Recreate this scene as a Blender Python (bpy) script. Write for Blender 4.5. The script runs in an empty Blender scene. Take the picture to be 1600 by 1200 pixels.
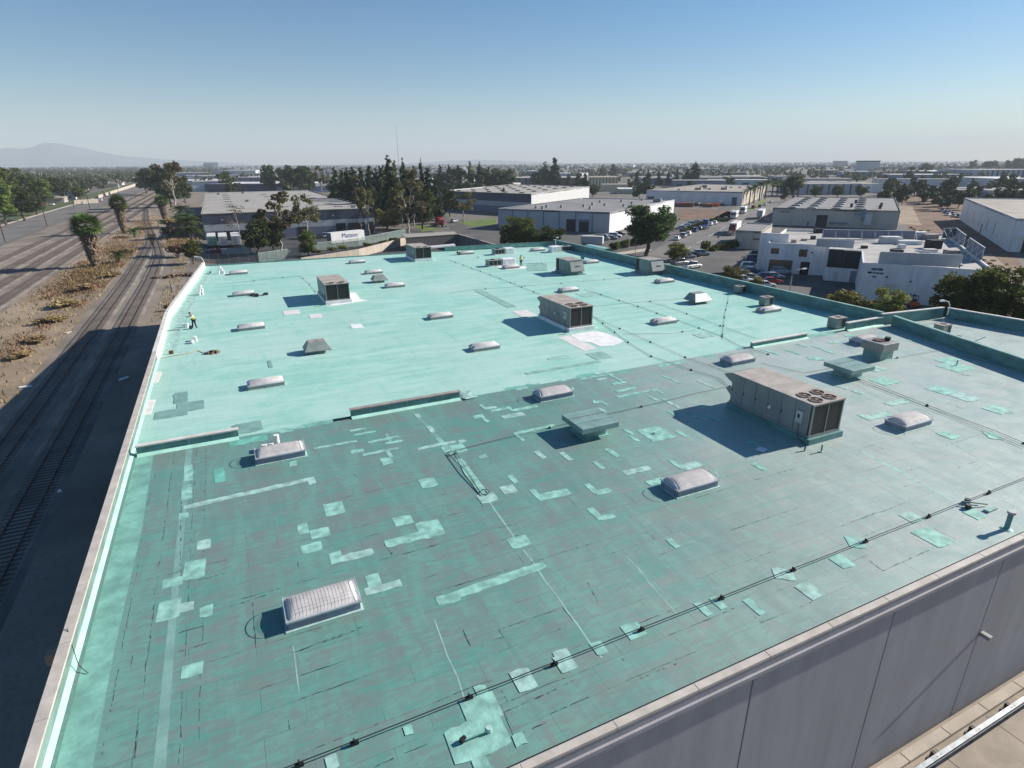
import bpy, bmesh, math, random
import numpy as np
from mathutils import Vector, Matrix
random.seed(7); rng = np.random.default_rng(7)
R = math.radians
scene = bpy.context.scene
COL = scene.collection

# ------------------------------------------------------------------ camera
FPX, PITCH, YAW, ROLL, CZ = 924.0, R(20.55), R(25.3), 0.0055, 25.5   # survey of the photograph: focal (px of 1600), tilt, heading, roll, height
cam = bpy.data.cameras.new('camera'); cam.sensor_width = 36.0; cam.lens = FPX / 1600 * 36
cam.clip_start = 0.1; cam.clip_end = 40000
camo = bpy.data.objects.new('camera', cam); COL.objects.link(camo); scene.camera = camo
_f = Vector((math.sin(YAW) * math.cos(PITCH), math.cos(YAW) * math.cos(PITCH), -math.sin(PITCH)))
_r = Vector((math.cos(YAW), -math.sin(YAW), 0)); _u = _r.cross(_f)
_r2 = (_r + _u * -ROLL).normalized(); _u2 = _r2.cross(_f)
# roll: the right end of the horizon stands slightly higher in the picture
M = Matrix((( _r2.x, _u2.x, -_f.x, 0), (_r2.y, _u2.y, -_f.y, 0), (_r2.z, _u2.z, -_f.z, CZ), (0, 0, 0, 1)))
camo.matrix_world = M

def at(px, py, z=0.0):
    """world point at height z seen at a pixel of the 1600x1200 photograph"""
    u = px - 800; v = py - 600
    x = u - v * ROLL; v = v + u * ROLL
    f = FPX * math.cos(PITCH) - v * math.sin(PITCH); dn = v * math.cos(PITCH) + FPX * math.sin(PITCH)
    t = (CZ - z) / dn
    return Vector(((x * math.cos(YAW) + f * math.sin(YAW)) * t, (-x * math.sin(YAW) + f * math.cos(YAW)) * t, z))

# ------------------------------------------------------------------ sky, sun, exposure
SUN_EL, SUN_AZ = R(28.5), R(-4.0)
world = bpy.data.worlds.new('World'); scene.world = world; world.use_nodes = True
wn = world.node_tree.nodes; wl = world.node_tree.links
sky = wn.new('ShaderNodeTexSky'); sky.sky_type = 'NISHITA'; sky.sun_disc = False
sky.sun_elevation = SUN_EL; sky.sun_rotation = R(90) - SUN_AZ
sky.altitude = 50; sky.air_density = 1.0; sky.dust_density = 0.25; sky.ozone_density = 3.0
bg = wn['Background']; bg.inputs['Strength'].default_value = 0.062
hsv = wn.new('ShaderNodeHueSaturation'); hsv.inputs['Saturation'].default_value = 1.36
wl.new(sky.outputs[0], hsv.inputs['Color']); wl.new(hsv.outputs[0], bg.inputs['Color'])
sl = bpy.data.lights.new('sun', 'SUN'); sl.energy = 5.0; sl.angle = R(0.53); sl.color = (1.0, 0.94, 0.85)
so = bpy.data.objects.new('sun', sl); COL.objects.link(so)
sdir = Vector((math.cos(SUN_EL) * math.cos(SUN_AZ), math.cos(SUN_EL) * math.sin(SUN_AZ), math.sin(SUN_EL)))
so.rotation_euler = sdir.to_track_quat('Z', 'Y').to_euler(); so.location = (200, 0, 150)
scene.view_settings.view_transform = 'Standard'; scene.view_settings.look = 'None'
scene.view_settings.gamma = 1.0; scene.view_settings.exposure = 0.74
scene.cycles.max_bounces = 6; scene.cycles.diffuse_bounces = 3; scene.cycles.glossy_bounces = 3
scene.cycles.transmission_bounces = 4; scene.cycles.transparent_max_bounces = 6; scene.cycles.volume_bounces = 0
scene.cycles.use_denoising = True

# ------------------------------------------------------------------ materials
MAT = {}
def nt(name):
    m = bpy.data.materials.new(name); m.use_nodes = True
    n = m.node_tree.nodes; b = n['Principled BSDF']
    MAT[name] = m
    return m, m.node_tree, b
def node(t, kind, **kw):
    n = t.nodes.new(kind)
    for k, v in kw.items():
        if k in n.inputs: n.inputs[k].default_value = v
        else: setattr(n, k, v)
    return n
def vec(t, scale=(1, 1, 1), coord='Object'):
    tc = t.nodes.new('ShaderNodeTexCoord'); mp = t.nodes.new('ShaderNodeMapping'); mp.inputs['Scale'].default_value = scale
    t.links.new(tc.outputs[coord], mp.inputs['Vector']); return mp.outputs[0]
def mixc(t, fac, a, b, blend='MIX'):
    m = t.nodes.new('ShaderNodeMix'); m.data_type = 'RGBA'; m.blend_type = blend
    for sock, v in ((m.inputs[0], fac), (m.inputs[6], a), (m.inputs[7], b)):
        if isinstance(v, (int, float)): sock.default_value = v
        elif isinstance(v, tuple): sock.default_value = v if len(v) == 4 else (*v, 1)
        else: t.links.new(v, sock)
    return m.outputs[2]
def ramp(t, v, a, b, lo=0.0, hi=1.0):
    m = t.nodes.new('ShaderNodeMapRange'); m.inputs[1].default_value = a; m.inputs[2].default_value = b
    m.inputs[3].default_value = lo; m.inputs[4].default_value = hi; m.interpolation_type = 'SMOOTHSTEP'
    t.links.new(v, m.inputs[0]); return m.outputs[0]
def noise(t, v, scale, detail=4, rough=0.55):
    n = node(t, 'ShaderNodeTexNoise', Scale=scale, Detail=detail, Roughness=rough); t.links.new(v, n.inputs['Vector']); return n.outputs[0]
def math2(t, op, a, b):
    m = t.nodes.new('ShaderNodeMath'); m.operation = op
    for s, v in ((m.inputs[0], a), (m.inputs[1], b)):
        if isinstance(v, (int, float)): s.default_value = v
        else: t.links.new(v, s)
    return m.outputs[0]
def bump(t, b, h, strength=0.3, dist=0.05):
    n = node(t, 'ShaderNodeBump', Strength=strength, Distance=dist); t.links.new(h, n.inputs['Height']); t.links.new(n.outputs[0], b.inputs['Normal'])

def plain(name, col, rough=0.6, var=0.25, scale=1.5, metal=0.0, stretch=(1, 1, 1), bmp=0.0, spec=0.4, fine=12.0):
    """weathered paint / concrete / metal: two noises vary the base colour, one of them also the relief"""
    m, t, b = nt(name); v = vec(t, stretch)
    n1 = noise(t, v, scale, 5); n2 = noise(t, v, scale * fine, 3)
    dark = tuple(c * (1 - var) for c in col); lite = tuple(min(1, c * (1 + var * 0.6)) for c in col)
    c1 = mixc(t, ramp(t, n1, 0.3, 0.7), dark, lite)
    c2 = mixc(t, ramp(t, n2, 0.35, 0.75, 0, 0.35), c1, tuple(c * (1 - var * 1.2) for c in col))
    t.links.new(c2, b.inputs['Base Color'])
    b.inputs['Roughness'].default_value = rough; b.inputs['Metallic'].default_value = metal
    b.inputs['Specular IOR Level'].default_value = spec
    if bmp: bump(t, b, n2, bmp, 0.03)
    return m

def leafmat(name, col, var=0.55, trans=0.33):
    m, t, b = nt(name)
    g = t.nodes.new('ShaderNodeObjectInfo'); v = vec(t)
    n1 = noise(t, v, 0.45, 3); n2 = noise(t, v, 5.0, 2)
    c = mixc(t, ramp(t, n1, 0.3, 0.7), tuple(x * (1 - var) for x in col), tuple(x * (1 + var) for x in col))
    c = mixc(t, ramp(t, n2, 0.4, 0.7, 0, .5), c, (col[0] * 1.5, col[1] * 1.25, col[2] * .8))
    hs = t.nodes.new('ShaderNodeHueSaturation'); t.links.new(c, hs.inputs['Color'])
    t.links.new(ramp(t, g.outputs['Random'], 0, 1, 0.475, 0.525), hs.inputs['Hue'])
    t.links.new(ramp(t, g.outputs['Random'], 0, 1, 0.75, 1.25), hs.inputs['Value'])
    t.links.new(hs.outputs[0], b.inputs['Base Color'])
    b.inputs['Roughness'].default_value = 0.65; b.inputs['Specular IOR Level'].default_value = 0.2
    tr = t.nodes.new('ShaderNodeBsdfTranslucent'); t.links.new(hs.outputs[0], tr.inputs['Color'])
    mx = t.nodes.new('ShaderNodeMixShader'); mx.inputs[0].default_value = trans
    out = t.nodes['Material Output']
    t.links.new(b.outputs[0], mx.inputs[1]); t.links.new(tr.outputs[0], mx.inputs[2]); t.links.new(mx.outputs[0], out.inputs['Surface'])
    return m

# --- the roof membranes
def roof_material(name, coated):
    m, t, b = nt(name); v = vec(t)
    sep = t.nodes.new('ShaderNodeSeparateXYZ'); t.links.new(v, sep.inputs[0]); X = sep.outputs[0]; Y = sep.outputs[1]
    # roller strokes: noises stretched along the sheets and across them, each bent by a wider one
    def stroke(sc, scale, dist, detail=6):
        n = node(t, 'ShaderNodeTexNoise', Scale=scale, Detail=detail, Roughness=0.68, Distortion=dist); t.links.new(vec(t, sc), n.inputs['Vector']); return n.outputs[0]
    streak = stroke((0.16, 0.8, 1), 1.0, 0.9, 3); ystreak = stroke((0.9, 0.14, 1), 1.0, 0.8, 3); brush = stroke((1.6, 5.5, 1), 1.0, 0.5, 5); brushy = stroke((5.0, 1.2, 1), 1.0, 0.5, 5)
    big = noise(t, v, 0.085, 5, 0.65); mid = noise(t, v, 0.6, 6, 0.7); fine = noise(t, v, 9.0, 4, 0.7)
    br = node(t, 'ShaderNodeTexBrick', Scale=1.0); br.offset = 0.37; br.inputs['Mortar Size'].default_value = 0.013; br.inputs['Mortar Smooth'].default_value = 0.4
    br.inputs['Brick Width'].default_value = 3.3; br.inputs['Row Height'].default_value = 0.95
    br.inputs['Color1'].default_value = (0.0, 0, 0, 1); br.inputs['Color2'].default_value = (1, 1, 1, 1); br.inputs['Mortar'].default_value = (0.5, .5, .5, 1)
    t.links.new(v, br.inputs['Vector']); cell = br.outputs['Color']; seam = math2(t, 'MULTIPLY', br.outputs['Fac'], ramp(t, mid, 0.38, 0.62, 0.15, 1.0))
    if coated:
        c = mixc(t, ramp(t, streak, 0.34, 0.68), (0.225, 0.500, 0.410), (0.365, 0.600, 0.520))
        c = mixc(t, ramp(t, brush, 0.38, 0.66, 0, 0.45), c, (0.46, 0.63, 0.57))
        c = mixc(t, ramp(t, big, 0.42, 0.62, 0, 0.5), c, (0.45, 0.60, 0.545))
        c = mixc(t, ramp(t, ystreak, 0.54, 0.72, 0, 0.40), c, (0.20, 0.50, 0.40))
        c = mixc(t, ramp(t, brushy, 0.54, 0.74, 0, 0.45), c, (0.53, 0.60, 0.57))
        c = mixc(t, math2(t, 'MULTIPLY', seam, 0.22), c, (0.15, 0.34, 0.28))
        c = mixc(t, 0.03, c, cell, 'OVERLAY')
        rough = 0.60; right = None
    else:
        right = ramp(t, math2(t, 'ADD', math2(t, 'SUBTRACT', X, math2(t, 'MULTIPLY', Y, 0.55)), math2(t, 'MULTIPLY', big, 14.0)), 4.0, 31.0)
        old = mixc(t, right, (0.160, 0.215, 0.198), (0.375, 0.415, 0.388))
        old = mixc(t, ramp(t, mid, 0.30, 0.75, 0, 0.6), old, mixc(t, right, (0.195, 0.218, 0.202), (0.455, 0.470, 0.442)))
        spray = mixc(t, right, (0.088, 0.285, 0.235), (0.245, 0.425, 0.36))
        fac = math2(t, 'MAXIMUM', math2(t, 'MULTIPLY', ramp(t, streak, 0.34, 0.64), 0.90), math2(t, 'MULTIPLY', ramp(t, ystreak, 0.38, 0.66), 0.80))
        fac = math2(t, 'MULTIPLY', fac, ramp(t, big, 0.30, 0.50, 0.55, 1.0))
        fac = math2(t, 'MULTIPLY', fac, ramp(t, brush, 0.30, 0.60, 0.40, 1.05)); fac = math2(t, 'MULTIPLY', fac, ramp(t, brushy, 0.30, 0.58, 0.45, 1.0))
        fac = math2(t, 'MULTIPLY', fac, ramp(t, right, 0.1, 0.9, 1.0, 0.62))
        c = mixc(t, fac, old, spray)
        c = mixc(t, ramp(t, math2(t, 'MULTIPLY', brush, ystreak), 0.20, 0.36, 0, 0.5), c, mixc(t, right, (0.17, 0.33, 0.28), (0.46, 0.52, 0.49)))
        c = mixc(t, math2(t, 'MULTIPLY', seam, 0.62), c, (0.080, 0.118, 0.106))
        c = mixc(t, 0.025, c, cell, 'OVERLAY')
        rough = 0.46
    c = mixc(t, ramp(t, fine, 0.55, 0.85, 0, 0.30), c, (0.10, 0.15, 0.135) if not coated else (0.20, 0.40, 0.33))
    t.links.new(c, b.inputs['Base Color'])
    t.links.new(ramp(t, mid, 0.3, 0.7, rough - 0.10, rough + 0.10), b.inputs['Roughness'])
    b.inputs['Specular IOR Level'].default_value = 0.35
    h = math2(t, 'ADD', math2(t, 'MULTIPLY', mid, 0.8), math2(t, 'MULTIPLY', fine, 0.25))
    h = math2(t, 'SUBTRACT', h, math2(t, 'MULTIPLY', seam, 0.5))
    bump(t, b, h, 0.35, 0.03)
    return m
roof_material('roof_coated', True); roof_material('roof_primed', False)
plain('patch_mint', (0.275, 0.530, 0.450), 0.6, .36, 2.2, bmp=.35, fine=4)
plain('patch_pale', (0.345, 0.545, 0.485), 0.62, .36, 2.2, bmp=.35, fine=4)
plain('patch_teal', (0.16, 0.46, 0.37), 0.6, 0.3, 1.2, bmp=.25, fine=5)
plain('patch_dark', (0.088, 0.225, 0.188), 0.55, 0.35, 0.8, bmp=.25, fine=5)
plain('patch_wash', (0.105, 0.33, 0.265), 0.55, 0.4, 0.9, bmp=.25, fine=5)
plain('patch_faint', (0.265, 0.455, 0.390), 0.6, 0.25, 1.0, bmp=.25)
plain('patch_grey', (0.20, 0.36, 0.32), 0.6, 0.2, 1.2, bmp=.25)
plain('patch_pink', (0.70, 0.67, 0.645), 0.6, 0.12, 1.5)
plain('sheet_white', (0.82, 0.81, 0.80), 0.55, 0.14, 1.2)
plain('tar', (0.045, 0.060, 0.055), 0.6, 0.4, 3.0)
plain('seam_light', (0.30, 0.46, 0.41), 0.55, 0.25, 2.0)
plain('patch_mid', (0.195, 0.42, 0.355), 0.6, 0.3, 0.9, bmp=.25, fine=6)
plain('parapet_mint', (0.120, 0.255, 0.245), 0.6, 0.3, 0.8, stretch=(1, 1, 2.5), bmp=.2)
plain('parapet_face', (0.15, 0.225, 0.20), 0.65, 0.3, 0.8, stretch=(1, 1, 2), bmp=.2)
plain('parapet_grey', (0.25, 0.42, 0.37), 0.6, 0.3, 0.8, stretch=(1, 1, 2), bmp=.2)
plain('parapet_white', (0.80, 0.79, 0.77), 0.6, 0.15, 1.0)
plain('cant_mint', (0.40, 0.70, 0.60), 0.6, 0.2, 1.0)
plain('coping', (0.50, 0.45, 0.40), 0.6, 0.18, 1.5)
plain('coping_white', (0.66, 0.63, 0.58), 0.6, 0.18, 1.5)
# the tilt-up wall: rain streaks and roller marks
def wallmat(name, col, var=0.18):
    m, t, b = nt(name); v = vec(t, (0.6, 0.6, 0.08)); v2 = vec(t)
    n1 = noise(t, v, 1.6, 5, 0.6); n2 = noise(t, v2, 0.35, 4); n3 = noise(t, v2, 14, 3)
    c = mixc(t, ramp(t, n1, 0.3, 0.75), tuple(x * (1 - var) for x in col), tuple(x * (1 + var * .5) for x in col))
    c = mixc(t, ramp(t, n2, 0.4, 0.7, 0, .5), c, tuple(x * (1 - var) for x in col))
    c = mixc(t, ramp(t, n3, 0.5, 0.8, 0, .2), c, tuple(x * .7 for x in col))
    n4 = noise(t, vec(t, (2.2, 2.2, .06)), 1.0, 4, .6); c = mixc(t, ramp(t, n4, .60, .74, 0, .38), c, tuple(x * .62 for x in col))
    t.links.new(c, b.inputs['Base Color']); b.inputs['Roughness'].default_value = 0.75; bump(t, b, n3, 0.2, 0.02)
    return m
wallmat('wall_main', (0.315, 0.312, 0.332), .13); wallmat('wall_white', (0.72, 0.725, 0.74), .16); wallmat('wall_grey', (0.46, 0.46, 0.49), .1)
wallmat('wall_lightgrey', (0.56, 0.56, 0.555), .1); wallmat('wall_navy', (0.085, 0.10, 0.14), .15); wallmat('wall_slate', (0.19, 0.21, 0.27), .12)
wallmat('wall_beige', (0.50, 0.465, 0.41), .1); wallmat('wall_yellow', (0.66, 0.54, 0.36), .1); wallmat('wall_black', (0.022, 0.026, 0.033), .3)
wallmat('wall_blue', (0.20, 0.25, 0.35), .12); wallmat('wall_sand', (0.50, 0.44, 0.355), .12); wallmat('wall_brown', (0.24, 0.215, 0.19), .15)
plain('joint_dark', (0.05, 0.05, 0.055), 0.8, 0.2)
plain('joint_navy', (0.07, 0.085, 0.14), 0.7, 0.2)
plain('roof_office', (0.40, 0.375, 0.35), 0.8, 0.22, 0.25, fine=9)
plain('roof_gravel', (0.36, 0.335, 0.30), 0.85, 0.22, 0.12, fine=9); plain('roof_grey', (0.235, 0.225, 0.22), 0.8, 0.18, 0.1, fine=9)
plain('roof_tan', (0.34, 0.295, 0.245), 0.85, 0.25, 0.1, fine=9); plain('roof_white', (0.62, 0.61, 0.60), 0.7, 0.15, 0.15, fine=9)
plain('roof_tile', (0.30, 0.17, 0.12), 0.8, 0.3, 0.6); plain('roof_shingle', (0.17, 0.15, 0.14), 0.85, 0.3, 0.6)
plain('concrete', (0.34, 0.285, 0.225), 0.85, 0.2, 0.7, bmp=.2); plain('concrete_pale', (0.45, 0.39, 0.32), 0.85, 0.16, 0.6, bmp=.2)
plain('asphalt', (0.105, 0.098, 0.093), 0.9, 0.25, 0.12, bmp=.2, fine=20); plain('asphalt_dark', (0.060, 0.060, 0.062), 0.9, 0.3, 0.12, bmp=.2, fine=20)
plain('asphalt_old', (0.165, 0.152, 0.142), 0.9, 0.25, 0.08, bmp=.2, fine=20)
plain('dirt', (0.175, 0.100, 0.062), 0.95, 0.4, 0.12, bmp=.4, fine=15); plain('dirt_pale', (0.285, 0.215, 0.148), 0.95, 0.3, 0.10, bmp=.4, fine=18)
plain('gravel', (0.235, 0.192, 0.152), 0.95, 0.35, 0.09, bmp=.5, fine=40); plain('ballast', (0.205, 0.175, 0.150), 0.95, 0.35, 0.25, bmp=.6, fine=30)
plain('lawn', (0.12, 0.18, 0.035), 0.95, 0.35, 0.25, bmp=.5, fine=20); plain('verge', (0.085, 0.105, 0.04), 0.95, 0.5, 0.15, bmp=.5, fine=20)
plain('paint_white', (0.75, 0.74, 0.72), 0.6, 0.15); plain('paint_yellow', (0.62, 0.42, 0.06), 0.6, 0.15)
plain('steel', (0.36, 0.36, 0.355), 0.5, 0.22, 2.0, metal=0.25, spec=.5); plain('galv', (0.34, 0.36, 0.38), 0.5, 0.25, 3.0, metal=0.7)
plain('unit_beige', (0.265, 0.272, 0.262), 0.55, 0.14, 1.0, stretch=(1, 1, .4)); plain('unit_top', (0.40, 0.355, 0.315), 0.7, 0.2, 1.2)
plain('unit_green', (0.24, 0.285, 0.265), 0.55, 0.2, 1.0); plain('unit_dust', (0.34, 0.30, 0.27), 0.75, 0.25, 1.6)
plain('hood_mint', (0.205, 0.325, 0.305), 0.55, 0.2, 1.0); plain('rust', (0.17, 0.085, 0.050), 0.85, 0.4, 3.0); plain('fan_dark', (0.035, 0.032, 0.03), 0.7, 0.3)
plain('coil', (0.022, 0.022, 0.022), 0.6, 0.3, 4.0, stretch=(8, 8, .3)); plain('rail_steel', (0.11, 0.065, 0.05), 0.55, 0.35, 1.0, metal=.3)
plain('tie_wood', (0.105, 0.082, 0.066), 0.95, 0.4, 0.8, bmp=.4); plain('wood_pole', (0.075, 0.048, 0.034), 0.9, 0.3, 1.5); plain('timber', (0.17, 0.115, 0.085), 0.9, 0.45, 1.0)
plain('skylight_dome', (0.62, 0.585, 0.57), 0.66, 0.2, 1.6, spec=.25); plain('skylight_flat', (0.34, 0.31, 0.295), 0.5, 0.15, 2.0)
plain('skylight_frame', (0.52, 0.54, 0.56), 0.45, 0.15, 2.0, metal=.3); plain('skylight_curb', (0.22, 0.24, 0.30), 0.6, 0.2, 2.0); plain('curb_white', (0.42, 0.60, 0.55), 0.6, 0.2, 2.0)
plain('wire', (0.24, 0.225, 0.22), 0.5, 0.1); plain('black', (0.012, 0.013, 0.014), 0.6, 0.2); plain('cable', (0.03, 0.035, 0.035), 0.6, 0.2)
plain('white_plastic', (0.80, 0.80, 0.79), 0.45, 0.1, 3.0); plain('hose_orange', (0.50, 0.24, 0.06), 0.6, 0.3); plain('cardboard', (0.42, 0.30, 0.18), 0.8, 0.15)
plain('green_pipe', (0.10, 0.27, 0.25), 0.5, 0.2, 2.0); plain('rubber', (0.018, 0.018, 0.019), 0.8, 0.2); plain('rim', (0.42, 0.43, 0.45), 0.35, 0.1, metal=.7)
plain('lamp_red', (0.35, 0.02, 0.015), 0.3, 0.1); plain('lamp_clear', (0.75, 0.75, 0.72), 0.2, 0.1); plain('chrome', (0.55, 0.56, 0.58), 0.25, 0.1, metal=.9)
plain('stone_block', (0.17, 0.155, 0.145), 0.9, 0.4, 1.2, bmp=.6, fine=6); plain('fence_slat', (0.27, 0.36, 0.32), 0.6, 0.2, 1.0); plain('fence_dark', (0.12, 0.15, 0.15), .6, .2)
plain('skin', (0.36, 0.21, 0.14), 0.6, 0.1); plain('hivis', (0.62, 0.78, 0.04), 0.6, 0.1); plain('reflective', (0.75, 0.75, 0.7), .4, .05); plain('cloth_white', (0.72, 0.73, 0.74), 0.8, 0.1)
plain('cloth_dark', (0.016, 0.018, 0.022), 0.85, 0.2); plain('cloth_navy', (0.02, 0.026, 0.06), 0.85, 0.2); plain('hair', (0.015, 0.011, 0.01), 0.7, 0.2)
plain('bark', (0.13, 0.10, 0.08), 0.95, 0.35, 1.5, stretch=(3, 3, .5), bmp=.5); plain('bark_pale', (0.42, 0.36, 0.31), 0.9, 0.25, 0.8, bmp=.3); plain('frond_dead', (0.22, 0.155, 0.105), 0.95, 0.5, 1.4)
plain('hill', (0.10, 0.10, 0.075), 1.0, 0.3, 0.002, fine=6)
plain('fork_orange', (0.55, 0.10, 0.02), 0.5, 0.15); plain('trailer_teal', (0.20, 0.38, 0.34), 0.6, 0.15); plain('container_red', (0.20, 0.055, 0.045), .6, .25)
plain('sign_blue', (0.10, 0.17, 0.33), .6, .1); plain('sign_green', (0.06, 0.19, 0.12), .6, .1); plain('sign_black', (0.012, 0.014, 0.018), .6, .1); plain('letter_blue', (0.04, 0.06, 0.22), .6, .1)
for nm, c in dict(car_white=(.78, .78, .77), car_silver=(.42, .44, .47), car_blue=(.045, .08, .20), car_black=(.014, .015, .018), car_red=(.36, .018, .02), car_grey=(.14, .15, .16), car_teal=(.30, .42, .40), car_sand=(.38, .33, .25), truck_red=(.42, .02, .035), truck_blue=(.035, .055, .26), truck_maroon=(.13, .02, .03)).items():
    m = plain(nm, c, 0.28, 0.06, 2.0, spec=.6); m.node_tree.nodes['Principled BSDF'].inputs['Coat Weight'].default_value = 0.5
# glass: dark panes that mirror the sky
def glass(name, col):
    m, t, b = nt(name); b.inputs['Base Color'].default_value = (*col, 1); b.inputs['Roughness'].default_value = 0.08; b.inputs['Specular IOR Level'].default_value = 0.8
    n = noise(t, vec(t), 1.0, 2); t.links.new(ramp(t, n, .3, .7, .05, .14), b.inputs['Roughness'])
glass('glass_dark', (0.015, 0.018, 0.022)); glass('glass_bronze', (0.10, 0.075, 0.05))
leafmat('leaf_dark', (0.060, 0.088, 0.028)); leafmat('leaf_mid', (0.111, 0.145, 0.038)); leafmat('leaf_olive', (0.168, 0.174, 0.054)); leafmat('leaf_euc', (0.149, 0.145, 0.066), .45)
leafmat('leaf_conifer', (0.045, 0.067, 0.030), .4, .1); leafmat('leaf_palm', (0.085, 0.12, 0.035), .45); leafmat('leaf_far', (0.071, 0.083, 0.041), .45, .15); leafmat('grass_dry', (0.275, 0.195, 0.115), .35, .2); leafmat('grass_gold', (0.20, 0.155, 0.07), .4, .15)
leafmat('leaf_red', (0.10, 0.05, 0.02))

# ------------------------------------------------------------------ mesh helpers
def tag(o, label=None, cat=None, group=None, kind=None):
    if label: o['label'] = label
    if cat: o['category'] = cat
    if group: o['group'] = group
    if kind: o['kind'] = kind
    return o
def wloc(o):
    p = Vector((0, 0, 0))
    while o is not None: p += o.location; o = o.parent
    return p
def thing(name, label, cat, loc=(0, 0, 0), rotz=0.0, group=None):
    o = bpy.data.objects.new(name, None); o.empty_display_size = 0.3; COL.objects.link(o)
    o.location = (*loc, 0.0)[:3] if len(loc) == 2 else loc; o.rotation_euler = (0, 0, rotz)
    return tag(o, label, cat, group)
def link(name, me, parent=None, world_coords=True):
    o = bpy.data.objects.new(name, me); COL.objects.link(o)
    if parent is not None:
        o.parent = parent
        if world_coords: o.location = -wloc(parent)
    return o
def copy_tree(o, parent=None):
    c = o.copy(); COL.objects.link(c); c.parent = parent
    for ch in o.children:
        if ch.name in COL.objects: copy_tree(ch, c)
    return c
class MB:
    def __init__(self): self.v = []; self.f = []; self.m = []; self.k = 0
    def mat(self, k): self.k = k; return self
    def add(self, vs, fs):
        n = len(self.v); self.v += [tuple(p) for p in vs]
        for f in fs: self.f.append([n + i for i in f]); self.m.append(self.k)
        return self
    def box(self, x0, x1, y0, y1, z0, z1):
        return self.add([(x0, y0, z0), (x1, y0, z0), (x1, y1, z0), (x0, y1, z0), (x0, y0, z1), (x1, y0, z1), (x1, y1, z1), (x0, y1, z1)],
                        [(3, 2, 1, 0), (4, 5, 6, 7), (0, 1, 5, 4), (1, 2, 6, 5), (2, 3, 7, 6), (3, 0, 4, 7)])
    def obox(self, cx, cy, z0, z1, hx, hy, a=0.0, top=1.0):
        c, s = math.cos(a), math.sin(a); vs = []
        for z, k in ((z0, 1.0), (z1, top)):
            for x, y in ((-hx, -hy), (hx, -hy), (hx, hy), (-hx, hy)):
                vs.append((cx + (x * c - y * s) * k, cy + (x * s + y * c) * k, z))
        return self.add(vs, [(3, 2, 1, 0), (4, 5, 6, 7), (0, 1, 5, 4), (1, 2, 6, 5), (2, 3, 7, 6), (3, 0, 4, 7)])
    def prism(self, poly, z0, z1):
        n = len(poly); vs = [(p[0], p[1], z0) for p in poly] + [(p[0], p[1], z1) for p in poly]
        fs = [tuple(range(n - 1, -1, -1)), tuple(range(n, 2 * n))] + [(i, (i + 1) % n, n + (i + 1) % n, n + i) for i in range(n)]
        a = sum(poly[i][0] * poly[(i + 1) % n][1] - poly[(i + 1) % n][0] * poly[i][1] for i in range(n))
        if a < 0: fs = [tuple(reversed(f)) for f in fs]
        return self.add(vs, fs)
    def sweep_xz(self, prof, y0, y1):           # a profile in x,z drawn along y
        n = len(prof); vs = [(p[0], y0, p[1]) for p in prof] + [(p[0], y1, p[1]) for p in prof]
        fs = [tuple(range(n)), tuple(range(2 * n - 1, n - 1, -1))] + [((i + 1) % n, i, n + i, n + (i + 1) % n) for i in range(n)]
        return self.add(vs, fs)
    def cyl(self, cx, cy, z0, z1, r, n=12, r2=None, axis='z'):
        r2 = r if r2 is None else r2; vs = []
        for z, rr in ((z0, r), (z1, r2)):
            for i in range(n):
                a = 2 * math.pi * i / n; p, q = math.cos(a) * rr, math.sin(a) * rr
                vs.append((cx + p, cy + q, z) if axis == 'z' else ((z, cx + p, cy + q) if axis == 'x' else (cx + p, z, cy + q)))
        return self.add(vs, [tuple(range(n - 1, -1, -1)), tuple(range(n, 2 * n))] + [(i, (i + 1) % n, n + (i + 1) % n, n + i) for i in range(n)])
    def tube(self, pts, r, n=6, r2=None):
        pts = [Vector(p) for p in pts]; rings = []; m = len(pts)
        for i, p in enumerate(pts):
            d = (pts[min(i + 1, m - 1)] - pts[max(i - 1, 0)]).normalized()
            a = Vector((0, 0, 1)) if abs(d.z) < 0.9 else Vector((1, 0, 0))
            u = d.cross(a).normalized(); w = d.cross(u)
            rr = r if r2 is None else r + (r2 - r) * i / (m - 1)
            rings.append([p + (u * math.cos(2 * math.pi * k / n) + w * math.sin(2 * math.pi * k / n)) * rr for k in range(n)])
        vs = [q for g in rings for q in g]; fs = [tuple(range(n)), tuple(range(m * n - 1, (m - 1) * n - 1, -1))]
        for i in range(m - 1):
            for k in range(n): fs.append((i * n + k, i * n + (k + 1) % n, (i + 1) * n + (k + 1) % n, (i + 1) * n + k))
        return self.add(vs, fs)
    def mesh(self, name, mats, smooth=False, bevel=0.0):
        me = bpy.data.meshes.new(name); me.from_pydata(self.v, [], self.f)
        for mm in (mats if isinstance(mats, (list, tuple)) else [mats]): me.materials.append(MAT[mm] if isinstance(mm, str) else mm)
        me.polygons.foreach_set('material_index', self.m)
        bm = bmesh.new(); bm.from_mesh(me)
        if bevel: bmesh.ops.bevel(bm, geom=list(bm.edges), offset=bevel, segments=1, affect='EDGES')
        bmesh.ops.recalc_face_normals(bm, faces=bm.faces); bm.to_mesh(me); bm.free()
        if smooth: me.polygons.foreach_set('use_smooth', [True] * len(me.polygons))
        me.update(); return me
    def build(self, name, mats, parent=None, world_coords=True, smooth=False, bevel=0.0):
        return link(name, self.mesh(name, mats, smooth, bevel), parent, world_coords)
def sheet(name, poly, z, mat, kind='structure', parent=None):
    mb = MB(); mb.add([(p[0], p[1], z) for p in poly], [tuple(range(len(poly)))])
    o = mb.build(name, mat, parent)
    # keep the sheet facing up
    if o.data.polygons[0].normal.z < 0: o.data.flip_normals()
    if kind: o['kind'] = kind
    return o
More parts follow.
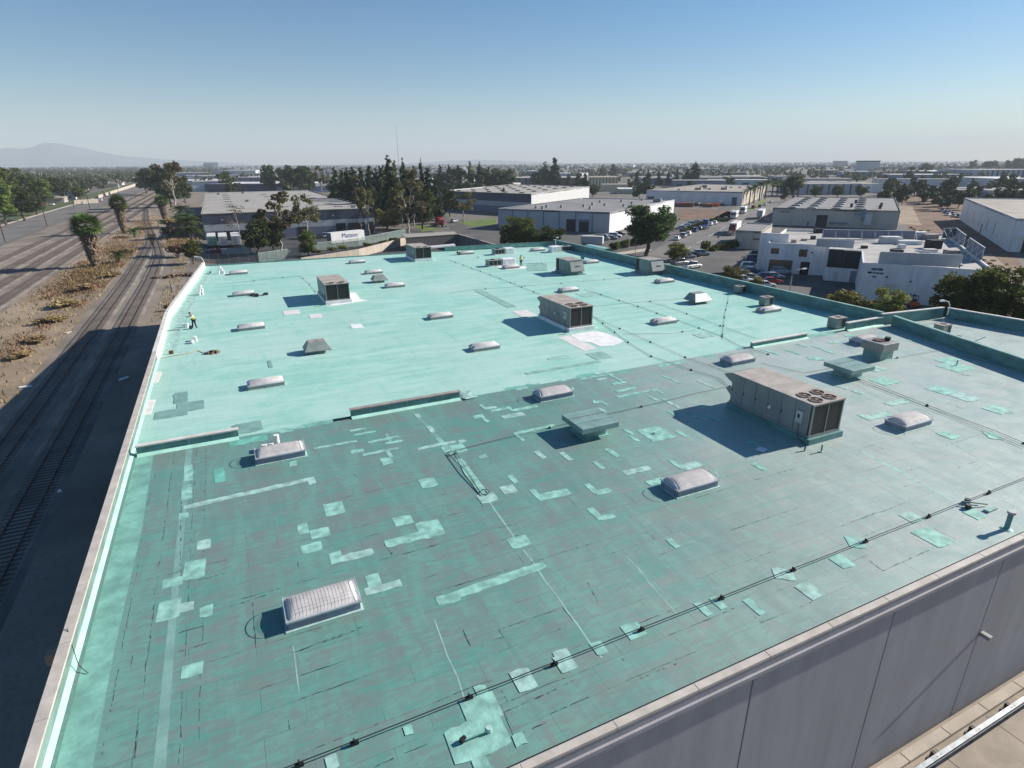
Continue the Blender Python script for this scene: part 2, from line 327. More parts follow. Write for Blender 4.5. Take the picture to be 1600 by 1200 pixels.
def quads_mesh(name, V, mat):
    n = len(V) // 4; me = bpy.data.meshes.new(name); me.vertices.add(len(V)); me.vertices.foreach_set('co', np.asarray(V, dtype=np.float32).ravel())
    me.loops.add(n * 4); me.loops.foreach_set('vertex_index', np.arange(n * 4, dtype=np.int32)); me.polygons.add(n)
    me.polygons.foreach_set('loop_start', np.arange(0, n * 4, 4, dtype=np.int32)); me.polygons.foreach_set('loop_total', np.full(n, 4, dtype=np.int32))
    me.materials.append(MAT[mat]); me.update(calc_edges=True); return me
def leaf_quads(centres, size, up=0.3, aspect=1.6):
    """one small four-cornered leaf at every centre, turned at random"""
    n = len(centres); a = rng.normal(size=(n, 3)); a[:, 2] += up; a /= np.linalg.norm(a, axis=1)[:, None]
    b = rng.normal(size=(n, 3)); b -= a * (a * b).sum(1)[:, None]; b /= np.linalg.norm(b, axis=1)[:, None]; c = np.cross(a, b)
    s = (size * rng.uniform(0.6, 1.35, n))[:, None] if np.ndim(size) == 0 else (size * rng.uniform(.6, 1.35, n))[:, None]
    b = b * s * 0.5; c = c * s * 0.5 * aspect
    return np.stack([centres - b - c * .6, centres + b * .7 - c, centres + b * .9 + c * .7, centres - b * .6 + c], 1).reshape(-1, 3)
def cluster_points(cl, n):
    """n points in the ellipsoid clumps cl = [(x, y, z, r, squash)], thicker near each clump's skin"""
    w = np.array([c[3] ** 2 for c in cl]); k = rng.choice(len(cl), n, p=w / w.sum()); cl = np.array(cl)
    d = rng.normal(size=(n, 3)); d /= np.linalg.norm(d, axis=1)[:, None]; rad = rng.uniform(0.25, 1.0, n) ** 0.5
    d *= (rad * cl[k, 3])[:, None]; d[:, 2] *= cl[k, 4]
    return cl[k, :3] + d

# ================================================================== GROUND
ZL = 1.0; KL = (CZ - ZL) / (CZ - 2.0)      # the rail side stands a metre higher; KL carries the left-hand survey to that level
def gz(x, y):
    t = min(1.0, max(0.0, (-3.0 - x) / 7.0)); t = t * t * (3 - 2 * t)
    return ZL * t
def ground():
    xs = [-14000, -9000, -6000, -4000, -2500, -1500, -900, -600, -400, -250, -160, -120, -90, -60, -40, -28, -20, -14, -10, -8.2, -6.6, -5, -3, 0, 20, 60, 120, 200, 350, 600, 1000, 1800, 3000, 5000, 8000, 14000]
    ys = [-3000, -1200, -400, -100, 0, 40, 80, 110, 140, 180, 240, 320, 450, 700, 1100, 1800, 3000, 5000, 8000, 14000]
    V = [(x, y, gz(x, y) - 0.03) for y in ys for x in xs]; n = len(xs)
    Fs = [(j * n + i, j * n + i + 1, (j + 1) * n + i + 1, (j + 1) * n + i) for j in range(len(ys) - 1) for i in range(n - 1)]
    me = bpy.data.meshes.new('ground'); me.from_pydata(V, [], Fs)
    m, t, b = nt('ground_mix'); v = vec(t)
    n1 = noise(t, v, 0.012, 5, .6); n2 = noise(t, v, 0.15, 4); n3 = noise(t, v, 2.5, 3)
    c = mixc(t, ramp(t, n1, .35, .65), (0.125, 0.108, 0.092), (0.165, 0.148, 0.128))
    c = mixc(t, ramp(t, n2, .45, .7, 0, .6), c, (0.085, 0.078, 0.052)); c = mixc(t, ramp(t, n3, .4, .8, 0, .35), c, (0.07, .06, .05))
    t.links.new(c, b.inputs['Base Color']); b.inputs['Roughness'].default_value = 0.95; bump(t, b, n3, .4, .05)
    me.materials.append(m); me.polygons.foreach_set('use_smooth', [True] * len(me.polygons))
    return tag(link('ground', me), kind='structure')
ground()
def pxpoly(pts, z): return [at(x, y, z) for x, y in pts]
# rail side (the land stands about 2 m higher there)
sheet('gravel_yard', [(-65.5, 20), (-9.4, 20), (-9.4, 700), (-65.5, 760)], ZL + .012, 'gravel')
sheet('dirt_bank', [(-37.5, 30), (-24.4, 30), (-24.0, 210), (-27, 345), (-38, 417)], ZL + .02, 'dirt_pale')
sheet('road_left', [(-86, 150), (-67.3, 150), (-68.8, 560), (-73, 1400), (-89.5, 1400), (-86, 560)], ZL + .02, 'asphalt_old')
sheet('verge_left', [(-102, 150), (-87.5, 150), (-87.5, 560), (-91.2, 1400), (-106, 1400)], ZL + .016, 'verge')
MB().box(-87.5, -86.0, 150, 900, ZL - .1, ZL + .14).build('kerb_left', 'concrete_pale')['kind'] = 'structure'
# street side
sheet('asphalt_lot', pxpoly([(690, 340), (780, 352), (955, 372), (1064, 352), (1130, 322), (1200, 298), (1262, 300), (1215, 345), (1420, 352), (1480, 430), (1600, 520), (1600, 640), (1200, 560), (880, 420), (740, 400)], 0), 0.0, 'asphalt')
sheet('street', pxpoly([(1010, 398), (1062, 368), (1130, 333), (1196, 302), (1226, 302), (1210, 325), (1172, 360), (1100, 398), (1060, 440)], 0), 0.012, 'asphalt_old')
sheet('dirt_lot_near', pxpoly([(1062, 344), (1140, 341), (1150, 332), (1116, 327), (1062, 326)], 0), 0.012, 'dirt')
sheet('dirt_lot_right', pxpoly([(1420, 360), (1412, 318), (1470, 297), (1520, 305), (1505, 330), (1500, 347), (1585, 398), (1600, 420), (1560, 440), (1530, 400), (1470, 380)], 0), 0.016, 'dirt')
sheet('dirt_lot_far', pxpoly([(1395, 312), (1405, 300), (1452, 303), (1462, 316), (1420, 322)], 0), 0.02, 'dirt')
sheet('dirt_track', pxpoly([(1403, 349), (1403, 318), (1425, 322), (1440, 352)], 0), 0.024, 'dirt_pale')
sheet('lawn', pxpoly([(716, 347), (776, 341), (774, 352), (733, 354)], 0), 0.014, 'lawn')
sheet('lawn_strip', pxpoly([(1165, 328), (1186, 315), (1200, 309), (1195, 316), (1178, 328)], 0), 0.014, 'lawn')
sheet('lawn_corner', pxpoly([(646, 352), (664, 351), (688, 358), (660, 362)], 0), 0.014, 'lawn')
sheet('dock_yard', [(-6, 140), (75, 140), (75, 238), (-6, 238)], 0.006, 'asphalt_dark')
sheet('sidewalk', pxpoly([(955, 396), (1010, 388), (1020, 391), (960, 400)], 0), 0.03, 'concrete_pale')
sheet('road_right', pxpoly([(1562, 440), (1583, 432), (1600, 446), (1600, 475)], 0), 0.02, 'asphalt_old')
sheet('path_right', pxpoly([(1530, 400), (1548, 396), (1600, 440), (1600, 446), (1583, 432)], 0), 0.03, 'dirt_pale')
# lane line of the street
for i in range(9):
    a = at(1035 + i * 18, 412 - i * 10.6, 0.016); b = at(1043 + i * 18, 407.3 - i * 10.6, 0.016); d = (b - a).normalized(); nn = Vector((-d.y, d.x, 0)) * 0.09
    sheet('lane_marking', [a - nn, b - nn, b + nn, a + nn], 0.018, 'paint_white')
# front dock apron below the near wall
sheet('apron', [(-12, -60), (90, -60), (90, 10.2), (-12, 10.2)], -0.02, 'concrete')
apron_slabs = []
for i in range(14):
    o = MB().box(i * 4.0 - 2 + .02, i * 4.0 + 2 - .02, 7.0, 9.45, -0.10, 0.008).build('slab', 'concrete'); o['kind'] = 'structure'
    o = MB().box(i * 4.0 + .02, i * 4.0 + 4 - .02, 3.0, 6.96, -0.10, 0.006).build('slab', 'concrete'); o['kind'] = 'structure'
for i in range(10):
    MB().box(12 + i * 3.05, 12 + i * 3.05 + 3.03, 9.50, 9.98, -0.1, 0.17).build('kerb', 'concrete_pale', bevel=.02)['kind'] = 'structure'

# ================================================================== RAILWAY
def track(name, label, pts, near):
    t = thing(name, label, 'railway track', (pts[0][0] * KL, pts[0][1] * KL, ZL), group='railway tracks beside the building')
    P = [Vector((p[0] * KL, p[1] * KL, ZL + .02)) for p in pts]
    cum = [0]
    for i in range(1, len(P)): cum.append(cum[-1] + (P[i] - P[i - 1]).length)
    def pos(s):
        for i in range(1, len(P)):
            if s <= cum[i] or i == len(P) - 1:
                d = (P[i] - P[i - 1]); k = (s - cum[i - 1]) / max(1e-6, cum[i] - cum[i - 1]); return P[i - 1] + d * k, d.normalized()
    L = cum[-1]; N = max(2, int(L / 12)) + 1
    bed = MB(); ring = []
    for i in range(N):
        p, d = pos(L * i / (N - 1)); n = Vector((-d.y, d.x, 0))
        ring.append([p + n * 2.0 + Vector((0, 0, -.04)), p + n * 1.45 + Vector((0, 0, .143)), p - n * 1.45 + Vector((0, 0, .143)), p - n * 2.0 + Vector((0, 0, -.04))])
    for i in range(N - 1):
        for k in range(3): bed.add([ring[i][k], ring[i][k + 1], ring[i + 1][k + 1], ring[i + 1][k]], [(3, 2, 1, 0)])
    bed.build('ballast_bed', 'ballast', t)['kind'] = 'stuff'
    for s in (-1, 1):
        r = MB()
        for i in range(N - 1):
            (p, d), (q, e) = pos(L * i / (N - 1)), pos(L * (i + 1) / (N - 1))
            n = Vector((-d.y, d.x, 0)) * s; n2 = Vector((-e.y, e.x, 0)) * s
            A = p + n * .717; B = q + n2 * .717; h = Vector((0, 0, .26)); w = n * .04; w2 = n2 * .04
            r.add([A - w, A + w, A + w + h, A - w + h, B - w2, B + w2, B + w2 + h, B - w2 + h], [(0, 1, 5, 4), (1, 2, 6, 5), (2, 3, 7, 6), (3, 0, 4, 7)])
        r.build('rail', 'rail_steel', t)
    tie = MB().box(-1.3, 1.3, -.115, .115, -.08, .15).mesh('tie', 'tie_wood')
    s, k = 0.3, 0; rest = MB()
    while s < L:
        p, d = pos(s)
        if k < near:
            o = link('tie', tie, t, False); o.location = p - wloc(t); o.rotation_euler[2] = math.atan2(d.y, d.x) + math.pi / 2; k += 1
        else:
            a = math.atan2(d.y, d.x) + math.pi / 2; rest.obox(p.x, p.y, p.z - .08, p.z + .15, 1.3, .115, a)
        s += 0.56
    if rest.v: rest.build('far_ties', 'tie_wood', t)['kind'] = 'stuff'
track('siding_track', 'weathered siding track in shadow along the foot of the green-roofed building', [(-16, 30), (-16, 150), (-16.5, 175), (-17.2, 192), (-19.5, 216), (-23.4, 250), (-30, 310), (-37.5, 400), (-38.6, 480)], 290)
track('siding_track', 'weathered siding track second out from the green-roofed building', [(-20.35, 35), (-20.3, 150), (-20.8, 185), (-21.6, 216), (-23.6, 252)], 290)
track('main_track', 'nearest main line track beyond the dry grass bank', [(-38.9, 110), (-38.7, 300), (-38.0, 700), (-36, 1500)], 120)
track('main_track', 'second main line track beyond the dry grass bank', [(-43.6, 120), (-44.2, 300), (-44.2, 700), (-42, 1500)], 120)
track('main_track', 'third main line track beyond the dry grass bank', [(-48.4, 130), (-48.2, 300), (-50, 700), (-48, 1500)], 120)
track('main_track', 'outermost main line track with pale rusty rails nearest the utility poles', [(-54.3, 150), (-54.0, 300), (-58, 640), (-58, 1500)], 120)

# ================================================================== THE GREEN-ROOFED BUILDING
BLD = thing('warehouse_building', 'huge flat-roofed industrial building with mint green coated roof and grey concrete wall', 'building', (20, 10.3, 0))
RZ = 10.0; YB = 36.4
XL = -6.75
OUT = [(XL, 10.45), (72, 10.45), (67.8, 28.8), (66.7, 35.4), (58.5, 36.4), (58.5, 104.2), (36.5, 106.8), (-3.6, 108.2), (XL, 72.0)]
prim = MB(); prim.add([(XL, 10.45, RZ), (72, 10.45, RZ), (67.8, 28.8, RZ), (66.7, 35.4, RZ), (58.5, YB, RZ), (XL, YB, RZ)], [(0, 1, 2, 3, 4, 5)])
ROOF1 = prim.build('primed_roof', 'roof_primed', BLD)
coat = MB(); coat.add([(XL, YB, RZ), (58.5, YB, RZ), (58.5, 104.2, RZ), (36.5, 106.8, RZ), (-3.6, 108.2, RZ), (XL, 72.0, RZ)], [(0, 1, 2, 3, 4, 5)])
ROOF2 = coat.build('coated_roof', 'roof_coated', BLD)
for r in (ROOF1, ROOF2):
    if r.data.polygons[0].normal.z < 0: r.data.flip_normals()
tag(ROOF1, 'dark teal and grey weathered front part of the roof with pale patches'); tag(ROOF2, 'bright mint coated rear part of the roof')
# shell below the roof
def wall_seg(name, a, b, z0, z1, th, mat, parent=BLD):
    d = Vector((b[0] - a[0], b[1] - a[1], 0)); L = d.length; d.normalize(); n = Vector((-d.y, d.x, 0)) * th
    return MB().prism([a, b, (b[0] + n.x, b[1] + n.y), (a[0] + n.x, a[1] + n.y)], z0, z1).build(name, mat, parent)
# near wall: tilt-up panels, joints recessed
backing = MB().box(-6.7, 71.7, 10.42, 10.6, -0.3, 9.7).build('wall_backing', 'joint_dark', BLD)
for i in range(11):
    x0 = -8.38 + 7.35 * i + .025; x1 = x0 + 7.30
    x0 = max(x0, -7.0); x1 = min(x1, 71.8)
    o = MB().box(x0, x1, 10.16, 10.41, -0.4, 9.46).build('panel', 'wall_main', BLD, bevel=.02)
wall_seg('ledge', (-7.0, 10.02), (71.8, 10.02), 9.50, 9.66, .42, 'wall_main')
MB().box(-7.0, 71.8, 10.10, 10.43, 9.66, 9.98).build('fascia', 'wall_main', BLD)
for i in range(26):
    x0 = -7.15 + i * 3.05; MB().box(x0, x0 + 3.043, 10.08, 10.33, 9.985, 10.115).build('coping', 'coping', BLD, bevel=.012)

# left wall with its bend
MB().prism([(XL - .28, 10.45), (XL - .03, 10.45), (XL - .03, 72.0), (-3.63, 108.2), (-3.88, 108.2), (XL - .28, 72.05)], -.2, 10.60).build('left_wall', 'wall_main', BLD)
def para(a, b, h, face, cop, w=.34, cant=None, side=1):
    """parapet facing the roof: upstand, coping stones and a sloped foot"""
    A = Vector((*a, 0)); B = Vector((*b, 0)); d = (B - A); L = d.length; d.normalize(); n = Vector((-d.y, d.x, 0)) * side   # n points to the roof
    MB().prism([A, B, B - n * .22, A - n * .22], RZ - .05, RZ + h).build('parapet', face, BLD)
    k = max(1, round(L / 3.05)); g = .006
    for i in range(k):
        p = A + d * (L * i / k + g); q = A + d * (L * (i + 1) / k - g)
        MB().prism([p + n * .05, q + n * .05, q - n * (w - .05), p - n * (w - .05)], RZ + h, RZ + h + .09).build('coping', cop, BLD)
    if cant:
        p, q = A + n * .002, B + n * .002; fz = Vector((0, 0, RZ + .10)); rz = Vector((0, 0, RZ + .008))
        MB().add([p + fz, q + fz, q + n * .16 + rz, p + n * .16 + rz], [(0, 1, 2, 3)]).build('cant_strip', cant, BLD)
para((XL, 10.6), (XL, 36.3), .58, 'parapet_face', 'coping', cant='cant_mint', side=-1)
para((XL, 36.3), (XL, 56), .58, 'parapet_face', 'coping', cant='cant_mint', side=-1)
para((XL, 56), (XL, 72.0), .62, 'parapet_white', 'coping_white', cant='parapet_white', side=-1)
para((XL, 72.0), (-3.6, 108.0), .66, 'parapet_white', 'coping_white', cant='parapet_white', side=-1)
# pale bands of fresh coating beside the left parapet
def roofsheet(name, poly, mat, parent, z): return sheet(name, poly, z, mat, None, parent)
roofsheet('coating_band', [(XL + .29, 10.7), (-5.5, 10.7), (-5.58, 20), (-5.45, 28), (-5.6, 36.2), (XL + .29, 36.2)], 'patch_mid', ROOF1, 10.0035)
roofsheet('coating_band', [(-6.4, 57), (-5.5, 58), (-5.2, 72), (-2.6, 104), (-3.2, 104), (XL + .35, 72)], 'patch_pale', ROOF2, 10.0035)
roofsheet('coating_band', [(-4.05, 10.8), (-3.7, 10.8), (-3.75, 22), (-3.6, 36), (-3.95, 36)], 'patch_grey', ROOF1, 10.003)
# downpipe strap over the left parapet and the scupper beside it
sc = thing('scupper_box', 'small tan conductor box hanging outside the left parapet', 'box', (-7.6, 21, 9.6))
MB().box(-7.75, -7.35, 20.85, 21.2, 9.45, 9.85).build('body', 'cardboard', sc, bevel=.02); MB().tube([(-7.36, 21.0, 9.8), (-7.05, 21.0, 9.9), (-7.03, 21.0, 10.55)], .025).build('strap', 'wire', sc)
cab = MB().tube([(-7.3, 21.0, 10.70), (-6.9, 20.9, 10.71), (-6.7, 20.2, 10.45), (-6.5, 19.6, 10.14), (-6.2, 19.2, 10.03)], .012).build('loose_cable', 'cable'); tag(cab, 'thin loose cable draped over the left parapet near its front end', 'cable')
# rear edge and right parapets
MB().prism([(-3.9, 108.2), (36.5, 106.8), (36.5, 107.1), (-3.9, 108.5)], -.2, 10.0).build('rear_wall', 'wall_main', BLD)
for i in range(13):
    f0, f1 = i / 13, (i + 1) / 13
    p = Vector((-3.9, 108.2, 0)).lerp(Vector((36.5, 106.8, 0)), f0); q = Vector((-3.9, 108.2, 0)).lerp(Vector((36.5, 106.8, 0)), f1 - .001)
    MB().prism([p - Vector((0, .05, 0)), q - Vector((0, .05, 0)), q + Vector((0, .35, 0)), p + Vector((0, .35, 0))], 10.005, 10.14).build('coping', 'parapet_mint', BLD)
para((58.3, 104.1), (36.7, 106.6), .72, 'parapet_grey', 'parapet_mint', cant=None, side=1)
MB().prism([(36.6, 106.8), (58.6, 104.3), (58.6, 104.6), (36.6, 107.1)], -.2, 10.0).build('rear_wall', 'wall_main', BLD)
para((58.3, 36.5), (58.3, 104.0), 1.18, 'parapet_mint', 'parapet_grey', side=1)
MB().box(58.52, 58.8, 36.7, 104.2, -.2, 10.0).build('right_wall', 'wall_main', BLD)
# the raised corner well on the right
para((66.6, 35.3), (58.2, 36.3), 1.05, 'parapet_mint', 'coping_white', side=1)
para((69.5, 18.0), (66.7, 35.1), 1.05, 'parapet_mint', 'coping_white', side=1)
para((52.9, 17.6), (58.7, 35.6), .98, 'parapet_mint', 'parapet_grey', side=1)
MB().prism([(66.8, 35.4), (72.1, 10.4), (72.4, 10.4), (67.1, 35.4)], -.2, 10.0).build('right_wall', 'wall_main', BLD)
MB().prism([(58.6, 36.45), (66.9, 35.45), (66.9, 35.75), (58.6, 36.75)], -.2, 10.0).build('right_wall', 'wall_main', BLD)
# low divider walls along the joint between the two roofs
for k, (xa, xb, lab) in enumerate(((-6.4, -1.1, ''), (5.6, 13.1, ''), (40.7, 47.6, ''), (53.1, 58.3, ''))):
    w = thing('divider_wall', ['long low divider wall joined to the left parapet', 'low divider wall with peeling flashing in mid roof', 'low divider wall standing right of the big front unit cables', 'low divider wall meeting the right corner well'][k], 'roof wall', (xa, YB, RZ), group='low divider walls on the roof joint')
    h = .52 if k < 2 else (.40 if k == 2 else .75)
    MB().box(xa, xb, YB - .12, YB + .10, RZ, RZ + h).build('upstand', 'parapet_mint', w); MB().box(xa - .04, xb + .05, YB - .19, YB + .17, RZ + h, RZ + h + .08).build('coping', 'coping_white' if k != 1 else 'unit_dust', w)
    MB().add([(xa, YB - .125, RZ + .12), (xb, YB - .125, RZ + .12), (xb, YB - .42, RZ + .006), (xa, YB - .42, RZ + .006)], [(0, 1, 2, 3)]).build('foot_fillet', 'cant_mint', w)
    n = max(2, int((xb - xa) / 1.2))
    for i in range(1, n): MB().box(xa + (xb - xa) * i / n - .02, xa + (xb - xa) * i / n + .02, YB - .135, YB - .118, RZ + .1, RZ + h).build('lap_joint', 'parapet_grey', w)
MB().add([at(520, 656, 10.008), at(549, 650, 10.008), at(549, 654, 10.008), at(521, 659.5, 10.008)], [(0, 1, 2, 3)]).build('painted_shadow', 'tar', ROOF1)  # dark sheet painted in for the cast shadow of the divider wall's end

# ---------------------------------------------------------------- roof patches (picked in enlarged windows of the photograph)
WIN = {'A': (0, 400, 3.2), 'B': (300, 370, 3.2), 'C': (700, 370, 3.2), 'D': (1100, 400, 3.2), '5': (100, 620, 2.667), '6': (600, 580, 2.667), '7': (1000, 700, 2.667), '8': (400, 850, 3.2), 'E': (1280, 480, 5.0)}
def win(w, x, y, z=RZ): ox, oy, s = WIN[w]; return at(ox + x / s, oy + y / s, z)
pcount = 0
def patch(w, x1, y1, x2, y2, wid, mat=None, roof=None):
    global pcount
    a, b = win(w, x1, y1), win(w, x2, y2); d = (b - a); L = d.length; d.normalize()
    # roofers laid them along the sheets: snap to the building's axes, leaving a degree or two
    ang = math.atan2(d.y, d.x); q = round(ang / (math.pi / 2)) * math.pi / 2; ang = q + max(-R(2), min(R(2), ang - q)) if abs(ang - q) < R(24) else ang
    if abs(math.cos(ang)) > .7: wid *= min(1.8, .80 / math.sin(math.atan2(CZ - RZ, ((a + b) / 2).xy.length)))     # widths were read off the foreshortened picture
    c = (a + b) / 2; d = Vector((math.cos(ang), math.sin(ang), 0)); n = Vector((-d.y, d.x, 0)); h = wid / 2
    z = RZ + .005 + .00013 * pcount; pcount += 1
    j = lambda: random.uniform(-.045, .045) * min(1, wid * 1.8)
    out = []; N = max(2, int(L / .22))
    for i in range(N + 1): out.append(c + d * (-L / 2 + L * i / N + j() * .4) + n * (-h * (.93 if i in (0, N) else 1) + j()))
    for i in range(N + 1): out.append(c + d * (L / 2 - L * i / N + j() * .4) + n * (h * (.93 if i in (0, N) else 1) + j()))
    if mat is None: mat = random.choice(['patch_mint', 'patch_mint', 'patch_pale', 'patch_mint'])
    r = roof or (ROOF1 if c.y < YB else ROOF2)
    MB().prism([(p.x, p.y) for p in out], RZ + .001, z).build('patch', mat, r)
for p in [
 ('5',520,285,520,350,.42),('5',512,368,512,428,.45),('5',500,468,1035,335,.24),('5',1022,338,1042,362,.36),('5',478,498,518,494,.34),('5',555,618,610,612,.48),('5',500,722,585,715,.9),('5',408,782,495,765,.42),
 ('5',390,895,485,880,.85),('5',470,885,540,870,.38),('5',565,897,620,890,.5),('5',488,1145,578,1130,.5),('5',1085,470,1165,462,.75),('5',975,552,1017,548,.6),('5',1028,572,1105,562,.5),('5',988,635,1075,622,.48),
 ('5',1108,673,1158,666,.6),('5',1150,677,1288,642,.34),('5',1375,520,1450,510,.5),('5',1338,615,1500,575,.42),('5',1475,555,1575,545,.92),('5',1262,772,1320,765,.68),('5',1255,815,1405,775,.34),('5',1555,856,1650,836,.32),
 ('5',940,280,970,278,.34),('5',690,200,845,165,.48,'patch_teal'),('5',1040,215,1220,185,.14),('5',1190,140,1262,133,.15),('5',1205,158,1300,146,.15),('5',1265,190,1395,165,.15),('5',1345,155,1362,192,.2),('5',1340,196,1412,182,.15),
 ('5',1245,243,1393,213,.17),('5',1195,232,1250,222,.25),('5',1345,225,1368,252,.22),('5',1322,270,1368,265,.5),('5',640,300,655,355,.5,'patch_teal'),
 ('6',140,325,300,292,.19),('6',222,278,252,310,.3),('6',245,330,340,318,.62),('6',310,366,440,540,.44),('6',395,532,470,522,.55),('6',395,357,430,354,.25),('6',310,294,343,291,.25),('6',150,468,218,462,.58),
 ('6',520,715,605,705,.58),('6',222,960,670,805,.36),('6',488,495,548,490,.5),('6',515,438,560,462,.3),('6',615,492,660,540,.3),('6',652,528,772,500,.38),('6',845,470,885,510,.33),('6',880,508,945,495,.25),
 ('6',858,570,905,618,.33),('6',900,614,960,600,.25),('6',870,378,920,405,.3),('6',922,325,985,355,.34),('6',1000,425,1108,402,.28),('6',1190,370,1245,408,.3),('6',1240,402,1318,385,.38),('6',1086,270,1180,252,1.0),('6',995,243,1045,262,.28),
 ('6',1015,270,1070,290,.28),('6',1210,250,1268,272,.3),('6',628,335,672,362,.33),('6',735,340,782,370,.33),('6',545,265,712,225,.27),('6',545,266,588,288,.24),('6',490,192,585,178,.28),('6',370,190,415,188,.28),('6',405,190,435,212,.25),
 ('6',400,140,422,156,.22),('6',418,157,468,150,.22),('6',445,166,530,152,.22),('6',505,150,545,165,.22),('6',540,164,640,145,.22),('6',180,230,212,255,.33),('6',128,180,155,192,.33),('6',870,128,905,128,.3),('6',890,125,940,140,.25),
 ('6',885,155,930,170,.3),('6',962,82,1055,72,.25),('6',970,108,1140,76,.18),('6',1130,78,1165,95,.2),('6',905,5,1015,45,.22),('6',950,54,1010,45,.2),('6',850,25,915,18,.2),('6',885,36,930,30,.2),('6',1170,115,1225,155,.28),('6',1180,165,1220,188,.28),
 ('6',1100,105,1145,122,.24),('6',1155,20,1240,50,.2),('6',1305,40,1385,72,.24),('6',1100,470,1230,440,.34),('6',1185,700,1225,735,.3),('6',1300,965,1360,1018,.3),('6',1368,942,1418,990,.34),('6',1510,950,1580,1015,.36),('6',1002,1090,1078,1072,.6),
 ('6',872,1160,918,1150,.55),('6',710,1190,775,1178,.42),('6',1260,175,1310,195,.28),('6',1345,185,1400,205,.28),('6',1495,285,1560,315,.28),('6',1535,388,1600,410,.4),
 ('7',672,600,745,592,.62),('7',808,476,870,468,.55),('7',555,522,640,530,.5),('7',862,390,935,398,.5),('7',1175,378,1262,364,.75),('7',1100,292,1165,286,.45),('7',1372,282,1420,270,.4),
 ('8',960,1005,1252,935,1.15),('8',1040,848,1215,806,.95),('8',1102,748,1160,735,.5),('8',1500,602,1590,588,.72),('8',1290,690,1385,672,.8),('8',740,937,783,928,.33),('8',350,1098,410,1082,.45),('8',1288,985,1345,970,.38),('8',1085,1112,1165,1100,.5),
 ('D',850,630,955,622,.8),('D',1140,674,1235,668,.85),('D',1255,707,1350,705,.8),('D',915,742,1020,722,.38),('D',770,795,850,812,.34),('D',800,812,935,785,.36),('D',1190,897,1250,893,.55),('D',1420,772,1510,765,.7),('D',800,562,890,560,.75),('D',1200,562,1320,550,1.0),
 ('D',1160,522,1280,518,.6),('D',1235,482,1330,485,.6),('D',400,470,490,492,.34),('D',540,450,640,482,.34),('D',520,512,600,515,.45),('D',280,470,390,492,.34),('D',620,432,700,430,.36),('D',700,398,745,400,.45),('D',650,640,712,668,.3),('D',740,672,800,690,.38),('D',10,800,75,828,.3),
 ('D',1020,420,1100,430,.6),('D',600,470,650,490,.3),('D',460,440,520,455,.35),('D',1290,590,1330,596,.4),('E',1360,790,1460,800,.7),('E',960,1005,1060,995,.5),('E',1300,1000,1410,1010,.6)]:
    patch(*p[:6], mat=(p[6] if len(p) > 6 else None))
for p in [('A',885,765,1022,738,1.0,'patch_grey'),('A',905,682,905,735,.9,'patch_grey'),('A',775,800,940,775,.8,'patch_grey'),('A',1165,872,1312,845,.9,'patch_grey'),('A',745,610,800,605,1.6,'patch_pink'),('A',715,760,765,755,1.7,'patch_pink'),
 ('B',458,382,538,375,1.2,'patch_pink'),('B',588,400,650,394,1.05,'patch_pink'),('B',795,449,853,446,.9,'sheet_white'),('C',345,388,420,380,1.6,'patch_pink'),('C',390,685,765,622,.28,'patch_faint'),('C',500,612,600,600,.3,'patch_pale'),('C',395,150,495,150,4.2,'patch_faint'),('C',710,598,800,590,1.0,'patch_faint'),('C',1240,497,1320,490,.8,'patch_pale'),('C',650,290,760,285,1.2,'patch_pale'),
 ('C',150,268,320,352,1.1,'patch_faint'),('B',385,620,395,655,.3,'patch_grey')]:
    patch(*p)
# overlapping brushed edge where the two coatings meet
for i in range(46):
    x = random.uniform(-6, 57); y = YB + random.uniform(-.55, .35); a_ = Vector((x, y, RZ)); L_ = random.uniform(.8, 3.2); w_ = random.uniform(.2, .6); z_ = RZ + .0036 + .00002 * i
    pl_ = [(x + L_ * k / 8, y + random.uniform(-.08, .08) + w_ * .5) for k in range(9)]; pm_ = [(x + L_ * k / 8, y + random.uniform(-.08, .08) - w_ * .5) for k in range(9)]
    if any(lo - .3 < x + L_ and x < hi + .3 for lo, hi in ((-6.6, -1), (5.5, 13.2), (40.6, 47.7), (53, 58.5))): continue
    MB().prism(pl_ + pm_[::-1], RZ + .0005, z_).build('brushed_edge', random.choice(['patch_mid', 'patch_teal', 'patch_grey', 'patch_mint']), ROOF1)
# white membrane aprons laid beside the refurbished units
def apron_sheet(name, w, pts, mat, z):
    poly = [win(w, x, y) for x, y in pts]; MB().prism([(p.x, p.y) for p in poly], RZ + .001, RZ + z).build(name, mat, ROOF2)
apron_sheet('white_membrane', 'C', [(612, 490), (735, 470), (800, 485), (880, 522), (820, 545), (760, 548), (712, 528), (660, 522)], 'sheet_white', .022)
apron_sheet('pink_membrane', 'C', [(548, 503), (620, 492), (742, 556), (684, 572)], 'patch_pink', .012)
apron_sheet('white_membrane', 'B', [(690, 347), (770, 278), (820, 280), (842, 312), (880, 318), (800, 330)], 'sheet_white', .022)
apron_sheet('white_membrane', 'C', [(240, 150), (300, 140), (400, 150), (380, 160), (290, 165)], 'sheet_white', .018)
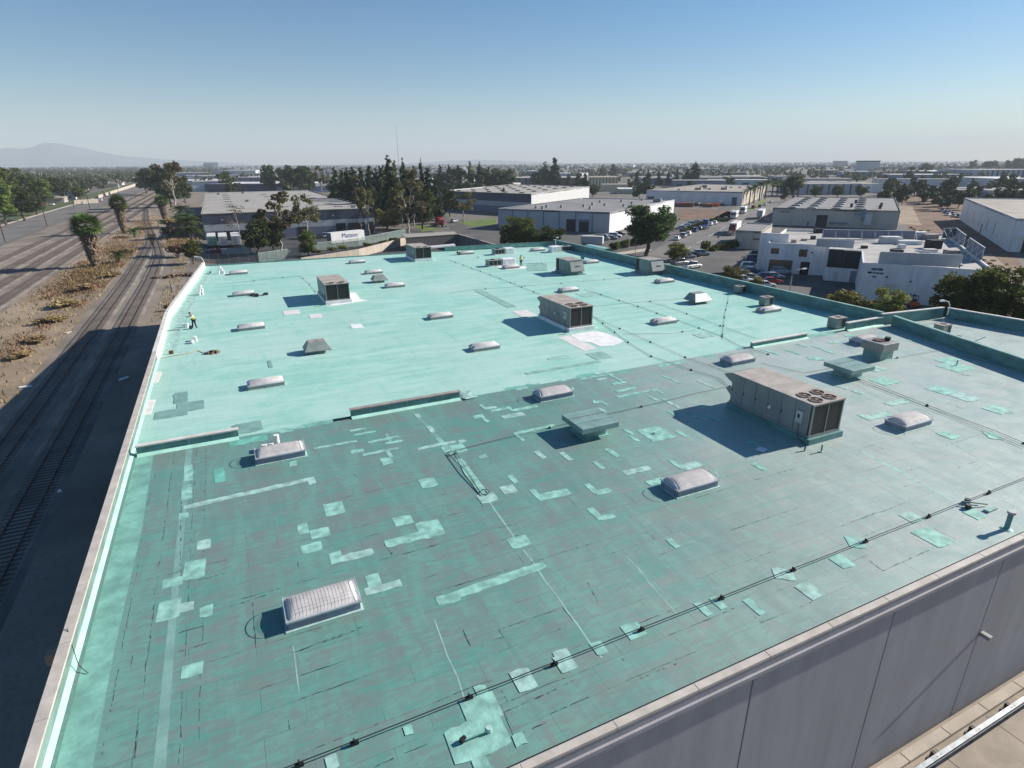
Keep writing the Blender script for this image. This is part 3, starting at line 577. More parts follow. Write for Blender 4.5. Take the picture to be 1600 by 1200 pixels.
# tarred cracks and open laps: too fine to pick apart singly
cr = MB()
def crack(x, y, ang, L, w):
    n = max(3, int(L / .11)); c, s = math.cos(ang), math.sin(ang); P = []; o = 0
    for i in range(n + 1):
        d = L * i / n; o = o * .8 + random.uniform(-.012, .012); P.append((x + c * d - s * o, y + s * d + c * o, w * random.choice([.25, .4, .5, .6, .9, 1.3]) * (1.5 if random.random() < .05 else 1)))
    gap = False
    for i in range(n):
        if random.random() < .22: gap = not gap
        if gap and random.random() < .8: continue
        (xa, ya, ha), (xb, yb, hb_) = P[i], P[i + 1]
        cr.add([(xa - s * ha, ya + c * ha, RZ + .0045), (xa + s * ha, ya - c * ha, RZ + .0045), (xb + s * hb_, yb - c * hb_, RZ + .0045), (xb - s * hb_, yb + c * hb_, RZ + .0045)], [(3, 2, 1, 0)])
for i in range(230):
    y = .95 * random.randint(12, 36) + random.uniform(-.02, .02); x = random.uniform(-6, 50) if random.random() < .5 else random.uniform(-6, 22)
    if y > 22 and random.random() < .6: continue
    if random.random() < .62: crack(x, y, 0, random.choice([.5, .9, 1.4, 2.2, 3.5]) * random.uniform(.6, 1.2), random.uniform(.006, .016))
    else: crack(x, y, math.pi / 2, .95 * random.choice([.5, 1, 1, 1]), random.uniform(.005, .012))
for x in (-5.35, -4.55, -3.4, -2.9): 
    y = 11.0
    while y < 35: L = random.uniform(1.5, 4.5); crack(x + random.uniform(-.03, .03), y, math.pi / 2, L, random.uniform(.006, .012)); y += L + random.uniform(0, 1.2)
for (w, a, b, c, d) in [('8', 180, 545, 535, 415), ('8', 590, 1115, 950, 960), ('8', 1230, 845, 1590, 685), ('8', 1240, 845, 1300, 1000), ('8', 640, 0, 680, 50), ('5', 490, 430, 480, 830), ('5', 1340, 615, 1365, 660), ('5', 690, 875, 855, 822), ('5', 785, 850, 800, 1045), ('5', 980, 1060, 1245, 962), ('8', 1180, 1015, 1450, 890), ('7', 930, 450, 1010, 512), ('7', 1010, 512, 1280, 390), ('7', 0, 960, 215, 868), ('6', 850, 880, 890, 960), ('6', 330, 1075, 365, 1155), ('6', 365, 1155, 490, 1110)]:
    p, q = win(w, a, b), win(w, c, d); crack(p.x, p.y, math.atan2(q.y - p.y, q.x - p.x), (q - p).length, .016)
cr.build('tarred_cracks', 'tar', ROOF1)['kind'] = 'stuff'
# raised laps that run the length of the roof
def lap(w1, x1, y1, w2, x2, y2, wid, mat):
    a, b = win(w1, x1, y1), win(w2, x2, y2); d = (b - a); L = d.length; d.normalize(); n = Vector((-d.y, d.x, 0)); N = max(2, int(L / .8)); pl = []; pr = []
    for i in range(N + 1):
        p = a + d * (L * i / N) + n * random.uniform(-.04, .04); k = wid / 2 * random.uniform(.7, 1.2); pl.append(p + n * k); pr.append(p - n * k)
    MB().prism([(p.x, p.y) for p in pl] + [(p.x, p.y) for p in reversed(pr)], RZ + .0005, RZ + .0032).build('lap_seam', mat, ROOF1)
for q in [('6', 435, 542, '6', 905, 1195, .08, 'seam_light'), ('6', 1010, 770, '6', 1220, 1010, .06, 'seam_light'), ('7', 900, 0, '7', 1305, 222, .16, 'patch_pale'), ('7', 752, 10, '7', 1200, 280, .05, 'seam_light'), ('8', 890, 380, '8', 1045, 770, .05, 'seam_light'), ('7', 1480, 205, '7', 1600, 262, .08, 'patch_pale'), ('8', 185, 510, '8', 215, 740, .05, 'seam_light'), ('D', 760, 640, 'D', 1560, 1130, .05, 'seam_light'), ('6', 110, 160, '6', 300, 345, .06, 'seam_light')]: lap(*q)

# ================================================================== ROOF EQUIPMENT
def dome_skylight():
    t = thing('dome_skylight', 'x', 'skylight'); L, W = 1.27, .66
    MB().box(-L - .10, L + .10, -W - .10, W + .10, .001, .035).build('flashing', 'curb_white', t, False)
    MB().box(-L, L, -W, W, .035, .34).build('curb', 'skylight_curb', t, False)
    f = MB(); f.box(-L - .05, L + .05, -W - .05, -W + .05, .34, .41); f.box(-L - .05, L + .05, W - .05, W + .05, .34, .41); f.box(-L - .05, -L + .05, -W + .05, W - .05, .34, .41); f.box(L - .05, L + .05, -W + .05, W - .05, .34, .41)
    fr = f.build('frame', 'skylight_frame', t, False)
    def hz(x, y, k=0.0):
        ex = max(0, 1 - abs(x / L) ** 9) ** .5; ey = max(0, 1 - (y / W) ** 2) ** .62
        return .40 + (.27 + k) * ex * ey * (.88 + .12 * (1 - (x / L) ** 2)) + k * .3
    d = MB(); nx, ny = 30, 10
    P = [[(L * .96 * (2 * i / nx - 1), W * .95 * (2 * j / ny - 1)) for j in range(ny + 1)] for i in range(nx + 1)]
    d.add([(x, y, hz(x / .96, y / .95)) for row in P for x, y in row], [(i * (ny + 1) + j, (i + 1) * (ny + 1) + j, (i + 1) * (ny + 1) + j + 1, i * (ny + 1) + j + 1) for i in range(nx) for j in range(ny)])
    d.build('dome', 'skylight_dome', t, False, smooth=True)
    c = MB()
    for i in range(1, 20):
        x = L * .97 * (2 * i / 20 - 1); c.tube([(x, W * .98 * (2 * j / 8 - 1), hz(x, W * .98 * (2 * j / 8 - 1), .03) + .012) for j in range(9)], .0042, 3)
    for j in range(1, 10):
        y = W * .97 * (2 * j / 10 - 1); c.tube([(L * .98 * (2 * i / 12 - 1), y, hz(L * .98 * (2 * i / 12 - 1), y, .03) + .012) for i in range(13)], .0042, 3)
    c.build('safety_mesh', 'wire', t, False)
    for s in (-1, 1):
        MB().tube([(s * (L + .03), W * math.cos(math.pi * k / 10), .40 + .34 * math.sin(math.pi * k / 10)) for k in range(11)], .012, 5).build('guard_hoop', 'skylight_frame', t, False)
    return t
dome0 = dome_skylight(); first = True
for x, y, lab in [(1.15, 19.0, 'large dome skylight with wire mesh nearest the camera at lower left'), (.95, 32.7, 'dome skylight with white buckets standing right behind it'), (19.2, 33.9, 'dome skylight in mid roof behind the square flat-capped vent'), (19.4, 20.0, 'dome skylight in front of the biggest rooftop unit shadow'), (36.5, 33.8, 'dome skylight behind the biggest rooftop unit'), (36.75, 19.9, 'shiny dome skylight right of the biggest rooftop unit'), (51.0, 32.9, 'dome skylight half hidden behind the fan-topped exhaust box')]:
    o = dome0 if first else copy_tree(dome0); first = False
    o.location = (x, y, RZ); o.rotation_euler[2] = random.uniform(-.012, .012); tag(o, lab, 'skylight', 'dome skylights on the front roof')
def low_skylight():
    t = thing('low_skylight', 'x', 'skylight'); L, W = 1.25, .62
    MB().box(-L - .08, L + .08, -W - .08, W + .08, .001, .03).build('flashing', 'curb_white', t, False)
    MB().box(-L, L, -W, W, .03, .26).build('curb', 'skylight_flat', t, False)
    MB().box(-L - .05, L + .05, -W - .05, W + .05, .26, .32).build('frame', 'skylight_frame', t, False)
    for s in (-1, 1):
        d = MB(); n = 6; prof = [(s * W * .48 + W * .44 * math.cos(math.pi * k / n), .322 + .17 * math.sin(math.pi * k / n)) for k in range(n + 1)]
        vs = []
        for x, sc_ in ((-L * .97, .25), (-L * .86, 1), (L * .86, 1), (L * .97, .25)): vs += [(x, y, .322 + (z - .322) * sc_) for y, z in prof]
        d.add(vs, [(i * (n + 1) + j, (i + 1) * (n + 1) + j, (i + 1) * (n + 1) + j + 1, i * (n + 1) + j + 1) for i in range(3) for j in range(n)])
        d.build('lens', 'skylight_dome', t, False, smooth=True)
    return t
low0 = low_skylight(); first = True
for px, py, lab in [(416, 600, 'low twin-lens skylight nearest the left parapet behind the divider wall'), (393, 512, 'low skylight to the right of the worker in the yellow vest'), (757, 543, 'low skylight left of the mid-roof unit shadow'), (688, 495, 'low skylight between the two tall units in mid roof'), (1037, 503, 'low skylight right of the white membrane beside the mid-roof unit'), (888, 454, 'low skylight directly behind the mid-roof unit with four fans'), (1038, 440, 'low skylight in front of the green unit at the right parapet'), (1201, 485, 'low skylight in front of the small condenser near the right parapet'), (373, 427, 'low skylight nearest the far left roof corner'), (381, 460, 'low skylight with dark tools piled at its end'), (558, 410, 'low skylight by the rear roof edge left of the rear grey unit'), (617, 447, 'low skylight just in front of the small rear hood'), (584, 426, 'low skylight just behind the small rear hood'), (798, 418, 'low skylight at the feet of the standing worker'), (840, 391, 'low skylight near the far right roof corner'), (729, 396, 'low skylight beside the crouching worker at the rear'), (923, 410, 'low skylight with a satellite dish at its end'), (1410, 0, '')]:
    if not lab: continue
    p = at(px, py, RZ + .1); o = low0 if first else copy_tree(low0); first = False
    o.location = (p.x, p.y, RZ); o.rotation_euler[2] = random.uniform(-.015, .015); tag(o, lab, 'skylight', 'low skylights on the coated roof')

def big_unit(label, loc, L=6.2, W=2.6, H=2.08, fans=4, curb='parapet_mint', side='unit_beige', top='unit_top', hood=True, ch=.36, group='packaged rooftop units'):
    t = thing('rooftop_unit', label, 'rooftop unit', loc, group=group); z0, z1 = ch, ch + H
    MB().box(-.14, W + .14, -.22, L + .1, .001, ch).build('curb', curb, t, False)
    MB().box(.03, W - .03, .05, L - .03, z0 + .02, z1 - .08).build('core', 'fan_dark', t, False)
    MB().box(-.03, W + .03, -.02, L + .03, z0 + .002, z0 + .14).build('base_rail', side, t, False)
    k = max(3, round(L / 1.05))
    for s in (0, 1):
        for i in range(k):
            y0, y1 = .14 + (L - .17) * i / k + .012, .14 + (L - .17) * (i + 1) / k - .012; x0, x1 = (-.012, .04) if s == 0 else (W - .04, W + .012)
            o = MB().box(x0, x1, y0, y1, z0 + .15, z1 - .09).build('side_panel', side, t, False, bevel=.008)
            if s == 0: MB().box(-.035, -.012, y1 - .10, y1 - .05, z0 + .9, z0 + 1.05).build('latch', 'black', o, False)
    MB().box(.04, W - .04, L - .02, L + .012, z0 + .15, z1 - .09).build('rear_panel', side, t, False)
    MB().box(-.05, W + .05, -.04, L + .05, z1 - .085, z1 - .03).build('top_frame', side, t, False)
    nk = 2 if fans == 2 else 4; fl = 1.75 if fans == 4 else 1.1
    ys = [-.03, fl] + [fl + (L + .03 - fl) * i / (nk - 1) for i in range(1, nk)]
    for i in range(nk): MB().box(-.04, W + .04, ys[i] + .01, ys[i + 1] - .01, z1 - .03, z1 + .012 + .004 * (i % 2)).build('top_panel', top, t, False, bevel=.006)
    fp = [(W * .28, fl * .27), (W * .72, fl * .27), (W * .28, fl * .74), (W * .72, fl * .74)] if fans == 4 else [(W * .28, fl * .5), (W * .72, fl * .5)]
    for x, y in fp:
        r = .36 if fans == 4 else .42
        fan = MB().cyl(x, y, z1 + .016, z1 + .024, r * .97, 20).build('condenser_fan', 'fan_dark', t, False)
        rim = MB()
        for a in range(20):
            a0, a1 = 2 * math.pi * a / 20, 2 * math.pi * (a + 1) / 20; q = [(x + math.cos(b) * rr, y + math.sin(b) * rr) for b, rr in ((a0, r), (a1, r), (a1, r * 1.10), (a0, r * 1.10))]
            rim.prism(q, z1 + .014, z1 + .075)
        rim.build('fan_rim', 'unit_dust', fan, False)
        bl = MB()
        for a in range(4):
            b = math.pi / 2 * a + .4; c, s_ = math.cos(b), math.sin(b)
            bl.add([(x + c * .05 - s_ * .05, y + s_ * .05 + c * .05, z1 + .035), (x + c * r * .9 - s_ * .13, y + s_ * r * .9 + c * .13, z1 + .035), (x + c * r * .9 + s_ * .10, y + s_ * r * .9 - c * .10, z1 + .058), (x + c * .05 + s_ * .05, y + s_ * .05 - c * .05, z1 + .045)], [(0, 1, 2, 3)])
        bl.build('fan_blades', 'rust', fan, False)
        MB().cyl(x, y, z1 + .03, z1 + .085, .07, 8).build('fan_hub', 'unit_dust', fan, False)
    # condenser coil behind a post-and-beam face
    for i in range(2):
        x0 = .10 + (W - .2) / 2 * i + .03; x1 = .10 + (W - .2) / 2 * (i + 1) - .03
        MB().box(x0, x1, .005, .06, z0 + .17, z1 - .12).build('coil', 'coil', t, False)
    for x in (0, W / 2 - .03, W - .10): MB().box(x, x + (.10 if x != W / 2 - .03 else .06), -.018, .06, z0 + .14, z1 - .09).build('corner_post', side, t, False)
    if hood:
        for za, zb, dd in ((z1 - .02, z1 - .75, .85), (z1 - .95, z1 - 1.65, .55)):
            m = MB(); pr = [(L + .05, za), (L + dd, za - .30), (L + dd - .12, za - .42), (L + .05, zb)]
            m.add([(.12, y, z) for y, z in pr] + [(W - .12, y, z) for y, z in pr], [(0, 1, 2, 3), (7, 6, 5, 4), (0, 4, 5, 1), (1, 5, 6, 2), (2, 6, 7, 3), (3, 7, 4, 0)]); m.build('intake_hood', side, t, False)
    eb = MB().box(-.16, -.014, .55, .95, z0 + .75, z0 + 1.5).build('control_box', 'skylight_frame', t, False, bevel=.01); MB().box(-.165, -.161, .68, .82, z0 + 1.05, z0 + 1.3).build('dial', 'black', eb, False)
    MB().box(-.018, -.013, 2.9, 3.1, z0 + .75, z0 + 1.0).build('warning_label', 'paint_white', t, False)
    MB().tube([(-.09, .7, z0 + .75), (-.09, .7, z0 + .35), (-.22, .5, .20), (-.30, -.2, .05), (-.9, -.6, .03), (-1.5, -.5, .03)], .02, 6).build('power_cable', 'cable', t, False)
    return t
big_unit('largest rooftop unit in front with four rusty fans and dark coil', (28.85, 20.75, RZ))
big_unit('mid-roof unit with four fans on a white wrapped curb beside white membrane', (28.9, 48.0, RZ), curb='sheet_white', H=2.0)
big_unit('tall unit with two fans on white membrane in the left half of the roof', (9.6, 71.0, RZ), L=6.3, W=2.75, fans=2, curb='sheet_white', side='unit_green', H=1.95, hood=False)
big_unit('tall grey unit with dark coil standing at the rear roof edge', (28.3, 97.4, RZ), L=5.6, W=2.8, fans=2, curb='sheet_white', side='unit_green', H=1.9, hood=False)
def hood_unit(label, loc, L=3.4, W=2.5, H=1.75):
    t = thing('rooftop_unit', label, 'rooftop unit', loc, group='packaged rooftop units')
    MB().box(-.55, W + .35, -.55, L + .3, .001, .10).build('base_skirt', 'hood_mint', t, False); MB().box(-.1, W + .1, -.1, L + .1, .10, .34).build('curb', 'hood_mint', t, False)
    MB().box(.03, W - .03, .03, L - .03, .34, .34 + H - .04).build('core', 'fan_dark', t, False)
    for i in range(3): MB().box(-.015, .04, L * i / 4 + .015, L * (i + 1) / 4 - .015, .36, .30 + H).build('side_panel', 'unit_green', t, False, bevel=.008)
    MB().box(-.02, .04, L * .75 + .02, L - .02, .45, .25 + H).build('coil', 'coil', t, False)
    for i in range(2): MB().box(W * i / 2 + .012, W * (i + 1) / 2 - .012, -.015, .04, .36, .30 + H).build('front_panel', 'unit_green', t, False, bevel=.008)
    MB().box(W - .04, W + .015, .02, L - .02, .36, .30 + H).build('side_panel', 'unit_green', t, False)
    MB().box(-.05, W + .05, -.05, L + .05, .30 + H, .36 + H).build('top_frame', 'hood_mint', t, False); MB().box(.08, W - .08, .08, L - .08, .361 + H, .375 + H).build('top_panel', 'unit_dust', t, False)
    m = MB(); pr = [(-.016, .18 + H), (-.62, .62), (-.62, .52), (-.016, .52)]
    m.add([(W * .12, y, z) for y, z in pr] + [(W + .02, y, z) for y, z in pr], [(0, 1, 2, 3), (7, 6, 5, 4), (0, 4, 5, 1), (1, 5, 6, 2), (2, 6, 7, 3), (3, 7, 4, 0)]); m.build('intake_hood', 'unit_beige', t, False)
    MB().box(W * .55, W * .9, -.42, -.30, .34 + H * .62, .345 + H * .62).build('label_plate', 'paint_white', t, False)
hood_unit('boxy green unit with sloping grey intake hood right of mid roof', (44.3, 74.6, RZ)); hood_unit('boxy green unit with sloping intake hood against the right parapet', (54.9, 69.5, RZ), L=3.0)
def wrapped_unit(label, p, w, flip):
    t = thing('wrapped_unit', label, 'rooftop unit', p, group='rooftop units wrapped in white film')
    MB().box(-w / 2 - .1, w / 2 + .1, -.85, .85, .001, .14).build('curb', 'sheet_white', t, False)
    s = -1 if flip else 1
    MB().box(*sorted((-s * w / 2, s * w * .02)), -.75, .75, .14, 1.0).build('casing', 'unit_green', t, False, bevel=.02)
    for i in range(3): MB().box(*sorted((-s * (w / 2 - .1 - i * w * .15), -s * (w / 2 - .1 - i * w * .15 - w * .12))), -.77, -.752, .25, .9).build('louvre', 'coil', t, False)
    MB().box(*sorted((s * w * .025, s * w / 2)), -.78, .78, .14, 1.06).build('plastic_wrap', 'sheet_white', t, False, bevel=.06)
    MB().cyl(-s * w * .3, 0, 1.0, 1.10, .32, 14).build('fan_rim', 'fan_dark', t, False)
    for k in range(2): MB().box(s * w * (.12 + .2 * k) - .02, s * w * (.12 + .2 * k) + .02, -.80, -.781, .2, 1.0).build('wrap_fold', 'cloth_white', t, False)
p = at(786, 416, RZ); wrapped_unit('low unit half wrapped in white film next to the standing worker', (p.x, p.y + 1, RZ), 4.6, False)
p = at(790, 398, RZ); wrapped_unit('low unit half wrapped in white film behind the standing worker', (p.x, p.y + 1, RZ), 3.9, False)
p = at(879, 394, RZ); wrapped_unit('white wrapped unit with dark coil by the far right roof corner', (p.x, p.y + 1, RZ), 4.2, True)
# hoods
def pyramid_hood(label, loc, s=1.0, mat='unit_green', topm='unit_dust', sun_paint=None):
    t = thing('gravity_hood', label, 'roof vent', loc, group='gravity hoods')
    MB().box(-.75 * s, .75 * s, -.6 * s, .6 * s, .001, .06).build('flashing', 'curb_white', t, False); MB().box(-.62 * s, .62 * s, -.48 * s, .48 * s, .06, .34).build('throat', 'unit_green', t, False)
    a, b, z0, z1 = 1.12 * s, .92 * s, .32, .98 * s
    def slope(q0, q1, r1, r0, mt): MB().add([q0, q1, r1, r0], [(0, 1, 2, 3)]).build('hood_slope', mt, t, False)
    A = [(-a, -b, z0), (a, -b, z0), (a, b, z0), (-a, b, z0)]; B = [(-a * .62, -b * .35, z1), (a * .62, -b * .35, z1), (a * .62, b * .62, z1), (-a * .62, b * .62, z1)]
    for i in range(4): slope(A[i], A[(i + 1) % 4], B[(i + 1) % 4], B[i], sun_paint if (sun_paint and i == 0) else mat)  # front slope can take a paler paint that imitates sunlight
    MB().add(A, [(3, 2, 1, 0)]).build('bird_screen', 'fan_dark', t, False)
    for s_ in (0, 1): MB().box(-a * .62 if s_ == 0 else .012, -.012 if s_ == 0 else a * .62, -b * .35, b * .62, z1 - .01, z1 + .012).build('top_sheet', topm, t, False)
    MB().box(-a - .01, a + .01, -b - .012, -b + .01, z0 - .05, z0 + .01).build('drip_edge', mat, t, False)
pyramid_hood('brown-topped pyramid hood in the left middle of the coated roof', (5.8, 52.3, RZ)); pyramid_hood('small dark pyramid hood between two skylights near the rear edge', (18.5, 82.2, RZ), .95)
pyramid_hood('pyramid hood with one face painted white as if sunlit near the right parapet', (48.9, 52.4, RZ), 1.15, 'unit_green', 'unit_beige', 'parapet_white')
def slab_hood(label, loc):
    t = thing('flat_cap_vent', label, 'roof vent', loc, group='square flat-capped vents')
    MB().box(-.9, .9, -.78, .95, .001, .03).build('flashing', 'patch_mint', t, False); MB().box(-.72, .72, -.62, .78, .03, .62).build('throat', 'hood_mint', t, False)
    MB().box(-1.28, 1.28, -1.15, 1.28, .62, .95).build('cap', 'hood_mint', t, False, bevel=.012)
    for i in range(1, 3): MB().box(-1.27, 1.27, -1.15 + 2.43 * i / 3 - .012, -1.15 + 2.43 * i / 3 + .012, .951, .968).build('cap_seam', 'rust' if i == 2 else 'parapet_mint', t, False)
slab_hood('square flat-capped mint vent left of the biggest rooftop unit', (18.3, 27.6, RZ)); slab_hood('square flat-capped mint vent behind the biggest rooftop unit', (41.6, 27.6, RZ))
# exhaust box with a fan on top
t = thing('exhaust_fan_box', 'grey exhaust box with open rusty fan standing on a mint curb', 'exhaust fan', (48.0, 29.6, RZ))
MB().box(-1.0, .9, -.9, .95, .001, .03).build('flashing', 'curb_white', t, False); MB().box(-.85, .75, -.75, .8, .03, .75).build('curb', 'hood_mint', t, False); MB().box(-1.05, .95, -.95, 1.0, .75, 1.45).build('casing', 'unit_beige', t, False, bevel=.02)
for k in range(5): MB().box(-1.07, -1.05, -.8 + .34 * k, -.56 + .34 * k, .85, 1.35).build('louvre', 'unit_dust', t, False)
MB().cyl(-.15, .1, 1.45, 1.53, .46, 18).build('fan_rim', 'rust', t, False); MB().cyl(-.15, .1, 1.53, 1.535, .36, 16).build('fan_opening', 'fan_dark', t, False); MB().obox(.55, -.15, 1.451, 1.72, .26, .2, .4).build('motor', 'black', t, False)
MB().box(.96, 1.25, -.6, -.2, .85, 1.3).build('junction_box', 'galv', t, False)
# small condensers
def condenser(label, loc, w=.9, d=.75, h=.95, mat='unit_green', rot=0.0):
    t = thing('condenser_unit', label, 'air conditioner', loc, rot, 'small condensers')
    for s in (-1, 1): MB().box(s * w * .35 - .04, s * w * .35 + .04, -d / 2, d / 2, .001, .10).build('sleeper', 'tie_wood', t, False)
    MB().box(-w / 2, w / 2, -d / 2, d / 2, .10, h).build('casing', mat, t, False, bevel=.02); MB().box(w * .08, w * .46, -d / 2 - .012, -d / 2 - .001, .2, h - .12).build('louvre', 'coil', t, False)
    MB().box(-w / 2 - .02, w / 2 + .02, -d / 2 - .02, d / 2 + .02, h, h + .04).build('lid', 'unit_dust', t, False); MB().cyl(.05, 0, h + .04, h + .07, .26, 14).build('fan_grille', 'fan_dark', t, False)
    MB().tube([(w / 2 + .02, 0, .5), (w / 2 + .35, 0, .45), (w / 2 + .38, 0, .05)], .025).build('refrigerant_pipe', 'cable', t, False); MB().box(w / 2 + .3, w / 2 + .42, -.1, .1, .45, .75).build('disconnect_box', 'unit_green', t, False)
def onroof(px, py): p = at(px, py, RZ); return (p.x, p.y, RZ)
condenser('small condenser by the divider wall near the right corner well', onroof(1306, 512), 1.5, 1.0, 1.05); condenser('small condenser behind a low skylight near the right parapet', onroof(1196, 477), 1.3, .9, 1.0)
condenser('small condenser tucked against the right parapet', onroof(1155, 458), 1.1, .9, .9); condenser('cream condenser down in the right corner well', onroof(1470, 522), 1.3, .9, .95, 'unit_beige')
# pipes and cables
def pipe_run(name, label, pts, r, mat, blocks, cat='pipe', zz=.14, bh=.11, bw=.16, n=6):
    t = thing(name, label, cat, pts[0])
    MB().tube([(p.x, p.y, RZ + zz + random.uniform(-.015, .015)) for p in pts], r, n).build('pipe', mat, t)
    for p, d in blocks:
        MB().obox(p.x, p.y, RZ + .001, RZ + bh, bw, bw * .45, d).build('support_block', 'black', t)
        MB().obox(p.x, p.y, RZ + bh, RZ + bh + .09, .02, bw * .4, d).build('pipe_clamp', 'black', t)
def run_px(w, pts): return [win(w, x, y) for x, y in pts]
def dens(P, step=1.6):
    out = []
    for a, b in zip(P, P[1:]):
        n = max(1, int((b - a).length / step)); out += [a.lerp(b, i / n) for i in range(n)]
    return out + [P[-1]]
gl = [Vector((x, 12.95, RZ)) for x in np.arange(-3.0, 50.0, 1.0)]
pipe_run('gas_pipe', 'long dark gas pipe on black blocks along the near roof edge', gl, .019, 'cable', [(Vector((x, 12.95, RZ)), 0) for x in (-.4, 1.1, 4.6, 7.6, 11.1, 14.8, 18.6, 23.0, 27.4, 32.2, 36.5, 41)], bw=.12)
def run(name, label, w, pts, r=.015, step=3.2, mat='cable'):
    P = dens(run_px(w, pts)); L = [P[0]]; bl = []; acc = 0
    for a, b in zip(P, P[1:]):
        acc += (b - a).length
        if acc > step: acc = 0; bl.append((b, math.atan2((b - a).y, (b - a).x)))
    pipe_run(name, label, P, r, mat, bl, 'cable', .07, .06, .10, 5)
run('roof_cable', 'cable crossing the front roof from the patched strip to the biggest unit', '6', [(255, 345), (470, 290), (985, 170), (1155, 132), (1300, 95), (1440, 66)], step=5.5)
run('roof_cable', 'diagonal cable from the rear left towards the mid-roof unit', 'C', [(0, 115), (260, 210), (460, 290)]); run('roof_cable', 'cable running from the mid-roof unit down to the biggest unit', 'C', [(720, 395), (900, 530), (1015, 600), (1215, 668), (1355, 712), (1405, 755)])
run('roof_cable', 'long diagonal cable from behind the low skylight to the right divider wall', 'C', [(680, 265), (905, 335), (1150, 420), (1370, 500), (1450, 545), (1600, 590)]); run('roof_cable', 'cable across the coated roof in front of the boxy green unit', 'C', [(0, 285), (120, 268), (510, 238), (780, 217), (870, 208)], .012, 5)
run('roof_cable', 'pair of cables running from the flat-capped vent to the right frame edge', 'D', [(760, 615), (940, 680), (1115, 750), (1455, 880), (1600, 940)], step=5.5); run('roof_cable', 'second of the paired cables towards the right frame edge', 'D', [(760, 622), (1115, 762), (1600, 962)], .012, 50)
run('roof_cable', 'cable on the right front roof past the exhaust fan box', 'D', [(285, 540), (500, 588), (840, 530), (965, 512), (1055, 496), (1180, 475)], .012, 6); run('roof_cable', 'cable past the right corner well towards the frame edge', 'D', [(1180, 475), (1425, 538), (1600, 580)], .012, 7)
run('roof_cable', 'cable descending from the white-faced pyramid hood to the divider wall', 'D', [(125, 205), (105, 290), (90, 420)], .012, 2.2); run('roof_cable', 'cable across the right coated roof beside the mid-roof unit', 'C', [(720, 352), (860, 338), (1085, 318), (1200, 308)], .012, 6)
run('roof_cable', 'cable parallel to the long diagonal on the right coated roof', 'C', [(1000, 325), (1135, 365), (1255, 410), (1540, 510)], .012, 5); run('roof_cable', 'middle cable between the mid-roof unit and the dome skylight', 'C', [(725, 402), (960, 505), (1185, 605), (1430, 690)], .012, 4.5)
run('roof_cable', 'low cable along the rear left roof towards the tall unit', 'B', [(110, 245), (235, 230), (455, 205), (545, 200), (590, 240), (625, 285)], .012, 4); run('roof_cable', 'short cable by the low skylight right of the white membrane', 'C', [(870, 490), (1100, 487), (1240, 468)], .012, 6)
run('roof_cable', 'cable beyond the standing worker towards the boxy green unit', 'C', [(375, 138), (470, 133), (545, 128)], .012, 3)
# conduit loop on the long pale patch
t = thing('conduit_loop', 'black conduit bent into a loop lying on the long pale patch', 'conduit', win('6', 265, 345)); A, B = win('6', 265, 345, RZ + .06), win('6', 400, 505, RZ + .06)
MB().tube([A + Vector((.3, .25, 0)), A + Vector((0, .1, 0)), A.lerp(B, .5) + Vector((.12, 0, .12)), B, B + Vector((.02, -.25, 0)), B + Vector((.22, -.32, 0)), B + Vector((.42, -.2, 0)), B + Vector((.42, .12, 0)), B + Vector((.2, .2, 0)), B + Vector((.03, .05, 0))], .02).build('conduit', 'cable', t)
MB().tube([A + Vector((.5, .1, 0)), A.lerp(B, .55) + Vector((.22, .05, .06)), B + Vector((.03, .05, 0))], .012).build('wire', 'cable', t); MB().tube([A + Vector((.05, 0, 0)), A + Vector((.1, -.22, 0)), A + Vector((.55, -.1, 0)), A + Vector((.55, .2, 0))], .02).build('conduit', 'cable', t)
# vent pipes
t = thing('vent_pipe', 'tall green vent pipe with a round cap near the front right edge', 'vent pipe', onroof(1572, 827)); MB().cyl(0, 0, .001, .06, .26, 14, .16).build('flashing', 'patch_pale', t, False); MB().cyl(0, 0, .03, .82, .105, 16).build('pipe', 'green_pipe', t, False, smooth=False); MB().cyl(0, 0, .82, .93, .165, 18).build('cap', 'galv', t, False)
t = thing('capped_pipe', 'short white pipe lying across the big L-shaped front patch', 'pipe', win('8', 1040, 980)); a, b = win('8', 1035, 978, RZ + .09), win('8', 1165, 925, RZ + .11); MB().tube([a, b], .055, 10).build('pipe', 'patch_mint', t); MB().cyl(b.x, b.y, RZ + .003, RZ + .18, .09, 12).build('elbow', 'curb_white', t); MB().obox(a.x, a.y, RZ + .003, RZ + .16, .09, .06, .3).build('block', 'black', t)
t = thing('gas_manifold', 'small gas valve manifold with two cylinders on the near pipe run', 'valve', (30.4, 12.6, RZ))
MB().tube([(29.9, 12.95, RZ + .2), (30.3, 12.6, RZ + .2), (30.9, 12.35, RZ + .1)], .035).build('pipe', 'hood_mint', t); MB().tube([(29.9, 12.75, RZ + .14), (30.3, 12.45, RZ + .14)], .03).build('pipe', 'hood_mint', t)
for x, y in ((29.85, 12.62), (30.35, 12.93)): MB().cyl(x, y, RZ + .02, RZ + .22, .13, 12).build('regulator', 'cable', t)
MB().box(30.3, 31.0, 11.95, 12.2, RZ + .003, RZ + .10).build('mount', 'patch_pale', t)
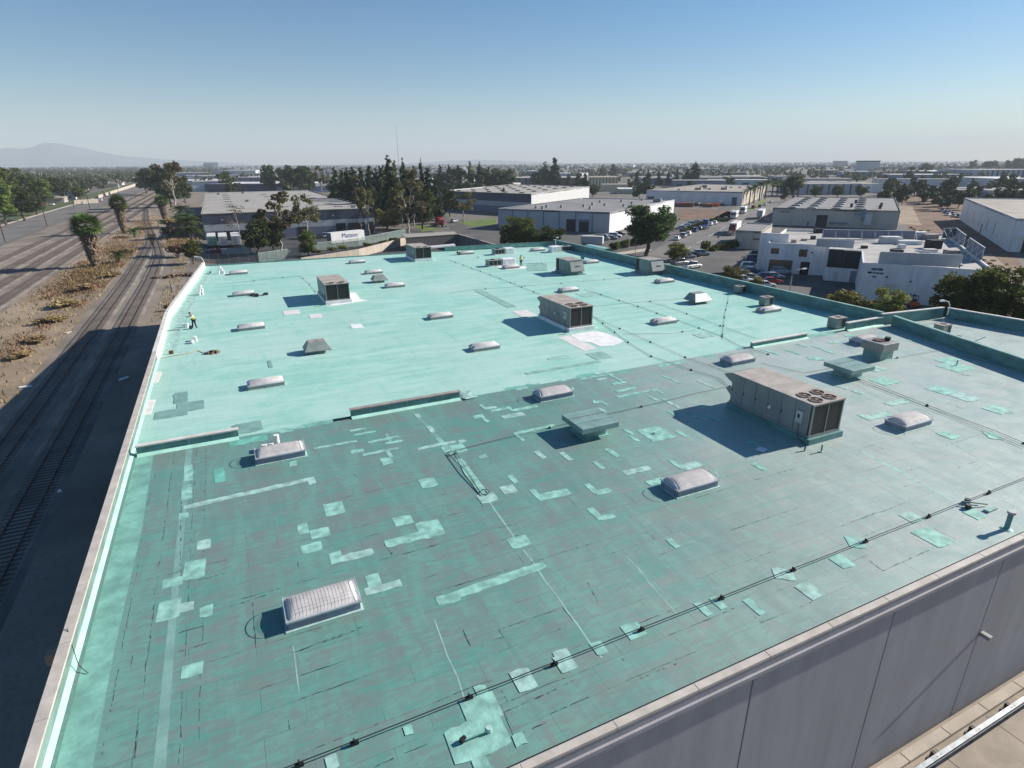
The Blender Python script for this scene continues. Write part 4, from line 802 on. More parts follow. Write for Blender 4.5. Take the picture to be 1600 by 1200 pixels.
for k, (w, x, y, h, lab) in enumerate([('C', 150, 105, .55, 'small white vent pipe near the crouching worker'), ('C', 338, 232, .4, 'small white vent pipe behind the mid-roof unit'), ('D', 1262, 548, .45, 'thin bent vent pipe on the far right front roof'), ('B', 1435, 105, .5, 'small white vent pipe near the rear roof edge'), ('D', 585, 980, .45, 'thin bent pipe at the foot of the biggest unit'), ('6', 1125, 262, .12, 'low round drain on a square mint patch')]):
    p = win(w, x, y); t = thing('vent_pipe', lab, 'vent pipe', p, group='small vent pipes'); MB().cyl(p.x, p.y, RZ + .004, RZ + .04, .14, 10).build('flashing', 'patch_pale', t); MB().cyl(p.x, p.y, RZ + .02, RZ + h, .045, 10).build('pipe', 'white_plastic' if k in (0, 1, 3) else 'green_pipe', t)
# buckets
def bucket(label, loc, group='white paint buckets', rot=0):
    t = thing('paint_bucket', label, 'bucket', loc, rot, group); MB().cyl(0, 0, 0, .37, .135, 14, .155).build('pail', 'white_plastic', t, False, smooth=False); MB().cyl(0, 0, .37, .39, .16, 14).build('lid', 'cloth_white', t, False)
    MB().tube([(.158 * math.cos(math.pi * k / 8), -.03 - .09 * math.sin(math.pi * k / 8), .33 - .12 * math.sin(math.pi * k / 8)) for k in range(9)], .006, 4).build('handle', 'wire', t, False)
    return t
for k, (dx, lab) in enumerate(((-.75, 'left white bucket of three behind a dome skylight'), (-.40, 'middle white bucket of three behind a dome skylight'), (-.05, 'right white bucket of three behind a dome skylight'))):
    bucket(lab, (.95 + dx, 33.75 + .1 * k, RZ))
    if k == 2: bucket('white bucket stacked on top of the right bucket by the dome skylight', (.90, 33.95, RZ + .39))
bx = onroof(312, 461)
for k, (dx, dy, dz) in enumerate(((0, 0, 0), (.34, .1, 0), (.12, .35, 0), (.1, .12, .39), (.38, .2, .39), (.25, .2, .78))): bucket('white bucket, %s tier of the pile by the left parapet' % ('lower', 'middle', 'top')[int(dz / .38)], (bx[0] + dx, bx[1] + dy, RZ + dz), 'bucket pile by the left parapet, %s tier' % ('lower', 'middle', 'top')[int(dz / .38)])
bx = onroof(342, 428)
for k, (dx, dy, dz) in enumerate(((0, 0, 0), (.34, .1, 0), (.68, .05, 0), (.15, .1, .39), (.5, .12, .39), (.3, .12, .78))): bucket('white bucket, %s tier of the pile near the far left corner' % ('lower', 'middle', 'top')[int(dz / .38)], (bx[0] + dx, bx[1] + dy, RZ + dz), 'bucket pile at the far left corner, %s tier' % ('lower', 'middle', 'top')[int(dz / .38)])
bx = onroof(306, 533); bucket('upright white bucket standing in front of the yellow-vested worker', bx); bucket('white bucket stacked crookedly over the one before the yellow-vested worker', (bx[0] - .05, bx[1] + .3, RZ + .0)); 
t = bucket('white bucket tipped over on the roof in front of the yellow-vested worker', (onroof(297, 536)[0], onroof(297, 536)[1], RZ + .15)); t.rotation_euler = (1.5, .2, .8)
bx = onroof(293, 511); bucket('white bucket at the left of the yellow-vested worker', bx); bucket('second white bucket at the left of the yellow-vested worker', (bx[0] - .35, bx[1] + .1, RZ))
# loose things
def blob_pile(name, label, cat, loc, mat, n=9, s=.5):
    m = MB()
    for i in range(n):
        a = random.uniform(0, 6.28); r = random.uniform(0, s); m.obox(math.cos(a) * r * 1.6, math.sin(a) * r, .002, random.uniform(.08, .32), random.uniform(.1, .3), random.uniform(.06, .2), random.uniform(0, 3), random.uniform(.4, .9))
    o = m.build(name, mat); o.location = loc; tag(o, label, cat); return o
blob_pile('tool_pile', 'dark pile of tools and bags beside a low skylight on the left', 'tools', onroof(402, 462), 'black', 8, .55); blob_pile('tool_pile', 'small dark pile of tools right of the tool bags', 'tools', onroof(414, 461), 'cable', 6, .35); blob_pile('tool_pile', 'dark rag pile by the bucket pile in the far left corner', 'tools', onroof(329, 427), 'green_pipe', 5, .3)
blob_pile('rope_coil', 'tan coil of rope lying at the end of the hose', 'rope', onroof(331, 552), 'timber', 14, .32)
hs = [onroof(*p) for p in [(247, 561), (262, 558), (285, 554), (300, 551), (309, 548), (318, 552), (328, 552)]]
o = MB().tube([(x, y, RZ + .03) for x, y, z in dens([Vector(h) for h in hs], .5)], .022, 5).build('hose', 'hose_orange'); tag(o, 'brown hose trailing from the left parapet to the rope coil', 'hose')
o = MB().box(-.18, .18, -.12, .12, 0, .3).build('fuel_can', 'rust', bevel=.03); o.location = onroof(268, 553); tag(o, 'small brown can near the left parapet', 'can')
o = MB().obox(0, 0, 0, .01, .28, .24, .3).build('loose_sheet', 'sheet_white'); p = win('6', 1573, 328); o.location = (p.x, p.y, RZ + .03); tag(o, 'small white square sheet in the shadow of the biggest unit', 'sheet')
o = MB().obox(0, 0, 0, .5, .45, .03, -1.1).build('leaning_board', 'skylight_frame'); p = win('D', 1255, 420); o.location = (p.x - .1, p.y, RZ + .01); tag(o, 'pale board leaning on the right corner well wall', 'board')
o = MB().tube([win('E', 1140, 297, RZ + .1), win('E', 1300, 232, RZ + 1.0)], .03, 6).build('leaning_pole', 'steel'); tag(o, 'thin pole leaning on the right corner well wall', 'pole')
t = thing('satellite_dish', 'dark satellite dish at the end of a low skylight', 'satellite dish', onroof(909, 410)); MB().cyl(0, 0, .001, .55, .03, 8).build('mast', 'steel', t, False); m = MB()
m.add([(0, .05, .75)] + [(.42 * math.cos(2 * math.pi * k / 14), -.1 + .05 * math.sin(2 * math.pi * k / 14), .75 + .34 * math.sin(2 * math.pi * k / 14)) for k in range(14)], [(0, k + 1, (k + 1) % 14 + 1) for k in range(14)]); m.build('dish', 'green_pipe', t, False)
o = MB().add([win('C', x, y, RZ + z) for x, y, z in ((50, 780, .05), (110, 768, .14), (150, 800, .03), (90, 812, .1), (60, 805, .02))], [(0, 1, 3), (1, 2, 3), (0, 3, 4)]).build('crumpled_sheet', 'patch_pale'); tag(o, 'crumpled pale sheet at the end of the peeling divider wall', 'sheet')
for lab, px, py, h, cc in (('curved lamp arm on the far left roof corner', 319, 415, 1.4, (-1, 0)), ('curved white lamp arm on the corner of the right corner well', 1481, 489, 1.3, (-1, .3)), ('small white lamp arm on the far right roof corner', 868, 384, 1.5, (.4, 0))):
    b = at(px, py, RZ + .9); t = thing('wall_lamp', lab, 'lamp', b, group='lamp arms on the roof edge'); MB().tube([(0, 0, -.2), (0, 0, h * .6), (cc[0] * .25, cc[1] * .25, h * .92), (cc[0] * .8, cc[1] * .8, h)], .045, 6).build('arm', 'white_plastic', t, False); MB().obox(cc[0] * .95, cc[1] * .95, h - .08, h + .08, .22, .12, math.atan2(cc[1], cc[0])).build('lamp_head', 'white_plastic', t, False)
t = thing('traffic_cone', 'white and orange cone standing at the far right roof corner', 'cone', (57.4, 102.6, RZ)); MB().box(-.2, .2, -.2, .2, 0, .04).build('base', 'black', t, False); MB().cyl(0, 0, .04, .55, .16, 12, .09).build('lower_cone', 'white_plastic', t, False); MB().cyl(0, 0, .55, .95, .09, 12, .03).build('tip', 'fork_orange', t, False)
# wall light on the near wall
t = thing('wall_light', 'small square wall light on the grey near wall', 'lamp', (28.55, 10.15, 5.15)); MB().box(-.13, .13, -.42, 0, -.10, .10).build('housing', 'unit_beige', t, False, bevel=.015); MB().box(-.1, .1, -.40, -.05, -.12, -.102).build('lens', 'lamp_clear', t, False)
# guard rail at the foot of the near wall
gr = thing('guard_rail', 'galvanised steel guard rail on dark posts along the concrete apron', 'guard rail', (20, 8.9, 0))
m = MB()
for z0, z1, y0 in ((.50, .60, 8.80), (.60, .72, 8.87), (.72, .82, 8.80)): m.box(12, 44, y0, y0 + .06, z0, z1)
m.build('beam', 'galv', gr); MB().box(12, 44, 8.78, 8.98, .821, .835).build('top_cap', 'galv', gr)
for i in range(11):
    x = 13.4 + i * 2.9; MB().obox(x, 9.05, -.02, .80, .09, .12).build('post', 'cable', gr); MB().box(x - .12, x + .12, 9.14, 9.26, -.01, .35).build('brace', 'cable', gr)
    for k in (-.12, .12): MB().cyl(x + k, 8.86, .836, .85, .018, 6).build('bolt', 'cable', gr)

# ================================================================== PEOPLE
def skinned(name, verts, edges, radii, mat, parent, root=0, sub=2):
    me = bpy.data.meshes.new(name); me.from_pydata(verts, edges, []); me.materials.append(MAT[mat]); o = link(name, me, parent, False)
    mod = o.modifiers.new('skin', 'SKIN'); mod.use_smooth_shade = True; me.skin_vertices  # layer is made by the modifier
    if not me.skin_vertices: bpy.context.view_layer.objects.active = o
    for i, r in enumerate(radii): me.skin_vertices[0].data[i].radius = (r, r) if not isinstance(r, tuple) else r
    me.skin_vertices[0].data[root].use_root = True
    sm = o.modifiers.new('sub', 'SUBSURF'); sm.levels = sub; sm.render_levels = sub
    return o
def person(label, loc, rot, J, hold=None, vest='hivis', trousers='cloth_dark', sleeves='cloth_white', helmet='hair'):
    """J: joints hip, chest, neck, head, then l/r shoulder elbow wrist, l/r hip knee ankle toe"""
    t = thing('person', label, 'person', loc, rot)
    V, E, Rr = [], [], []
    def v(p, r): V.append(tuple(p)); Rr.append(r); return len(V) - 1
    ph = v(J['hip'], .15); pc = v(J['chest'], (.19, .14)); pn = v(J['neck'], .062); phd = v(J['head'], .095); pt = v(Vector(J['head']) + Vector((0, 0, .11)), .075); E += [(ph, pc), (pc, pn), (pn, phd), (phd, pt)]
    for s in 'lr':
        a, b, c = v(J[s + 'sh'], .068), v(J[s + 'el'], .048), v(J[s + 'wr'], .034); E += [(pc, a), (a, b), (b, c)]
        w = Vector(J[s + 'wr']); d = (w - Vector(J[s + 'el'])).normalized(); u = d.cross(Vector((0, 0, 1)));  u = u.normalized() if u.length > .1 else Vector((1, 0, 0)); n_ = d.cross(u)
        pm = v(w + d * .08, .036); E.append((c, pm))
        for k, (o_, ln) in enumerate(((-.033, .065), (-.011, .08), (.011, .075), (.033, .055))):
            f1 = v(w + d * (.08 + ln * .55) + u * o_, .010); f2 = v(w + d * (.08 + ln) + u * o_ + n_ * .02, .008); E += [(pm, f1), (f1, f2)]
        th = v(w + d * .07 + u * (.055 if s == 'l' else -.055), .010); E.append((c, th))
        a, b, c, e = v(J[s + 'hp'], .09), v(J[s + 'kn'], .062), v(J[s + 'an'], .042), v(J[s + 'to'], .036); E += [(ph, a), (a, b), (b, c), (c, e)]
    skinned('body', V, E, Rr, 'skin', t)
    # clothing follows the body
    def cloth(name, chain, mat, edges=None): skinned(name, [p for p, r in chain], edges or [(i, i + 1) for i in range(len(chain) - 1)], [r for p, r in chain], mat, t)
    hip, chest, neck = Vector(J['hip']), Vector(J['chest']), Vector(J['neck'])
    cloth('vest', [(hip + Vector((0, 0, .02)), (.185, .165)), (hip.lerp(chest, .6), (.19, .165)), (chest, (.215, .17)), (chest.lerp(neck, .7), (.14, .11))], vest)
    cloth('vest_stripe', [(hip.lerp(chest, .42), (.205, .18)), (hip.lerp(chest, .56), (.205, .18))], 'reflective')
    for s in 'lr': cloth('sleeve', [(chest.lerp(Vector(J[s + 'sh']), .6), .09), (Vector(J[s + 'sh']), .088), (Vector(J[s + 'el']), .064), (Vector(J[s + 'el']).lerp(Vector(J[s + 'wr']), .7), .048)], sleeves)
    cloth('trousers', [(hip, .165)] + [(Vector(J[k]), r) for s in 'lr' for k, r in ((s + 'hp', .105), (s + 'kn', .078), (s + 'an', .062))], trousers, [(0, 1), (1, 2), (2, 3), (0, 4), (4, 5), (5, 6)])
    for s in 'lr': a, b = Vector(J[s + 'an']), Vector(J[s + 'to']); cloth('boot', [(a + Vector((0, 0, .05)), .06), (a, .062), (b, .046)], 'black')
    h = Vector(J['head']); d = Vector(J.get('face', (0, -1, 0)))
    hm = MB(); n = 12
    vs = []
    for k in range(5):
        e = math.pi / 2 * k / 4
        for i in range(n): vs.append((h.x + .112 * math.cos(e) * math.cos(2 * math.pi * i / n), h.y + .122 * math.cos(e) * math.sin(2 * math.pi * i / n), h.z + .045 + .115 * math.sin(e)))
    hm.add(vs, [(k * n + i, k * n + (i + 1) % n, (k + 1) * n + (i + 1) % n, (k + 1) * n + i) for k in range(4) for i in range(n)]); hm.build('cap', helmet, t, False, smooth=True)
    f = MB(); q = h + d * .098; f.obox(q.x, q.y, h.z - .035, h.z + .005, .014, .02, math.atan2(d.y, d.x)); f.build('nose', 'skin', t, False)
    sd = Vector((-d.y, d.x, 0))
    for s in (-1, 1):
        e = h + d * .088 + sd * (.034 * s); MB().obox(e.x, e.y, h.z + .012, h.z + .028, .008, .012, math.atan2(d.y, d.x)).build('eye', 'hair', t, False); e = h + sd * (.1 * s); MB().obox(e.x, e.y, h.z - .03, h.z + .03, .02, .012, math.atan2(d.y, d.x)).build('ear', 'skin', t, False)
    e = h + d * .09; MB().obox(e.x, e.y, h.z - .066, h.z - .056, .01, .026, math.atan2(d.y, d.x)).build('mouth', 'lamp_red', t, False)
    return t
STAND = dict(hip=(0, 0, .95), chest=(0, -.02, 1.32), neck=(0, -.02, 1.50), head=(0, -.04, 1.62), lsh=(.19, -.01, 1.42), lel=(.25, -.05, 1.13), lwr=(.22, -.28, 1.02), rsh=(-.19, -.01, 1.42), rel=(-.25, -.03, 1.13), rwr=(-.22, -.25, 1.02),
             lhp=(.10, 0, .88), lkn=(.12, -.03, .49), lan=(.13, .01, .09), lto=(.14, -.14, .05), rhp=(-.10, 0, .88), rkn=(-.12, -.02, .49), ran=(-.13, .02, .09), rto=(-.14, -.13, .05))
J1 = dict(STAND); J1.update(hip=(.06, 0, .93), chest=(-.03, -.04, 1.28), neck=(-.10, -.06, 1.45), head=(-.17, -.08, 1.56), lsh=(.13, -.08, 1.38), lel=(-.10, -.26, 1.18), lwr=(-.32, -.30, 1.22), rsh=(-.16, .08, 1.38), rel=(-.33, .04, 1.2), rwr=(-.52, -.05, 1.28), lhp=(.14, -.02, .86), lkn=(.13, -.06, .47), lan=(.22, -.05, .09), lto=(.12, -.12, .05), rhp=(-.03, .05, .86), rkn=(-.10, .02, .48), ran=(-.14, .10, .09), rto=(-.27, .06, .05), face=(-.9, -.43, 0))
p1 = onroof(304, 513); person('person in yellow vest and dark trousers leaning towards the left white parapet', p1, 0, J1)
t = thing('roller_pole', 'thin paint roller pole held by the yellow-vested worker', 'paint roller', (p1[0] - .52, p1[1] - .05, RZ)); MB().tube([(.1, .02, 1.30), (-.25, -.05, .7), (-.65, -.15, .08)], .012, 5).build('pole', 'wire', t, False); MB().cyl(-.15, .07, -.78, -.52, .035, 8, axis='x').build('roller', 'cloth_white', t, False)
o = MB().cyl(0, 0, 0, .34, .13, 12, .15).build('black_pail', 'cloth_navy', None, False); o.location = (p1[0] - .32, p1[1] - .15, RZ); tag(o, 'dark pail at the feet of the yellow-vested worker', 'bucket')
J2 = dict(STAND); J2.update(face=(0, 1, 0)); p2 = onroof(814, 416); person('person in yellow vest and navy trousers standing beside a white wrapped unit', p2, 0, J2, trousers='cloth_navy')
t = thing('roller_pole', 'paint roller pole beside the standing worker at the wrapped unit', 'paint roller', (p2[0] + .5, p2[1], RZ)); MB().tube([(0, 0, 0), (.05, .02, 1.35)], .012, 5).build('pole', 'wire', t, False); MB().cyl(.02, 1.38, -.12, .18, .05, 8, axis='x').build('roller', 'black', t, False)
J3 = dict(STAND); J3.update(hip=(0, .12, .42), chest=(0, -.12, .70), neck=(0, -.24, .84), head=(0, -.32, .93), lsh=(.19, -.16, .80), lel=(.24, -.34, .58), lwr=(.16, -.52, .40), rsh=(-.19, -.16, .80), rel=(-.24, -.34, .58), rwr=(-.16, -.52, .38), lhp=(.11, .1, .38), lkn=(.17, -.30, .45), lan=(.15, -.02, .09), lto=(.16, -.18, .05), rhp=(-.11, .1, .38), rkn=(-.17, -.30, .45), ran=(-.15, -.02, .09), rto=(-.16, -.18, .05))
person('person in yellow vest crouching beside a low skylight near the rear edge', onroof(716, 398), .4, J3, trousers='cloth_navy')

# ================================================================== NEIGHBOURING BUILDINGS
def panel_wall(parent, a, b, bands, n, gap=.06, th=.25, jm='joint_dark', inset=.1):
    """tilt-up wall from a to b (world xy, outside on the right hand): n panels, each built of stacked bands (z0, z1, material)"""
    A, B = Vector((a[0], a[1], 0)), Vector((b[0], b[1], 0)); d = B - A; L = d.length; d.normalize(); ang = math.atan2(d.y, d.x); nrm = Vector((-d.y, d.x, 0))
    z0, z1 = min(q[0] for q in bands), max(q[1] for q in bands)
    m = MB(); m.prism([A + nrm * inset, B + nrm * inset, B + nrm * (inset + .1), A + nrm * (inset + .1)], z0, z1 - .02); m.build('wall_core', jm, parent)
    w = L / n
    for (q0, q1, mt) in bands:
        me = MB().box(gap / 2, w - gap / 2, 0, inset - .005, 0, q1 - q0).mesh('panel', mt)
        for i in range(n):
            o = link('panel', me, parent, False); o.location = A + d * (w * i) + Vector((0, 0, q0)) - wloc(parent); o.rotation_euler[2] = ang
def on_wall(parent, name, a, b, s0, s1, z0, z1, mat, out=.05, depth=.12):
    """a door, window or sign on the wall a-b, s along the wall in metres"""
    A, B = Vector((a[0], a[1], 0)), Vector((b[0], b[1], 0)); d = (B - A).normalized(); n = Vector((-d.y, d.x, 0))
    p, q = A + d * s0, A + d * s1
    return MB().prism([p - n * out, q - n * out, q + n * (depth - out), p + n * (depth - out)], z0, z1).build(name, mat, parent)
def flat_roof(parent, poly, z, mat, par=.35, cop='coping', thick=.25):
    MB().prism(poly, z - .4, z).build('roof', mat, parent); n = len(poly)
    c = Vector((sum(p[0] for p in poly) / n, sum(p[1] for p in poly) / n, 0))
    for i in range(n):
        a, b = Vector((poly[i][0], poly[i][1], 0)), Vector((poly[(i + 1) % n][0], poly[(i + 1) % n][1], 0)); ai, bi = a + (c - a).normalized() * thick * 1.6, b + (c - b).normalized() * thick * 1.6
        MB().prism([a, b, bi, ai], z + .003, z + par).build('parapet', cop, parent)
def quad_at(z, *pts): return [tuple(at(x, y, z)[:2]) for x, y in pts]
def lerp2(a, b, t): return (a[0] + (b[0] - a[0]) * t, a[1] + (b[1] - a[1]) * t)
def inq(q, u, v): return lerp2(lerp2(q[0], q[1], u), lerp2(q[3], q[2], u), v)
def roof_boxes(parent, name, q, spots, z, hx, hy, h, mat, ang=None):
    if ang is None: ang = math.atan2(q[1][1] - q[0][1], q[1][0] - q[0][0])
    me = MB().obox(0, 0, 0, h, hx, hy).mesh(name, mat)
    for u, v in spots:
        x, y = inq(q, u, v); o = link(name, me, parent, False); o.location = Vector((x, y, z + .004)) - wloc(parent); o.rotation_euler[2] = ang
def building(label, z, q, roofmat, walls, cop='coping', par=.35, name='warehouse', group=None):
    """q = roof corners near-left, near-right, far-right, far-left; walls = {edge: (bands, n panels)}"""
    t = thing(name, label, 'building', (q[0][0], q[0][1], 0), group=group)
    flat_roof(t, q, z, roofmat, par, cop)
    for e in range(4):
        bands, n = walls.get(e, walls[0]); panel_wall(t, q[e], q[(e + 1) % 4], [(b[0], b[1], b[2]) for b in bands], n)
    return t
# long warehouse with the parked container
q1 = [(-6.2, 237.5), (53.6, 237.5), (53.6, 418), (-6.2, 418)]
w1 = building('long grey-roofed warehouse with dark slate band and loading docks left of centre', 9.0, q1, 'roof_gravel', {0: ([(-.2, 3.4, 'wall_slate'), (3.4, 5.6, 'wall_lightgrey'), (5.6, 9.33, 'wall_navy')], 9), 1: ([(0, 9.33, 'wall_lightgrey')], 16), 3: ([(0, 9.33, 'wall_white')], 16)}, cop='coping_white')
roof_boxes(w1, 'skylight', q1, [(.17, .1 + .11 * i) for i in range(8)] + [(.5, .15 + .16 * i) for i in range(5)] + [(.83, .1 + .13 * i) for i in range(6)], 9.0, 1.6, .7, .3, 'skylight_flat'); roof_boxes(w1, 'roof_vent', q1, [(.11, .85), (.33, .9), (.9, .05), (.6, .5), (.3, .4)], 9.0, .7, .7, 1.0, 'unit_green')
for i, (s0, s1, z1) in enumerate([(2.2, 5, 3.2), (6.2, 9, 3.2), (10.5, 13.3, 3.2), (31, 34.5, 3.6), (45.0, 48.5, 4.2), (49.5, 56, 4.2), (57, 59.3, 4.2)]): on_wall(w1, 'dock_door', q1[0], q1[1], s0, s1, 0, z1, 'fan_dark')
for s in (6, 25, 44): on_wall(w1, 'wall_lamp', q1[0], q1[1], s, s + .5, 7.0, 7.3, 'lamp_clear', .3, .3)
# warehouse with many skylights
q2 = quad_at(10, (690, 299), (830, 304), (921, 292), (800, 288.5))
w2 = building('warehouse with rows of pale skylights and a navy banded shaded front', 10, q2, 'roof_gravel', {0: ([(0, 3.6, 'wall_slate'), (3.6, 6.0, 'wall_grey'), (6.0, 10.3, 'wall_navy')], 7), 1: ([(0, 10.3, 'wall_lightgrey')], 12)}, cop='wall_lightgrey')
roof_boxes(w2, 'skylight', q2, [(u, v) for u in (.12, .3, .48, .66, .84) for v in (.1, .27, .44, .61, .78, .93)], 10, 1.7, .9, .55, 'unit_dust')
# pale blue-grey warehouse by the parking lot
q3 = quad_at(7.4, (778, 327), (953, 333), (1054, 313), (910, 310))
w3 = building('pale warehouse with blue panel joints and a white sunlit side by the parking lot', 7.4, q3, 'roof_grey', {0: ([(0, 7.7, 'wall_grey')], 7), 1: ([(0, 7.7, 'wall_white')], 9)}, cop='wall_grey')
L3 = math.dist(q3[0], q3[1])
for i in range(1, 7): on_wall(w3, 'joint_strip', q3[0], q3[1], L3 * i / 7 - .3, L3 * i / 7 + .3, 0, 7.68, 'wall_blue', .04, .12)
on_wall(w3, 'dock_door', q3[0], q3[1], L3 * .635, L3 * .715, 0, 4.6, 'fan_dark'); on_wall(w3, 'dock_door', q3[0], q3[1], L3 * .745, L3 * .83, 0, 3.8, 'joint_dark')
on_wall(w3, 'canopy', q3[0], q3[1], L3 * .74, L3 * .835, 3.85, 4.7, 'wall_slate', .5, .6)
roof_boxes(w3, 'roof_vent', q3, [(.25, .12), (.33, .1), (.28, .2), (.42, .2), (.52, .45), (.55, .3), (.66, .42), (.7, .18), (.8, .6), (.85, .4), (.6, .75), (.9, .8), (.45, .65), (.72, .9)], 7.4, .45, .45, 1.1, 'unit_beige'); roof_boxes(w3, 'rooftop_unit', q3, [(.94, .8)], 7.4, 1.4, 1.0, 1.6, 'unit_beige')
# brown-roofed warehouse across the street
q4 = quad_at(7.7, (1010, 298), (1161, 300.6), (1196, 290.5), (1100, 288))
w4 = building('long pale warehouse with brownish roof behind the bare dirt lot', 7.7, q4, 'roof_tan', {0: ([(0, 8.0, 'wall_white')], 8), 1: ([(0, 8.0, 'wall_sand')], 12)}, cop='wall_white')
L4 = math.dist(q4[0], q4[1]); on_wall(w4, 'dock_door', q4[0], q4[1], L4 * .90, L4 * .95, 0, 4.8, 'wall_navy'); on_wall(w4, 'window', q4[0], q4[1], L4 * .02, L4 * .09, 1.6, 4.2, 'glass_dark')
roof_boxes(w4, 'roof_vent', q4, [(random.uniform(.1, .9), random.uniform(.1, .9)) for i in range(12)], 7.7, .8, .6, .8, 'unit_dust'); roof_boxes(w4, 'rooftop_unit', q4, [(.45, .2), (.7, .3), (.3, .6)], 7.7, 2, 1.4, 1.5, 'unit_top')
# beige warehouse with arched skylights
q5 = quad_at(6.7, (1208, 325.6), (1407, 331), (1398, 310), (1244, 308))
w5 = building('beige warehouse with rows of arched skylights on its grey roof', 6.7, q5, 'roof_grey', {0: ([(0, 6.75, 'wall_beige'), (6.75, 7.0, 'wall_brown')], 6)}, cop='wall_brown')
L5 = math.dist(q5[0], q5[1]); a5 = math.atan2(q5[1][1] - q5[0][1], q5[1][0] - q5[0][0])
arch = MB(); n = 6; pr = [(2.0 * math.cos(math.pi * k / n), .75 * math.sin(math.pi * k / n)) for k in range(n + 1)]
arch.add([(x, y, z) for y in (-.9, .9) for x, z in pr], [tuple(range(n + 1)), tuple(range(2 * n + 1, n, -1))] + [(k, k + 1, n + 2 + k, n + 1 + k) for k in range(n)]); arch = arch.mesh('arched_skylight', 'skylight_flat')
for u in (.15, .31, .51, .69):
    for k in range(6): x, y = inq(q5, u, .05 + .16 * k); o = link('arched_skylight', arch, w5, False); o.location = Vector((x, y, 6.72)) - wloc(w5); o.rotation_euler[2] = a5
on_wall(w5, 'roller_door', q5[0], q5[1], L5 * .37, L5 * .46, 0, 4.6, 'fan_dark'); on_wall(w5, 'awning', q5[0], q5[1], L5 * .475, L5 * .62, 1.2, 2.1, 'wall_slate', .6, .7); on_wall(w5, 'silo', q5[0], q5[1], L5 * .745, L5 * .80, 1.5, 5.5, 'wall_lightgrey', 1.6, 1.7); on_wall(w5, 'duct', q5[0], q5[1], L5 * .72, L5 * .745, 3, 7.6, 'wall_blue', 1.2, 1.3)
on_wall(w5, 'duct', q5[0], q5[1], L5 * .66, L5 * .72, 5.2, 5.7, 'wall_blue', .8, .9); on_wall(w5, 'small_door', q5[0], q5[1], L5 * .30, L5 * .315, 0, 2.2, 'wall_brown')
for k, (s0, s1, z0, z1) in enumerate([(.067, .080, 5.35, 5.75), (.083, .094, 5.40, 5.8), (.097, .108, 5.40, 5.85), (.118, .128, 5.2, 5.65), (.130, .141, 5.3, 5.6), (.143, .153, 5.3, 5.58)]): on_wall(w5, 'sign_lettering', q5[0], q5[1], L5 * s0, L5 * s1, z0, z1, 'sign_black', .08, .1)
roof_boxes(w5, 'roof_vent', q5, [(.62, .2), (.64, .5), (.85, .15), (.86, .3)], 6.7, .5, .5, 1.6, 'joint_dark')
# white warehouse at the right edge with slit windows
a7, b7 = at(1507, 310, 9.2), at(1588, 343, 9.2); d7 = (b7 - a7).normalized(); n7 = Vector((d7.y * -1, d7.x, 0)); a7 = a7
c7 = b7 + Vector((-d7.y, d7.x, 0)) * 90; e7 = a7 + Vector((-d7.y, d7.x, 0)) * 90
if c7.x < b7.x: c7 = b7 - Vector((-d7.y, d7.x, 0)) * 90; e7 = a7 - Vector((-d7.y, d7.x, 0)) * 90
q7 = [tuple(a7[:2]), tuple(b7[:2]), tuple(c7[:2]), tuple(e7[:2])]
w7 = building('white warehouse with tall slit windows and brown roof at the right edge', 9.2, q7, 'roof_tan', {0: ([(0, 9.5, 'wall_white')], 6)}, cop='wall_white')
L7 = math.dist(q7[0], q7[1])
for u in (.17, .33, .47, .62, .75): on_wall(w7, 'window', q7[0], q7[1], L7 * u - .45, L7 * u + .45, 2.2, 6.4, 'glass_dark', .03, .1)
on_wall(w7, 'door', q7[0], q7[1], L7 * .53, L7 * .545, 0, 3.4, 'glass_dark'); on_wall(w7, 'dock_opening', q7[1], q7[2], 3, 40, 0, 4.2, 'fan_dark', .06, .2); on_wall(w7, 'canopy', q7[1], q7[2], 2, 40, 4.3, 4.7, 'wall_white', 2.5, 2.6)
roof_boxes(w7, 'skylight', q7, [(.35, .35), (.55, .35), (.75, .32), (.2, .4), (.5, .7)], 9.2, 3.2, 1.2, .7, 'roof_white')
# small beige building at the street corner
q8 = quad_at(5.2, (1150, 361), (1190, 363), (1207, 351), (1166, 349)); w8 = building('small plain beige building between the street and the white offices', 5.2, q8, 'roof_grey', {0: ([(0, 5.5, 'wall_beige')], 3)}, cop='wall_beige'); on_wall(w8, 'rust_awning', q8[0], q8[1], math.dist(q8[0], q8[1]) * .72, math.dist(q8[0], q8[1]) * .98, 3.0, 3.3, 'rust', .8, .9)

# ---------------------------------------------------------------- white office and plant building
H6 = 7.0
A0 = at(1200.6, 380, H6); A1 = at(1294, 383.5, H6); C0 = at(1349, 411, H6); C1 = at(1554, 424, H6); BL6 = at(1228, 359, H6); BR6 = at(1478, 366, H6); B0 = at(1296, 389, H6); B1 = at(1347, 392, H6)
A0, A1, C0, C1, BL6, BR6, B0, B1 = [tuple(p[:2]) for p in (A0, A1, C0, C1, BL6, BR6, B0, B1)]
w6 = thing('office_building', 'white office and plant building with mechanical screens across its roof at right', 'building', (C0[0], C0[1], 0))
poly6 = [A0, A1, B0, B1, C0, C1, BR6, BL6]
MB().prism(poly6, 0, H6 - .5).build('wall_core', 'wall_white', w6); MB().prism(poly6, H6 - .49, H6 - .35).build('roof', 'roof_office', w6)
def wall6(a, b, n, z1=H6, m='wall_white'): panel_wall(w6, a, b, [(0, z1, m)], n, .04, .2, 'wall_grey', -.01 + .12)
